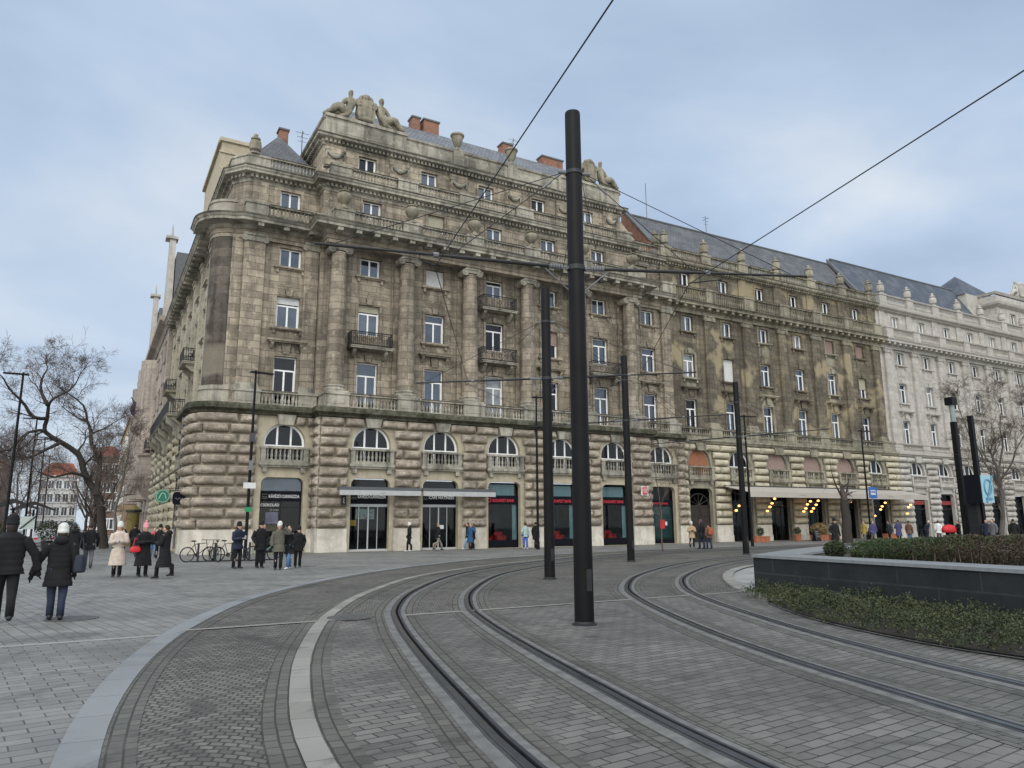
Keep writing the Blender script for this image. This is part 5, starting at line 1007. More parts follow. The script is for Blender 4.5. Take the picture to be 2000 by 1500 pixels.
# glowing globe lamps hung under the awning
M_glow = emis('warm_bulb', (1, .50, .14), 3.2)
Ls = [(33.79, 3.04), (33.4, 2.65), (38.2, 3.7), (37.83, 3.29), (37.54, 2.98), (37.18, 2.62), (42.89, 3.51), (42.44, 3.23), (42.19, 2.86), (41.88, 2.59), (43.96, 3.57), (43.63, 3.2), (43.23, 2.87), (42.92, 2.59), (48.56, 3.52), (47.94, 2.89), (47.59, 2.55), (53.87, 3.47), (53.33, 3.11), (53.04, 2.81), (52.05, 2.2), (57.98, 3.3), (57.6, 3.05), (57.26, 2.42)]
gl = MB(); gl.ell((0, 0, 0), (.13, .13, .09), 10, 8); gm = gl.mesh('bulb', M_glow, smooth=True); pos_ = ['under the awning near the mast', 'beside the first planter box', 'in the middle cluster', 'behind the tree', 'behind the blue sign', 'at the far end of the awning']
ORD = 'first second third fourth fifth sixth seventh eighth ninth tenth eleventh twelfth thirteenth fourteenth fifteenth sixteenth seventeenth eighteenth nineteenth twentieth twenty-first twenty-second twenty-third twenty-fourth'.split()
Ls.sort(key=lambda q: (q[0]+12.9+1.5)/45.7)
for i, (x, z) in enumerate(Ls):
    g_ = min(5, int((x-33)/4.6)); t = thing('hanging_lamp', 'warm globe lamp, '+ORD[i]+' from the left among those hanging under the cream awning', 'lamp', (x, -1.5, z), 'glowing lamps under the cream awning'); link('bulb', gm, t)
    mb = MB(); mb.tube([(x, -1.5, z+.1), (x, -1.5, 4.42)], .012, 4); mb.lathe((x, -1.5, z+.08), [(.05, 0), (.06, .06), (.015, .1)], 8); mb.build('cord', M_iron, t)
# ---------------------------------------------------------------- signs on the walls
t = thing('hanging_sign', 'round green sign with pale emblem hanging from the side street wall', 'sign', (-9.9, .4, 3.4))
mb = MB(); mb.tube([(-10.75, 1.8, 3.42), (-10.75, 1.86, 3.42)], .42, 24); mb.build('disc', plain('deep_green', (.02, .16, .09), .4, .1), t); mb = MB()
mb.tube([(-10.75+.36*math.cos(a), 1.79, 3.42+.36*math.sin(a)) for a in [i*pi/12 for i in range(25)]], .018, 5); mb.tube([(-10.75+x, 1.785, 3.42+z) for x, z in ((-.2, -.15), (-.1, .12), (0, .2), (.1, .12), (.2, -.15))], .025, 5); mb.build('emblem', plain('pale_mint', (.4, .55, .48), .5, .05), t)
mb = MB(); mb.tube([(-9.8, 1.83, 3.9), (-11.1, 1.83, 3.9)], .02, 5); mb.tube([(-10.75, 1.83, 3.8), (-10.75, 1.83, 3.9)], .015, 4); mb.build('bracket', M_iron, t)
t = thing('hanging_sign', 'dark blue-black oval cafe sign beside the round green one', 'sign', (-9.7, .2, 3.4))
mb = MB(); mb.rings([[(-10.0+.34*math.copysign(abs(math.cos(a))**.5, math.cos(a)), y, 3.25+.38*math.copysign(abs(math.sin(a))**.5, math.sin(a))) for a in [i*pi/12 for i in range(24)]] for y in (.3, .36)]); mb.build('disc', M_navy, t)
mb = MB(); mb.tube([(-10.2+.06*i, .29, 3.22+.06*math.sin(i*2)) for i in range(8)], .014, 4); mb.build('emblem', M_lg, t); mb = MB(); mb.tube([(-9.5, .33, 3.7), (-10.4, .33, 3.7)], .02, 5); mb.build('bracket', M_iron, t)
t = thing('wall_sign', 'red and white cross-shaped sign fixed high on the rough pier right of the bank', 'sign', (23.2, -2.2, 4.0)); mb = MB(); mb.box((22.5, -2.32, 3.75), (23.2, -2.26, 4.45)); mb.build('back_plate', M_signw, t); mb = MB(); mb.box((22.62, -2.36, 3.82), (23.08, -2.32, 4.38)); mb.build('red_plate', M_red, t); mb = MB(); [mb.box((22.7+.12*i, -2.375, 3.92), (22.74+.12*i, -2.36, 4.3)) for i in range(3)]; mb.build('pattern', M_signw, t)
t = thing('wall_sign', 'small black vertical sign under the left end of the rolled-in awning', 'sign', (-.9, -2.3, 3.1)); mb = MB(); mb.box((-1.1, -2.42, 2.85), (-.8, -2.36, 3.42)); mb.build('board', M_dark, t); mb = MB(); mb.tube([(-.95+.05*math.sin(i*2), -2.43, 2.95+.05*i) for i in range(8)], .012, 4); mb.build('emblem', M_lw, t)
# ---------------------------------------------------------------- info pylon, stop signs

t = thing('info_pylon', 'pair of tall dark posts carrying a light blue lit panel with a ring emblem', 'pylon', (37, -17.4, 0)); mb = MB(); mb.box((36.78, -17.85, 0), (37.08, -17.55, 8.9)); mb.build('post', M_pole, t)
mb = MB(); mb.box((36.27, -16.95, 0), (36.6, -16.62, 8.55)); mb.build('post', M_pole, t); mb = MB(); mb.box((36.1, -17.05, 9.75), (36.7, -16.5, 10.3)); mb.build('post_cap', M_pole, t); mb = MB(); mb.lathe((36.42, -16.8, 8.55), [(.17, 0), (.17, 1.2)], 12); mb.build('glass_cylinder', plain('dull_lantern_glass', (.22, .25, .25), .3, .1), t)
mb = MB(); mb.box((35.95, -18.3, 2.8), (36.1, -17.3, 4.75)); mb.build('panel_case', M_navy, t)
cs_ = lambda u, w_, k=0: (36.12+u*.86, -18.22-u*-.0+k, w_)
mb = MB(); mb.box((36.1, -18.34, 2.85), (37.45, -18.28, 4.7)); mb.build('lit_panel', emis('light_blue_panel', (.25, .42, .48), .12), t); mb = MB(); mb.tube([(36.78+.42*math.cos(a), -18.36, 3.9+.52*math.sin(a)) for a in [i*pi/12 for i in range(25)]], .055, 6); mb.box((36.4, -18.37, 3.02), (37.2, -18.35, 3.2)); mb.tube([(36.45, -18.4, 2.85), (37.4, -18.4, 4.7)], .05, 6); mb.build('ring_emblem', plain('steel_blue', (.1, .22, .32), .5, .05), t)
mb = MB(); mb.box((36.3, -17.75, .0), (36.7, -17.1, 2.8)); mb.build('base_cabinet', M_dark, t)
t.location = (38.8, -18.4, 0)
t = thing('stop_sign_post', 'blue square stop sign with a white vehicle symbol on a thin post', 'sign', (41.6, -8.6, 0)); mb = MB(); mb.lathe((41.6, -8.6, 0), [(.05, 0), (.05, 4.4)], 8); mb.build('post', M_galv, t); mb = MB(); mb.box((41.15, -8.7, 3.55), (42.15, -8.66, 4.45)); mb.build('plate', plain('traffic_blue', (.03, .12, .42), .4, .06), t)
mb = MB(); mb.box((41.35, -8.72, 3.8), (41.95, -8.7, 4.2)); mb.build('symbol', M_signw, t); mb = MB(); [mb.box((41.4+.18*i, -8.735, 3.98), (41.52+.18*i, -8.72, 4.12)) for i in range(3)]; mb.build('symbol_windows', MATS['traffic_blue'], t)
# ---------------------------------------------------------------- terrace furniture under the awning
M_terra = plain('terracotta', (.34, .12, .06), .8, .15)
def planterbox(x, y, w, lab, bush=None, pot=False, grass=False):
    t = thing('planter_box' if not pot else 'plant_pot', lab, 'planter', (x, y, 0), 'terrace planters'); mb = MB()
    if pot: mb.lathe((x, y, 0), [(.22, 0), (.3, .5), (.34, .5), (.34, .58), (.28, .58), (.27, .5), (.01, .5)], 14)
    else:
        n_ = max(1, round(w/.55))
        for i in range(n_): x0 = x-w/2+i*w/n_; mb.box((x0+.02, y-.25, 0), (x0+w/n_-.02, y+.25, .48)); mb.box((x0, y-.28, .42), (x0+w/n_, y+.28, .5))
    mb.build('pot', M_terra, t); mb = MB(); rn = random.Random(int(x*10))
    def pt():
        a = Vector((rn.gauss(0, 1), rn.gauss(0, 1), rn.gauss(0, 1))).normalized()*(1-rn.random()**2*.6); return Vector((x+a.x*(.34 if not grass else .8), y+a.y*.3, .85+a.z*(.36 if not grass else .5)))
    leaves(mb, pt, 700 if not grass else 1500, .09 if not grass else .3, .5 if not grass else 1.5, 0, rn); link('foliage', mb.mesh('foliage', L_box if not grass else plain('dry_grass', (.24, .17, .08), .8, .3), t.location, recalc=False), t)
planterbox(34.9, -2.6, 1.7, 'row of terracotta boxes with one small bush at the awning left end'); planterbox(39.6, -2.5, 0, 'terracotta pot with a ball-shaped dark bush', pot=True); planterbox(42.7, -2.3, 1.9, 'terracotta boxes with tall dry brown grasses', grass=True); planterbox(45.7, -1.6, .9, 'short terracotta box by the pale pier'); planterbox(52.5, -2.6, 1.6, 'planter with green bush at the far end of the awning')
def aboard(x, y, lab):
    t = thing('chalkboard_sign', lab, 'sign board', (x, y, 0)); mb = MB(); mb.add([(x-.32, y-.25, 0), (x+.32, y-.25, 0), (x+.28, y, 1.05), (x-.28, y, 1.05)], [(0, 1, 2, 3)]); mb.add([(x-.32, y+.25, 0), (x+.32, y+.25, 0), (x+.28, y+.02, 1.05), (x-.28, y+.02, 1.05)], [(0, 1, 2, 3)]); mb.build('board', M_dark, t)
    mb = MB(); [mb.box((x-.2, y-.27+z*.24, z), (x+.2, y-.26+z*.24, z+.05)) for z in (.35, .5, .65, .8)]; mb.build('chalk_lines', M_lg, t); mb = MB(); [mb.tube([(x+sx*.3, y+sy*.27, 0), (x+sx*.27, y, 1.08)], .02, 4) for sx in (-1, 1) for sy in (-1, 1)]; mb.build('frame', M_wood, t)
aboard(40.9, -3.4, 'black chalkboard stand between the ball bush and the dry grasses'); aboard(48.6, -3.2, 'black menu board right of the thick tree trunk')
# ---------------------------------------------------------------- bicycles and rack
def bicycle(x, y, rz, lab, col):
    t = thing('bicycle', lab, 'bicycle', (x, y, 0), 'bicycles parked at the rack', rz)
    def L_(mb, nm, m_): me = mb.mesh(nm, m_); return link(nm, me, t)
    for sx in (-.52, .52):
        mb = MB(); mb.tube([(sx+.33*math.cos(a), 0, .34+.33*math.sin(a)) for a in [i*2*pi/20 for i in range(21)]], .022, 6); w_ = L_(mb, 'wheel', M_rub)
        m2 = MB(); [m2.tube([(sx, 0, .34), (sx+.31*math.cos(a), 0, .34+.31*math.sin(a))], .0035, 3) for a in [i*2*pi/14 for i in range(14)]]; m2.tube([(sx+.305*math.cos(a), 0, .34+.305*math.sin(a)) for a in [i*2*pi/20 for i in range(21)]], .01, 5); me = m2.mesh('rim', M_galv); link('rim', me, w_)
    mb = MB(); J = dict(bb=(-.05, 0, .3), st=(-.2, 0, .8), hd=(.36, 0, .85), hb=(.39, 0, .68), r=(-.52, 0, .34), f=(.52, 0, .34))
    for a, b in (('bb', 'st'), ('st', 'hd'), ('bb', 'hb'), ('hb', 'hd'), ('bb', 'r'), ('st', 'r'), ('hb', 'f')): mb.tube([J[a], J[b]], .018, 6)
    mb.tube([J['st'], (-.23, 0, .92)], .014, 5); L_(mb, 'frame', col)
    mb = MB(); mb.ell((-.25, 0, .95), (.14, .07, .035), 10, 6); L_(mb, 'saddle', M_rub); mb = MB(); mb.tube([J['hd'], (.33, 0, .98)], .014, 5); mb.tube([(.2, -.26, 1.0), (.33, -.2, 1.0), (.33, .2, 1.0), (.2, .26, 1.0)], .014, 5); L_(mb, 'handlebar', M_iron)
    mb = MB(); mb.lathe((-.05, .03, .3), [(.1, -.004), (.1, .004)], 12, lambda a, b, c: (a, b+(c-.3), .3+(b-.03))); mb.tube([(-.05, -.08, .3), (.06, -.1, .18)], .012, 5); mb.tube([(-.05, .08, .3), (-.16, .1, .42)], .012, 5); L_(mb, 'pedals', M_iron)
bicycle(-9.85, -9.2, rad(15), 'leftmost bicycle at the rack, black with a low saddle', M_iron); bicycle(-9.2, -9.8, rad(100), 'second bicycle, seen end-on with a front wheel towards us', M_iron); bicycle(-8.55, -9.6, rad(-15), 'dark bicycle between two rack posts beside the man on his phone', M_iron); bicycle(-7.0, -9.7, rad(10), 'pale green bicycle partly hidden behind the group of people', plain('pale_green_paint', (.2, .35, .25), .4, .1))
t = thing('bicycle_rack', 'low dark bicycle rack with upright posts in front of the corner', 'bicycle rack', (-8.6, -9.5, 0)); 
for x in (-9.9, -9.15, -8.4, -7.6, -6.9): mb = MB(); mb.box((x-.035, -9.6, 0), (x+.035, -9.38, .86)); mb.build('post', M_iron, t)
mb = MB(); mb.box((-10.2, -9.53, .0), (-6.6, -9.45, .05)); mb.build('base_rail', M_iron, t)
# ---------------------------------------------------------------- people
M_skin = plain('skin', (.50, .30, .22), .6, .06); M_black = plain('black_cloth', (.008, .008, .0095), .9, .3, scale=9); M_navyc = plain('navy_cloth', (.015, .02, .04), .85, .2); M_hairb = plain('dark_hair', (.02, .014, .01), .7, .3); M_shoe = plain('black_shoe', (.015, .014, .014), .5, .2); M_shoew = plain('white_shoe', (.6, .6, .6), .6, .1)
def cloth(nm, c): return plain(nm, c, .85, .15, scale=8)
M_cream = cloth('cream_puffer', (.52, .43, .36)); M_jean = cloth('blue_denim', (.09, .17, .30)); M_greyt = cloth('grey_trousers', (.11, .11, .12)); M_khaki = cloth('khaki_trousers', (.22, .2, .16)); M_olive = cloth('grey_olive_puffer', (.10, .095, .075)); M_whk = cloth('white_knit', (.58, .575, .54)); M_pinkk = cloth('pink_knit', (.6, .25, .27)); M_blueco = cloth('blue_coat', (.02, .07, .16)); M_mint = cloth('mint_jacket', (.35, .45, .4)); M_redj = cloth('red_jacket', (.42, .06, .1)); M_brownj = cloth('brown_jacket', (.16, .08, .05)); M_beigec = cloth('beige_coat', (.42, .3, .18)); M_oran = cloth('orange_backpack', (.35, .10, .05)); M_darkblue = cloth('dark_blue_denim', (.025, .032, .06)); M_tan = cloth('tan_boots', (.3, .18, .1)); M_yell = cloth('mustard_jacket', (.35, .25, .06)); M_purp = cloth('violet_blue_coat', (.06, .06, .15)); M_phone = plain('phone_case', (.5, .48, .5), .3, .05)
def person(x, y, face, H, coat, trou, hat=None, hair=M_hairb, hem=.42, stride=0., arms=('down', 'down'), gloves=None, quilt=0, shoe=M_shoe, width=1., hood=False, lab='', group=None, bend=0., carry=None, legc=None):
    """local frame: forward +Y, right +X, metres at 1.75 then scaled to H; face = heading, 0 looks away from the camera square"""
    k = H/1.75; V = lambda *p: Vector(p); t = thing('person', lab, 'person', (x, y, 0), group, face); wd = width
    hp = [V(-.09, 0, .92), V(.09, 0, .92)]; st = stride
    foot = [V(-.09, st*.5, .07), V(.1, -st*.5, .07 if st < .35 else .13)]; knee = [V(-.10, st*.32+.02, .5), V(.1, -st*.12+.02, .5)]
    neck = V(0, bend*.5, 1.46); head = V(0, bend*.75+.02, 1.6); sh = [V(-.19*wd, bend*.42, 1.40), V(.19*wd, bend*.42, 1.40)]; el, wr = [], []
    for i, sx in enumerate((-1, 1)):
        m_ = arms[i]
        if m_ == 'down': e_, w_ = V(sx*.235*wd, -.02, 1.12), V(sx*.23*wd, .04, .87)
        elif m_ == 'swingf': e_, w_ = V(sx*.25*wd, .08, 1.13), V(sx*.24*wd, .25, .93)
        elif m_ == 'swingb': e_, w_ = V(sx*.26*wd, -.12, 1.14), V(sx*.26*wd, -.2, .9)
        elif m_ == 'phone': e_, w_ = V(sx*.235*wd, .05, 1.12), V(sx*.06, .28, 1.15)
        elif m_ == 'pocket': e_, w_ = V(sx*.255*wd, -.05, 1.14), V(sx*.2*wd, .1, .95)
        elif m_ == 'hold': e_, w_ = V(sx*.31*wd, -.0, 1.12), V(sx*.44, .02, .84)
        elif m_ == 'ear': e_, w_ = V(sx*.33*wd, .1, 1.2), V(sx*.16, .12, 1.55)
        elif m_ == 'up': e_, w_ = V(sx*.36*wd, .1, 1.35), V(sx*.18, .2, 1.58)
        el.append(e_); wr.append(w_)
    P_0 = lambda mb, nm, m_: link(nm, mb.mesh(nm, m_, smooth=True), t)
    # one continuous body
    vs = [V(0, 0, .94), V(0, bend*.2, 1.15), V(0, bend*.4, 1.34), neck, head+V(0, 0, -.02), head+V(0, -.01, .09)]; ed = [(0, 1), (1, 2), (2, 3), (3, 4), (4, 5)]; ra = [.12, .11, .095, .05, .085, .07]
    for i, sx in enumerate((-1, 1)):
        b = len(vs); hand = wr[i]+(wr[i]-el[i]).normalized()*.07; vs += [sh[i], el[i], wr[i], hand]; ed += [(2, b), (b, b+1), (b+1, b+2), (b+2, b+3)]; ra += [.04, .034, .028, .03]
    for i in (0, 1):
        b = len(vs); vs += [hp[i], knee[i], foot[i]+V(0, 0, .03), foot[i]+V(0, .08, -.025)]; ed += [(0, b), (b, b+1), (b+1, b+2), (b+2, b+3)]; ra += [.06, .038, .02, .012]
    me = skin_mesh('body', [v*k for v in vs], ed, [r*k for r in ra], 0, 1)
    bm = bmesh.new(); bm.from_mesh(me); fm = MB()
    fm.ell(tuple((head+V(0, 0, .01))*k), (.078*k, .095*k, .12*k), 14, 10); fm.ell(tuple((head+V(0, .095, -.005))*k), (.014*k, .022*k, .026*k), 8, 6); fm.ell(tuple((head+V(0, .083, -.05))*k), (.028*k, .014*k, .009*k), 8, 5)
    fm.ell(tuple((head+V(0, .06, -.085))*k), (.03*k, .03*k, .025*k), 8, 6)
    for sx in (-1, 1):
        fm.ell(tuple((head+V(sx*.032, .086, .025))*k), (.013*k, .008*k, .008*k), 6, 5); fm.ell(tuple((head+V(sx*.08, 0, 0))*k), (.012*k, .025*k, .033*k), 8, 6)
    gv = (carry is None and coat is not M_cream) if gloves is None else gloves
    for i, sx in enumerate((-1, 1)):                # five bent fingers of unequal length
        hm = MB(); d = (wr[i]-el[i]).normalized(); a = d.cross(V(0, 0, 1)) if abs(d.z) < .9 else V(0, 1, 0); a.normalize(); n_ = d.cross(a); h0 = wr[i]+d*.075
        for j, ln in enumerate((.062, .072, .068, .052)): o_ = a*(.027-.018*j); fm.tube([(h0+o_)*k, (h0+o_+d*ln*.55+n_*.004)*k, (h0+o_+d*ln*.85+n_*.022)*k], [.0085*k, .008*k, .006*k], 5)
        if gv:
            hm.tube([(wr[i]-d*.03)*k, (wr[i]+d*.02)*k, (wr[i]+d*.08)*k, (wr[i]+d*.1)*k], [.038*k, .04*k, .042*k, .02*k], 8)
            for j, ln in enumerate((.062, .072, .068, .052)): o_ = a*(.027-.018*j); hm.tube([(h0+o_-d*.01)*k, (h0+o_+d*ln*.55+n_*.004)*k, (h0+o_+d*(ln*.85+.01)+n_*.024)*k], [.012*k, .0115*k, .009*k], 5)
            hm.tube([(wr[i]+d*.025+a*.025)*k, (wr[i]+d*.06+a*.05)*k, (wr[i]+d*.1+a*.045+n_*.01)*k], [.015*k, .014*k, .01*k], 5); P_0(hm, 'glove', M_black)
        fm.tube([(wr[i]+d*.03+a*.028)*k, (wr[i]+d*.06+a*.05)*k, (wr[i]+d*.09+a*.045+n_*.01)*k], [.011*k, .01*k, .007*k], 5)
    tmp = fm.mesh('t', M_skin); bm.from_mesh(tmp); bpy.data.meshes.remove(tmp); bm.to_mesh(me); bm.free(); me.materials.clear(); me.materials.append(M_skin); me.polygons.foreach_set('use_smooth', [True]*len(me.polygons)); bo = link('body', me, t)
    def P_(mb, nm, m_, sm=True): return link(nm, mb.mesh(nm, m_, smooth=sm), t)
    sc = lambda v: v*k
    # trousers and shoes
    mb = MB()
    for i in (0, 1):
        mb.tube([sc(hp[i]+V(0, 0, .05)), sc(hp[i]+V(0, 0, -.1)), sc(knee[i]), sc(foot[i]+V(0, -.01, .28)), sc(foot[i]+V(0, -.01, .0))], [.105*k, .1*k, .077*k, .066*k, .064*k] if legc is None else [.09*k, .085*k, .06*k, .052*k, .045*k], 10)
    P_(mb, 'trousers', trou)
    for i in (0, 1):
        mb = MB(); f_ = foot[i]; mb.rings([[sc(f_+V(w_*math.cos(a), yy+.0, zz+h_*math.sin(a))) for a in [j*2*pi/10 for j in range(10)]] for yy, w_, h_, zz in ((-.085, .03, .03, -.02), (-.06, .042, .05, -.015), (.02, .045, .05, -.01), (.1, .048, .032, -.032), (.16, .035, .02, -.045), (.175, .015, .01, -.05))]); P_(mb, 'shoe', shoe)
    # coat: one shell for the trunk, sleeves joined in
    mb = MB(); zz = []; z_ = 1.475
    NR_ = 34; rs = []
    for j in range(NR_+1):
        z = 1.50-(1.50-hem)*j/NR_; s_ = (z-.92)/.5
        if z > 1.42: w_, d_ = .085+(1.5-z)*1.1, .085+(1.5-z)*.5
        elif z > .9: w_, d_ = .175+.012*s_, .125+.005*s_
        else: w_, d_ = .18+(.92-z)*.14, .135+(.92-z)*.13
        q = 1+(.055*abs(math.sin(z*pi/(.105 if quilt == 1 else .13))) if quilt else .01*math.sin(z*40)); cy = bend*.5*max(0, min(1, (z-.9)/.5)); 
        sway = max(0, .92-z)*stride*.25
        rs.append([sc(V(w_*wd*q*math.cos(a)+.014*noise.noise(Vector((math.cos(a)*2.2, math.sin(a)*2.2+x, z*5))), d_*q*math.sin(a)*(1+sway)+cy, z)) for a in [i*2*pi/18 for i in range(18)]])
    mb.rings(rs)
    for i, sx in enumerate((-1, 1)):
        A, B_, C_ = sh[i]+V(-sx*.03, 0, -.01), el[i], wr[i]; P = []; rr = []
        for j in range(15):
            u = j/14; p = A.lerp(B_, u*2) if u < .5 else B_.lerp(C_, u*2-1); q = 1+(.12*abs(math.sin(j*pi/2.5)) if quilt else 0); P.append(sc(p)); rr.append((.08-.028*u)*k*q*(1 if wd <= 1 else 1.08))
        mb.tube(P, rr, 10)
    co = P_(mb, 'coat', coat); mb = MB()
    if hood: mb.ell(tuple(sc(neck+V(0, -.09, .02))), (.13*k, .1*k, .09*k), 12, 8)
    else: mb.lathe(tuple(sc(neck+V(0, 0, -.03))), [(.1*k, 0), (.09*k, .07*k), (.075*k, .08*k), (.07*k, .03*k)], 14)
    link('collar', mb.mesh('collar', coat, smooth=True), co)
    mb = MB(); H0 = head+V(0, 0, .01)
    if hat:
        mb.rings([[sc(H0+V(rx*math.cos(a), rx*1.12*math.sin(a)-.005, zz_)) for a in [j*2*pi/14 for j in range(14)]] for rx, zz_ in ((.088, .005), (.099, .012), (.1, .06), (.093, .068), (.096, .11), (.083, .16), (.05, .2), (.015, .212))])
        if hat in (M_pinkk,): mb.ell(tuple(sc(H0+V(0, 0, .235))), (.045*k, .045*k, .045*k), 8, 6)
        P_(mb, 'knit_hat', hat); mb = MB()
        if hair: mb.rings([[sc(H0+V(r_*1.02*math.cos(a), r_*math.sin(a)-.03, z_)) for a in [j*2*pi/12 for j in range(12)]] for r_, z_ in ((.082, .04), (.086, -.02), (.075, -.1), (.04, -.14))]); P_(mb, 'hair', hair)
    elif hair:
        mb.ell(tuple(sc(H0+V(0, -.022, .03))), (.087*k, .093*k, .105*k), 14, 10); P_(mb, 'hair', hair)
    def obj2(nm, m_, mb, lab2, cat): return solo(nm, mb, m_, lab2, cat)
    if carry == 'phone':
        p = (wr[0]+wr[1])*.5+V(0, .1, .04); mb = MB(); mb.box(tuple(sc(p-V(.035, .006, .07))), tuple(sc(p+V(.035, .006, .07)))); tt = link('phone', mb.mesh('phone', M_phone), None, (x, y, 0), face); tag(tt, 'mobile phone held by the '+lab[:60].rsplit(' ', 1)[0] if len(lab) > 60 else 'mobile phone held by the '+lab, 'phone')
        tt['label'] = ' '.join(tt['label'].split()[:15])
    return t
def bag(name, px, py, pz, sx, sy, sz, m_, lab, rz=0, strap=None):
    t = thing(name, lab, 'bag', (px, py, pz-sz), None, rz); mb = MB(); mb.rings([[(sx*q*math.copysign(abs(math.cos(a))**.6, math.cos(a)), sy*q*math.copysign(abs(math.sin(a))**.6, math.sin(a)), z) for a in [j*2*pi/14 for j in range(14)]] for q, z in ((.85, 0), (1, .04), (1, sz*1.2), (.8, sz*1.9), (.5, sz*2))]); link('bag_body', mb.mesh('bag_body', m_, smooth=30), t)
    if strap: mb = MB(); mb.tube([(-sx*.6, 0, sz*1.8)]+[(-sx*.6+sx*1.2*i/6, 0, sz*1.8+strap*math.sin(pi*i/6)) for i in range(1, 6)]+[(sx*.6, 0, sz*1.8)], .012, 5); link('strap', mb.mesh('strap', m_), t)
A_ = rad
# foreground couple walking away hand in hand
person(-15.6, -31.25, A_(4), 1.82, M_black, M_black, hat=M_black, hem=.80, stride=.62, arms=('swingb', 'hold'), quilt=1, width=1.22, lab='tall man in black puffer jacket and cap walking away at the left edge', group='couple walking hand in hand')
person(-14.82, -31.15, A_(-4), 1.66, M_black, M_darkblue, hat=M_whk, hem=.62, stride=.16, arms=('hold', 'down'), quilt=1, width=1.12, hood=True, lab='woman in long black puffer coat and white knit cap walking away', group='couple walking hand in hand')
bag('shoulder_bag', -14.5, -31.2, .98, .09, .17, .16, cloth('dark_blue_leather', (.025, .032, .045)), 'dark shoulder bag at the right side of the woman in the white cap', A_(-10), .34)
# three women and passers-by
person(-13.5, -18.9, A_(170), 1.76, M_cream, M_black, hat=M_whk, hem=.38, stride=.12, arms=('phone', 'phone'), quilt=1, hood=True, width=1.05, carry='phone', lab='woman in long cream puffer coat and white hat looking at her phone')
person(-12.75, -19.2, A_(195), 1.72, M_black, M_black, hat=M_pinkk, hair=None, hem=.36, stride=.1, arms=('phone', 'phone'), width=1.12, lab='woman in black coat and pink bobble hat holding a red bag')
bag('handbag', -13.02, -19.35, .9, .16, .08, .09, M_red, 'small round bright red handbag hanging from the arm of the woman in the pink hat', 0, .3)
person(-12.2, -20.5, A_(60), 1.70, M_black, M_black, hem=.36, stride=.42, arms=('phone', 'phone'), quilt=1, hood=True, width=1.1, lab='woman in long black quilted coat turned sideways, right of the pink hat')
person(-14.9, -12.8, A_(-5), 1.76, M_black, M_jean, hem=.80, stride=.45, arms=('pocket', 'pocket'), shoe=M_shoew, width=1.2, hood=True, lab='person in black jacket and light blue jeans walking away')
person(-14.35, -12.3, A_(0), 1.78, M_black, M_greyt, hem=.72, stride=.3, arms=('down', 'swingf'), width=1.15, lab='person in dark coat and grey trousers walking away by the tree')
person(-14.95, -10.6, A_(10), 1.72, M_navyc, M_black, hat=M_navyc, hem=.7, stride=.2, width=1.1, lab='person in navy jacket half hidden behind the light blue jeans walker')
person(-12.6, 8.0, A_(0), 1.8, M_black, M_greyt, hem=.75, stride=.3, width=1.2, arms=('swingf', 'swingb'), lab='dark figure walking down the side street, left of the pair')
person(-11.9, 5.5, A_(5), 1.78, M_black, M_black, hem=.75, stride=.35, width=1.1, arms=('pocket', 'hold'), lab='dark silhouette walking into the side street behind the pink hat')
person(-11.3, -2.0, A_(180), 1.6, M_redj, M_jean, hem=.75, stride=.3, hair=M_hairb, arms=('down', 'swingf'), lab='small person in red jacket behind the two women in black')
person(-11.2, -4.5, A_(180), 1.7, M_black, M_black, hat=M_black, hem=.7, stride=.3, lab='dark-clothed person next to the red jacket in the side street')
# group in front of the cafe door
person(-9.25, -16.1, A_(215), 1.76, M_navyc, M_black, hat=M_black, hem=.74, stride=.12, arms=('phone', 'phone'), width=1.25, carry='phone', lab='man in navy jacket and black cap checking his phone', group='people waiting in front of the cafe')
person(-8.4, -16.15, A_(190), 1.80, M_black, M_black, hem=.66, arms=('pocket', 'pocket'), width=1.15, hat=M_black, lab='man in black coat with hands in pockets', group='people waiting in front of the cafe')
person(-8.05, -17.9, A_(165), 1.75, M_olive, M_black, hat=M_whk, hem=.66, stride=.1, arms=('up', 'down'), quilt=1, width=1.08, hood=True, lab='woman in grey olive puffer coat and tall white knit hat', group='people waiting in front of the cafe')
person(-7.62, -17.75, A_(120), 1.66, M_black, M_jean, hem=.6, stride=.28, arms=('pocket', 'phone'), shoe=M_shoew, hood=True, width=1.05, lab='person in black coat, blue jeans and white trainers', group='people waiting in front of the cafe')
person(-7.05, -16.8, A_(175), 1.58, M_black, M_black, hat=M_black, hem=.7, arms=('pocket', 'down'), quilt=2, width=1.1, lab='shorter person in shiny black puffer jacket and black hat', group='people waiting in front of the cafe')
person(-7.6, -12.5, A_(180), 1.75, M_black, M_navyc, hem=.6, arms=('down', 'down'), lab='person in black standing behind the white knit hat woman', group='people waiting in front of the cafe')
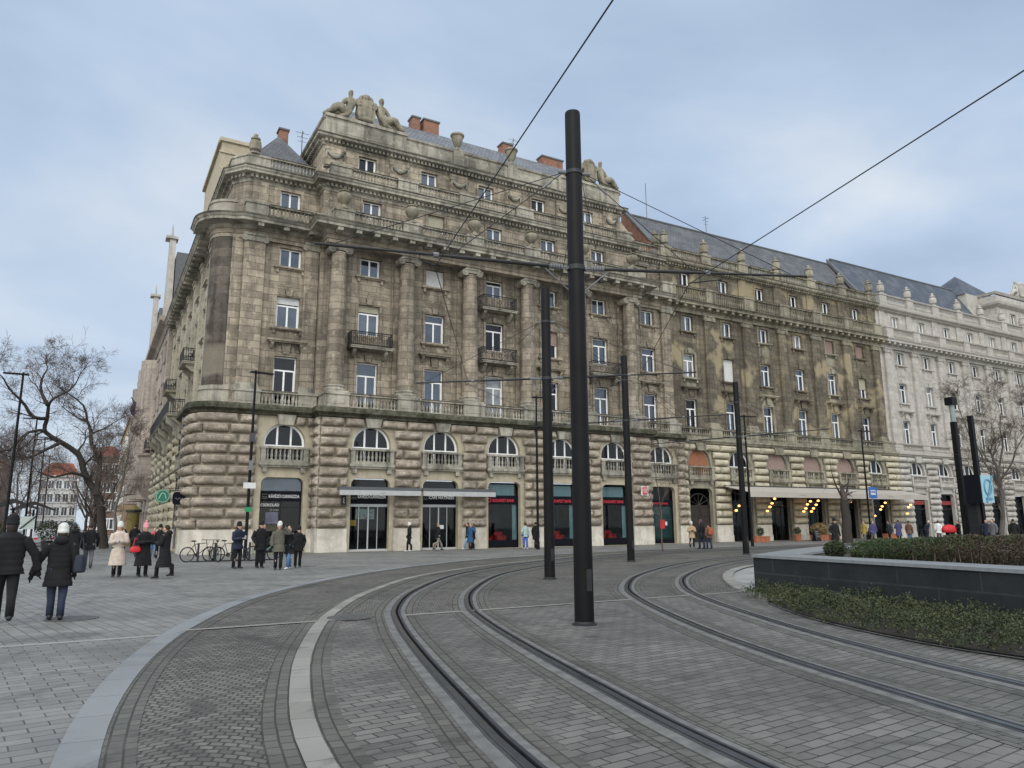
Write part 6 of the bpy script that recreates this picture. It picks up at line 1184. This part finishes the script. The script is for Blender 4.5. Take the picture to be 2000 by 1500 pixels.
# along the facade
person(3.05, -3.3, A_(60), 1.74, M_black, M_black, hat=M_whk, hem=.78, stride=.22, arms=('pocket', 'pocket'), shoe=M_shoew, lab='pedestrian in black tracksuit with a white hood in front of the pier')
person(5.3, -2.6, A_(-80), 1.75, M_black, M_khaki, hem=.8, stride=.75, arms=('swingf', 'swingb'), hair=plain('fair_hair', (.3, .22, .13), .7, .2), lab='pedestrian striding past the cafe door in khaki trousers')
person(7.9, -2.5, A_(100), 1.7, M_black, M_black, hem=.7, stride=.25, shoe=M_tan, arms=('phone', 'down'), lab='person in black with tan boots by the cafe window edge')
person(7.6, -2.3, A_(80), 1.76, M_black, cloth('light_denim', (.25, .35, .45)), hem=.75, stride=.5, shoe=M_shoew, lab='person in dark top and pale jeans behind the blue coat')
person(7.35, -3.2, A_(-60), 1.68, M_blueco, M_navyc, hem=.5, stride=.5, hair=plain('grey_hair', (.35, .25, .2), .7, .2), arms=('phone', 'ear'), lab='person in knee-length blue coat walking in front of the pale plinth')
person(11.0, -4.1, A_(-10), 1.74, M_mint, cloth('bright_blue_jeans', (.06, .12, .4)), hem=.8, stride=.12, shoe=M_shoew, arms=('pocket', 'down'), lab='person in pale green jacket and bright blue jeans left of the lamp post')
person(11.62, -4.4, A_(-60), 1.78, M_black, M_black, hem=.6, stride=.5, lab='person in all black leaning against the lamp post')
person(21.5, -8.7, A_(150), 1.70, M_beigec, M_black, hat=M_whk, hem=.65, stride=.3, arms=('phone', 'phone'), width=1.1, lab='woman in beige coat and pale hat in front of the wooden gate')
person(19.9, -11.3, A_(10), 1.8, M_black, M_navyc, hat=cloth('plum_hat', (.12, .05, .08)), hem=.7, stride=.2, arms=('hold', 'down'), lab='tall person in black with plum hat in front of the gate')
person(20.25, -11.6, A_(-5), 1.62, M_brownj, M_darkblue, hem=.75, stride=.2, hair=M_hairb, arms=('down', 'down'), lab='person carrying an orange backpack seen from behind')
bag('backpack', 20.22, -11.82, 1.12, .17, .11, .22, M_oran, 'orange and brown backpack on the shorter person in front of the gate', A_(-5))
person(22.3, -19.4, A_(170), 1.83, M_black, M_black, hat=M_black, hem=.62, arms=('pocket', 'pocket'), width=1.1, lab='man in long black coat standing at the left end of the hedge')
R2_ = random.Random(4)
for (px, py, c1, c2, lb, kw) in ((38.8, -9.6, M_yell, M_greyt, 'person in mustard jacket under the blue stop sign', dict(stride=.4)), (39.3, -10.0, M_purp, M_khaki, 'person in violet jacket right of the mustard one', dict(stride=.5)), (41.2, -10.1, M_navyc, M_black, 'man in navy coat behind the hedge, left of the violet coat', dict()),
    (41.8, -10.5, M_purp, M_black, 'woman in violet blue coat standing behind the hedge', dict(hem=.5, arms=('phone', 'phone'))), (41.3, -11.7, M_brownj, M_jean, 'person in brown jacket and blue jeans behind the hedge', dict()), (43.4, -11.8, M_navyc, M_navyc, 'person with white hair in navy bent towards a bicycle', dict(hair=M_whk, bend=.3)),
    (45.9, -12.9, M_black, M_black, 'person in black pushing the red covered cart', dict(arms=('phone', 'phone'))), (36.6, -20.4, M_greyt, M_greyt, 'bareheaded person in grey behind the hedge by the bare tree', dict()), (37.5, -21.2, M_black, M_black, 'person in dark glasses and black coat at the right edge', dict()), (46.2, -11.1, M_white, M_greyt, 'person in white coat beside the pale pier', dict()),
    (38.3, -19.1, M_navyc, M_black, 'person in dark coat beside the bus shelter', dict())):
    person(px, py, R2_.uniform(0, 6.28), R2_.uniform(1.68, 1.8), c1, c2, lab=lb, width=1.1, **{**dict(hem=.7), **kw})
t = thing('covered_cart', 'bright red hooded cart with small wheels behind the hedge', 'cart', (45.1, -12.6, 0)); mb = MB(); mb.rings([[(45.1+1.0*math.cos(a)*q, -12.6+.5*math.sin(a)*q, z) for a in [i*2*pi/16 for i in range(16)]] for q, z in ((.7, .75), (.78, .85), (.78, 1.05), (.62, 1.25), (.3, 1.36), (.05, 1.38))]); mb.build('hood', M_red, t, smooth=True)
for sx in (-1, 1): mb = MB(); mb.tube([(45.1+sx*.5+.28*math.cos(a), -12.95, .3+.28*math.sin(a)) for a in [i*2*pi/16 for i in range(17)]], .04, 6); mb.tube([(45.1+sx*.5, -12.95, .3), (45.1+sx*.5, -12.6, .75)], .03, 5); mb.build('wheel', M_rub, t)
bicycle(41.9, -12.3, A_(20), 'bicycle held by the white-haired person behind the hedge', M_iron)
t = thing('bus_shelter', 'dark framed glass shelter at the right edge behind the hedge', 'shelter', (44, -20, 0)); mb = MB(); [mb.box((x-.05, y-.05, 0), (x+.05, y+.05, 2.5)) for x in (43, 45) for y in (-21.0, -20.0)]; mb.build('post', M_iron, t); mb = MB(); mb.box((42.6, -21.3, 2.5), (45.6, -19.8, 2.62)); mb.build('roof', M_iron, t); mb = MB(); mb.box((43.05, -20.02, .3), (44.95, -20.0, 2.4)); mb.build('glass', G_shop, t)
# ---------------------------------------------------------------- trees (bare, winter)
def tree(name, base, limbs, lab, bark, seed, gen=4, tw=1., r0=.3, spread=.75, group=None, nt_=1.):
    rn = random.Random(seed); o = thing(name, lab, 'tree', base, group); tr = MB(); br = MB(); tg = MB(); b0 = Vector(base)
    def grow(p, d, l, r, g):
        n = max(2, int(l/.35)); P = [p]; rr = [r]; q = d.copy()
        for i in range(n):
            q = (q+Vector((rn.gauss(0, .22), rn.gauss(0, .22), rn.gauss(.03, .18)))).normalized(); P.append(P[-1]+q*l/n); rr.append(max(.007, r*(1-.6*(i+1)/n)))
        (br if g > 2 else tg).tube(P, rr, 5 if g > 1 else 3, False)
        if g <= 0: return
        for _ in range(int(rn.choice((4, 5, 5, 6))*nt_)):
            i = rn.randrange(1, len(P)); a = rn.uniform(.35, spread+.3); ax = q.cross(Vector((rn.gauss(0, 1), rn.gauss(0, 1), rn.gauss(0, 1)))).normalized(); dd = (Matrix.Rotation(a, 3, ax) @ q).normalized(); grow(P[i], dd, l*rn.uniform(.5, .78), rr[i]*.62, g-1)
    for j, (pts, ra, rb) in enumerate(limbs):
        P = catmull([Vector(p) for p in pts], .5); n = len(P); rr = [ra+(rb-ra)*i/(n-1) for i in range(n)]
        for i in range(1, n): P[i] = P[i]+Vector((noise.noise(P[i]*.7), noise.noise(P[i]*.7+Vector((7, 0, 0))), 0))*.25*min(1, i/4)
        (tr if j == 0 else br).tube(P, rr, 9 if j == 0 else 6, False)
        for i in range(max(2, n//4 if j == 0 else 1), n, 2 if nt_ >= 1 else 3):
            q = (P[i]-P[i-1]).normalized(); ax = q.cross(Vector((rn.gauss(0, 1), rn.gauss(0, 1), rn.gauss(0, 1)))).normalized(); dd = (Matrix.Rotation(rn.uniform(.5, 1.2), 3, ax) @ q).normalized(); grow(P[i], dd, tw*rn.uniform(1.0, 1.9), rr[i]*.45, gen-1)
        grow(P[-1], (P[-1]-P[-2]).normalized(), tw*1.4, rb, gen)
    link('trunk', tr.mesh('trunk', bark, b0, smooth=True), o); link('branches', br.mesh('branches', bark, b0, recalc=False), o); link('twigs', tg.mesh('twigs', M_twig, b0, recalc=False), o); return o
d = lambda L_, y0, dy: [(x, y0+dy*i/(len(L_)-1), max(0, z)) for i, (x, z) in enumerate(L_)]
tk = [(-13.31, 0), (-13.77, 2.74), (-14.22, 3.98), (-14.88, 5.33), (-15.69, 7.07), (-16.83, 7.84), (-17.83, 8.64), (-17.92, 9.57), (-17.91, 10.52), (-17.57, 11.06), (-16.76, 11.76), (-16.27, 12.73)]
tree('bare_tree', (-13.3, 18, 0), [(d(tk, 18, -1.5), .36, .04), (d([(-17.92, 9.57), (-18.67, 9.53), (-19.26, 10.3), (-20.01, 11.06), (-20.6, 11.9)], 16.8, -2), .16, .05), (d([(-17.91, 10.52), (-18.4, 11.5), (-18.51, 12.56), (-18.2, 13.3)], 16.6, 1), .14, .05), (d([(-14.22, 3.98), (-14.21, 5.86), (-14.92, 8.8), (-15.28, 9.82), (-15.77, 11.07), (-16.37, 11.8)], 17.4, 2.5), .22, .05),
     (d([(-16.83, 7.84), (-17.73, 7.18), (-18.36, 6.69), (-19.2, 6.5)], 16.8, -1), .15, .04), (d([(-17.83, 8.64), (-18.85, 8.4), (-19.83, 7.01), (-20.8, 6.8)], 16.6, -2), .13, .04), (d([(-14.92, 8.8), (-14.22, 9.24), (-13.4, 9.9)], 18.5, 1), .1, .03), (d([(-14.88, 5.33), (-15.96, 5.62), (-16.92, 5.21), (-17.93, 5.56)], 17.2, -1.5), .14, .04), (d([(-15.28, 9.82), (-16.1, 10.2), (-17, 10.9)], 19.5, 1), .1, .03)],
     'large bare leaning tree with twisted dark limbs at the entrance of the side street', M_bark, 3, gen=4, tw=1.25, spread=.8)
tree('bare_tree', (-12.9, 9, 0), [([(-12.9, 9, 0), (-13.0, 9.2, 2.5), (-12.7, 9.4, 5), (-12.5, 9.6, 7)], .13, .04), ([(-13.0, 9.2, 2.5), (-13.4, 9.4, 4.5), (-13.6, 9.3, 6)], .07, .03)], 'slender pale-barked bare tree in front of the side street wall', M_barkg, 8, gen=4, tw=1.0)
rt_ = random.Random(21)
for i, (x, y, h, lb) in enumerate(((-14.2, 30, 8, 'bare street tree behind the leaning one, near the yellow kiosk'), (-14.6, 42, 9, 'brownish bare street tree further down the side street'), (-15.0, 56, 9, 'distant bare street tree, right-hand row'), (-21.5, 48, 10, 'bare street tree behind the second row lamp'), (-25.5, 62, 11, 'bare reddish tree at the far left edge'), (-22.6, 85, 12, 'far bare tree in front of the white house'), (-13.4, 75, 9, 'farthest bare tree in front of the side street facades'))):
    tree('bare_tree', (x, y, 0), [([(x, y, 0), (x+.2, y, h*.3), (x-.1, y+.3, h*.6), (x+.2, y, h*.85)], .2, .05)]+[([(x, y, h*.3), (x+s_*1.1, y+rt_.uniform(-1, 1), h*.55), (x+s_*1.9, y+rt_.uniform(-1, 1), h*.8)], .1, .03) for s_ in (-1, 1)], lb, M_twig if i % 2 else M_bark, 30+i, gen=3, tw=1.9, nt_=1.35, group='bare trees along the side street')
tree('bare_tree', (49.2, -14.3, 0), [([(49.2, -14.3, 0), (49.3, -14.6, 2.5), (49.35, -14.7, 4.4), (49.2, -14.6, 6.0)], .2, .12), ([(49.3, -14.6, 4.3), (48.7, -14.0, 6.5), (48.2, -13.3, 8.6), (48.1, -13, 10.8)], .1, .03), ([(49.3, -14.6, 5.4), (49.7, -15.0, 7.6), (49.8, -15.2, 10.5)], .09, .03), ([(49.3, -14.6, 4.6), (50.3, -15.6, 6.8), (51, -16.6, 9.3)], .09, .03)], 'bare grey tree in front of the pale building at the right', M_barkg, 12, gen=4, tw=1.2)
tree('bare_tree', (15.25, -12.9, 0), [([(15.25, -12.9, 0), (15.22, -12.9, 2.2), (15.1, -12.8, 4.2), (15.2, -12.7, 6.0)], .05, .015), ([(15.22, -12.9, 2.0), (14.6, -12.6, 3.4), (14.2, -12.5, 4.6)], .025, .01), ([(15.2, -12.9, 2.6), (15.8, -13.2, 4.0), (16.0, -13.3, 5.0)], .025, .01)], 'thin young bare tree in front of the wooden gate', M_twig, 14, gen=3, tw=.8)
tree('bare_tree', (38.3, -8.4, 0), [([(38.3, -8.4, 0), (38.3, -8.4, 2.0), (38.25, -8.4, 3.4)], .42, .3), ([(38.25, -8.4, 3.2), (37.8, -8.2, 4.5), (37.5, -8.1, 5.6)], .09, .03), ([(38.3, -8.4, 3.3), (38.7, -8.6, 4.6), (39.1, -8.6, 5.4)], .08, .03)], 'thick-trunked pollarded tree in front of the cream awning', M_bark, 16, gen=2, tw=.8, nt_=.6)
# ---------------------------------------------------------------- side street background
def house(name, lab, x0, x1, y0, y1, h, m_, rm=None, rh=3, rows=3, cols_=5, face='y', wm=None, group=None):
    B = thing(name, lab, 'building', ((x0+x1)/2, y0, 0), group); mb = MB(); mb.box((x0, y0, 0), (x1, y1, h)); mb.box((x0-.2, y0-.25, h), (x1+.2, y1+.2, h+.4)); mb.build('wall', m_, B)
    if rm:
        mb = MB(); ym = (y0+y1)/2; mb.add([(x0-.2, y0-.2, h+.4), (x1+.2, y0-.2, h+.4), (x1+.2, y1, h+.4), (x0-.2, y1, h+.4), (x0+1.5, ym, h+rh), (x1-1.5, ym, h+rh)], [(0, 1, 5, 4), (2, 3, 4, 5), (0, 4, 3), (1, 2, 5)]); mb.build('roof', rm, B)
    for r_ in range(rows):
        for c in range(cols_):
            z = 1.2+r_*(h-.8)/rows; wz = min(1.8, (h/rows)*.55)
            if face == 'y': u = x0+(x1-x0)*(c+.5)/cols_; bx = lambda m2, a, b, e0, e1, k: m2.box((u+a, y0-k, z+e0), (u+b, y0-k+.07, z+e1))
            elif face == '-x': u = y0+(y1-y0)*(c+.5)/cols_; bx = lambda m2, a, b, e0, e1, k: m2.box((x0-k, u+a, z+e0), (x0-k+.07, u+b, z+e1))
            else: u = y0+(y1-y0)*(c+.5)/cols_; bx = lambda m2, a, b, e0, e1, k: m2.box((x1+k-.07, u+a, z+e0), (x1+k, u+b, z+e1))
            f = MB(); bx(f, -.7, -.5, -.1, wz+.2, .1); bx(f, .5, .7, -.1, wz+.2, .1); bx(f, -.8, .8, wz, wz+.25, .14); bx(f, -.8, .8, -.2, 0, .16); bx(f, -.04, .04, 0, wz, .06)
            w_ = f.build('window', wm or M_white, B); g_ = MB(); bx(g_, -.5, .5, 0, wz, .02); g_.build('pane', G[2], w_, off=B.location)
    return B
M_pw = plain('white_render', (.68, .68, .66), .8, .1, scale=1); M_rt = plain('red_tile', (.30, .08, .045), .8, .25, scale=3); M_ochre = plain('ochre_render', (.34, .25, .16), .85, .15, scale=1); M_brr = plain('brown_render', (.2, .14, .11), .85, .2, scale=1)
house('white_house', 'white house with red tiled roof seen at the end of the side street', -24.6, -17.4, 140, 152, 12.2, M_pw, M_rt, 3.5, 4, 5)
house('far_house', 'pale brown building at the far left edge behind bare trees', -60, -29.5, 118, 135, 13.5, M_brr, M_slated, 4, 4, 9)
house('brick_house', 'reddish brown building behind the trees, right of the white house', -14.6, -9.8, 118, 135, 15, M_brr, M_rt, 3, 4, 3)
SB = house('ornate_building', 'pinkish ornate apartment building with pale pointed gables next to the corner building', -9.3, 6, 29.8, 70, 21.5, S_pink, None, 0, 5, 9, '-x', S_pink)
sweep_b = [(-9.3, 70), (-9.3, 29.8)]
corn(SB, sweep_b, [(-.5, 20.9), (.1, 20.9), (.3, 21.3), (.9, 21.5), (.95, 21.9), (-.5, 22)], S_pink); corn(SB, sweep_b, [(-.5, 8.4), (.15, 8.4), (.45, 8.8), (-.5, 8.95)], S_pink, name='string_course')
mb = MB(); mb.add([(-9.3, 29.8, 21.9), (-9.3, 70, 21.9), (-6, 70, 25.5), (-6, 29.8, 25.5), (-9.3, 29.8, 21.9), (6, 29.8, 21.9)], [(0, 1, 2, 3), (4, 5, 3)]); mb.build('roof', M_slated, SB)
for y in (35.5, 58.5):
    mb = MB(); mb.prism([(y-1.8, 22), (y-1.4, 26), (y-.8, 29), (y-.5, 31.8), (y+.5, 31.8), (y+.8, 29), (y+1.4, 26), (y+1.8, 22)], lambda q: (-9.6, q[0], q[1]), lambda q: (-9.0, q[0], q[1])); mb.box((-10, y-.7, 31.8), (-8.8, y+.7, 32.1)); mb.tube([(-9.4, y, 32.1), (-9.4, y, 33.6)], [.16, .03], 6); mb.build('gable', S_whitet, SB)
    mb = MB(); mb.box((-8.9, y-1.8, 24), (-5, y+1.8, 30.0)); mb.build('dormer', M_lead, SB)
for y in (44, 50, 64): mb = MB(); mb.rings([[(-9.3+1.6*math.cos(a), y+1.6*math.sin(a), z) for a in [pi/2+pi*i/8 for i in range(9)]] for z in (4.5, 20)], False, False); mb.build('bay', S_pink, SB, smooth=30)
mb = MB(); mb = MB(); mb.rings([[(-9.3+q*math.cos(a), 33+q*math.sin(a), z) for a in [pi/2+pi*i/8 for i in range(9)]] for q, z in ((.3, 3.8), (1.2, 4.8), (1.5, 5.8), (1.5, 8.2), (1.7, 8.4), (1.7, 8.6), (0, 8.6))], False, False); mb.build('rounded_oriel', S_pink, SB, smooth=30)
iron_balcony(SB, FS, 33, .6, 9.0, 4, 1.1, S_pink)
house('ochre_building', 'ochre brown building beyond the ornate one down the side street', -10.6, 6, 70.2, 110, 17, M_ochre, M_rt, 3, 4, 9, '-x')
t = thing('flag', 'dark blue flag on an angled pole high on the side street facade', 'flag', (-10.2, 52, 14)); mb = MB(); mb.tube([(-9.3, 52, 14.0), (-11.4, 51.5, 17.0)], .06, 6); mb.build('flagpole', M_iron, t)
mb = MB(); mb.rings([[(-11.3+.6*j/6+.15*math.sin(i*1.1), 51.5+.2*math.sin(j*1.3+i), 16.9-1.9*i/6-.7*j/6) for j in range(7)] for i in range(7)], False, False); mb.rings([[(-11.3+.6*j/6+.15*math.sin(i*1.1), 51.53+.2*math.sin(j*1.3+i), 16.9-1.9*i/6-.7*j/6) for j in range(7)] for i in range(7)], False, False); mb.build('cloth', plain('dark_blue_flag', (.02, .025, .09), .8, .2), t, smooth=True)
t = thing('kiosk', 'ochre yellow advertising kiosk beside the side street wall', 'kiosk', (-11.2, 25, 0)); mb = MB(); mb.lathe((-11.2, 25, 0), [(.55, 0), (.55, .3), (.48, .35), (.48, 2.8), (.58, 2.9), (.58, 3.05), (.3, 3.3), (.05, 3.5)], 16); mb.build('drum', plain('ochre_paint', (.2, .155, .04), .7, .15), t, smooth=30); mb = MB(); mb.lathe((-11.2, 25, 2.86), [(.6, 0), (.63, .1), (.6, .2)], 16); mb.build('cornice', M_iron, t)
t = thing('tram_stop_canopy', 'dark tram stop canopies on posts behind the walkers at the left', 'shelter', (-19.5, 33, 0))
for i, (x, y) in enumerate(((-20.3, 30), (-19.2, 37))):
    mb = MB(); mb.tube([(x, y, 0), (x, y, 3.3)], .1, 8); mb.build('post', M_iron, t); mb = MB(); mb.prism([(-1.8, 3.3), (-.2, 4.0), (.2, 4.0), (1.8, 3.3), (1.7, 3.15), (0, 3.75), (-1.7, 3.15)], lambda q: (x+q[0], y-1.5, q[1]), lambda q: (x+q[0], y+1.5, q[1])); mb.build('canopy', M_iron, t)
t = thing('street_sign', 'white square sign on a post with a diagonal dark bar at the far left', 'sign', (-18.37, 17, 0)); mb = MB(); mb.tube([(-18.37, 17, 0), (-18.37, 17, 2.5)], .04, 6); mb.build('post', M_galv, t); mb = MB(); mb.box((-18.82, 16.9, 1.5), (-17.92, 16.95, 2.4)); mb.build('plate', plain('pale_green_plate', (.45, .52, .48), .5, .08), t); mb = MB(); mb.tube([(-18.8, 16.86, 1.5), (-17.75, 16.86, 2.55)], .045, 5); mb.build('bar', M_iron, t)
def car(x, y, rz, col, lab):
    t = thing('parked_car', lab, 'car', (x, y, 0), 'cars parked in the side street', rz); mb = MB()
    prof = [(-2.1, .35), (-2.15, .75), (-1.9, .95), (-1.1, 1.02), (-.6, 1.42), (.7, 1.45), (1.35, 1.0), (2.05, .88), (2.15, .6), (2.1, .35)]
    rs = []
    for yy, k in ((-.86, .94), (-.82, 1), (.82, 1), (.86, .94)): rs.append([(px*(.98 if k < 1 else 1), yy*(1 if z < 1.05 else .84), .35+(z-.35)*k) for px, z in prof])
    mb.rings(rs); link('body', mb.mesh('body', col, smooth=30), t); mb = MB(); mb.box((-.62, -.79, 1.05), (.75, .79, 1.36)); link('window', mb.mesh('window', G[1]), t)
    for sx in (-1.3, 1.3):
        for sy in (-.8, .8): mb = MB(); mb.tube([(sx, sy-.1, .33), (sx, sy+.1, .33)], .33, 16); w_ = link('wheel', mb.mesh('wheel', M_rub), t); m2 = MB(); m2.tube([(sx, sy-.11, .33), (sx, sy+.11, .33)], .2, 12); link('rim', m2.mesh('rim', M_galv), w_)
    for sy in (-.6, .6): mb = MB(); mb.box((-2.16, sy-.15, .62), (-2.1, sy+.15, .76)); link('tail_light', mb.mesh('tail_light', M_red), t)
car(-17.8, 30, A_(92), plain('silver_paint', (.4, .41, .43), .3, .05), 'silver car parked beyond the walkers under the canopies'); car(-19.6, 46, A_(90), plain('white_car_paint', (.6, .6, .6), .3, .05), 'white car further down the side street'); car(-16.2, 58, A_(90), plain('black_car_paint', (.02, .02, .025), .3, .05), 'dark car beyond the silver one')
sh_ = [(-17.3, 22), (-19.5, 20)]
for i, (x, y) in enumerate(((-17.2, 21), (-15.9, 23.5), (-20.5, 18))):
    rn = random.Random(60+i); t = thing('potted_shrub', ('dark round shrub in a planter behind the white cap', 'dark bushy shrub beside the tree trunk', 'dark tall shrub behind the man in the cap')[i], 'shrub', (x, y, 0)); mb = MB(); mb.lathe((x, y, 0), [(.35, 0), (.42, .6), (.38, .6), (.01, .55)], 12); mb.build('pot', M_iron, t)
    mb = MB(); leaves(mb, lambda: Vector((x, y, 1.35))+Vector((rn.gauss(0, 1), rn.gauss(0, 1), rn.gauss(0, 1))).normalized()*(1-rn.random()**2*.5)*(.75+.1*rn.random()), 900, .14, .3, 0, rn); link('foliage', mb.mesh('foliage', L_box, t.location, recalc=False), t)
for i in range(6):
    x, y = -12.1+.15*i, -1+4.5*i; mb = MB(); mb.lathe((x, y, 0), [(.06, 0), (.06, .85), (.08, .87), (.08, .95), (.03, 1.0)], 8); solo('bollard', mb, M_iron, 'thin dark bollard, '+ORD[i]+' from the corner along the side street wall', 'bollard', (x, y, 0), 'bollards along the side street')
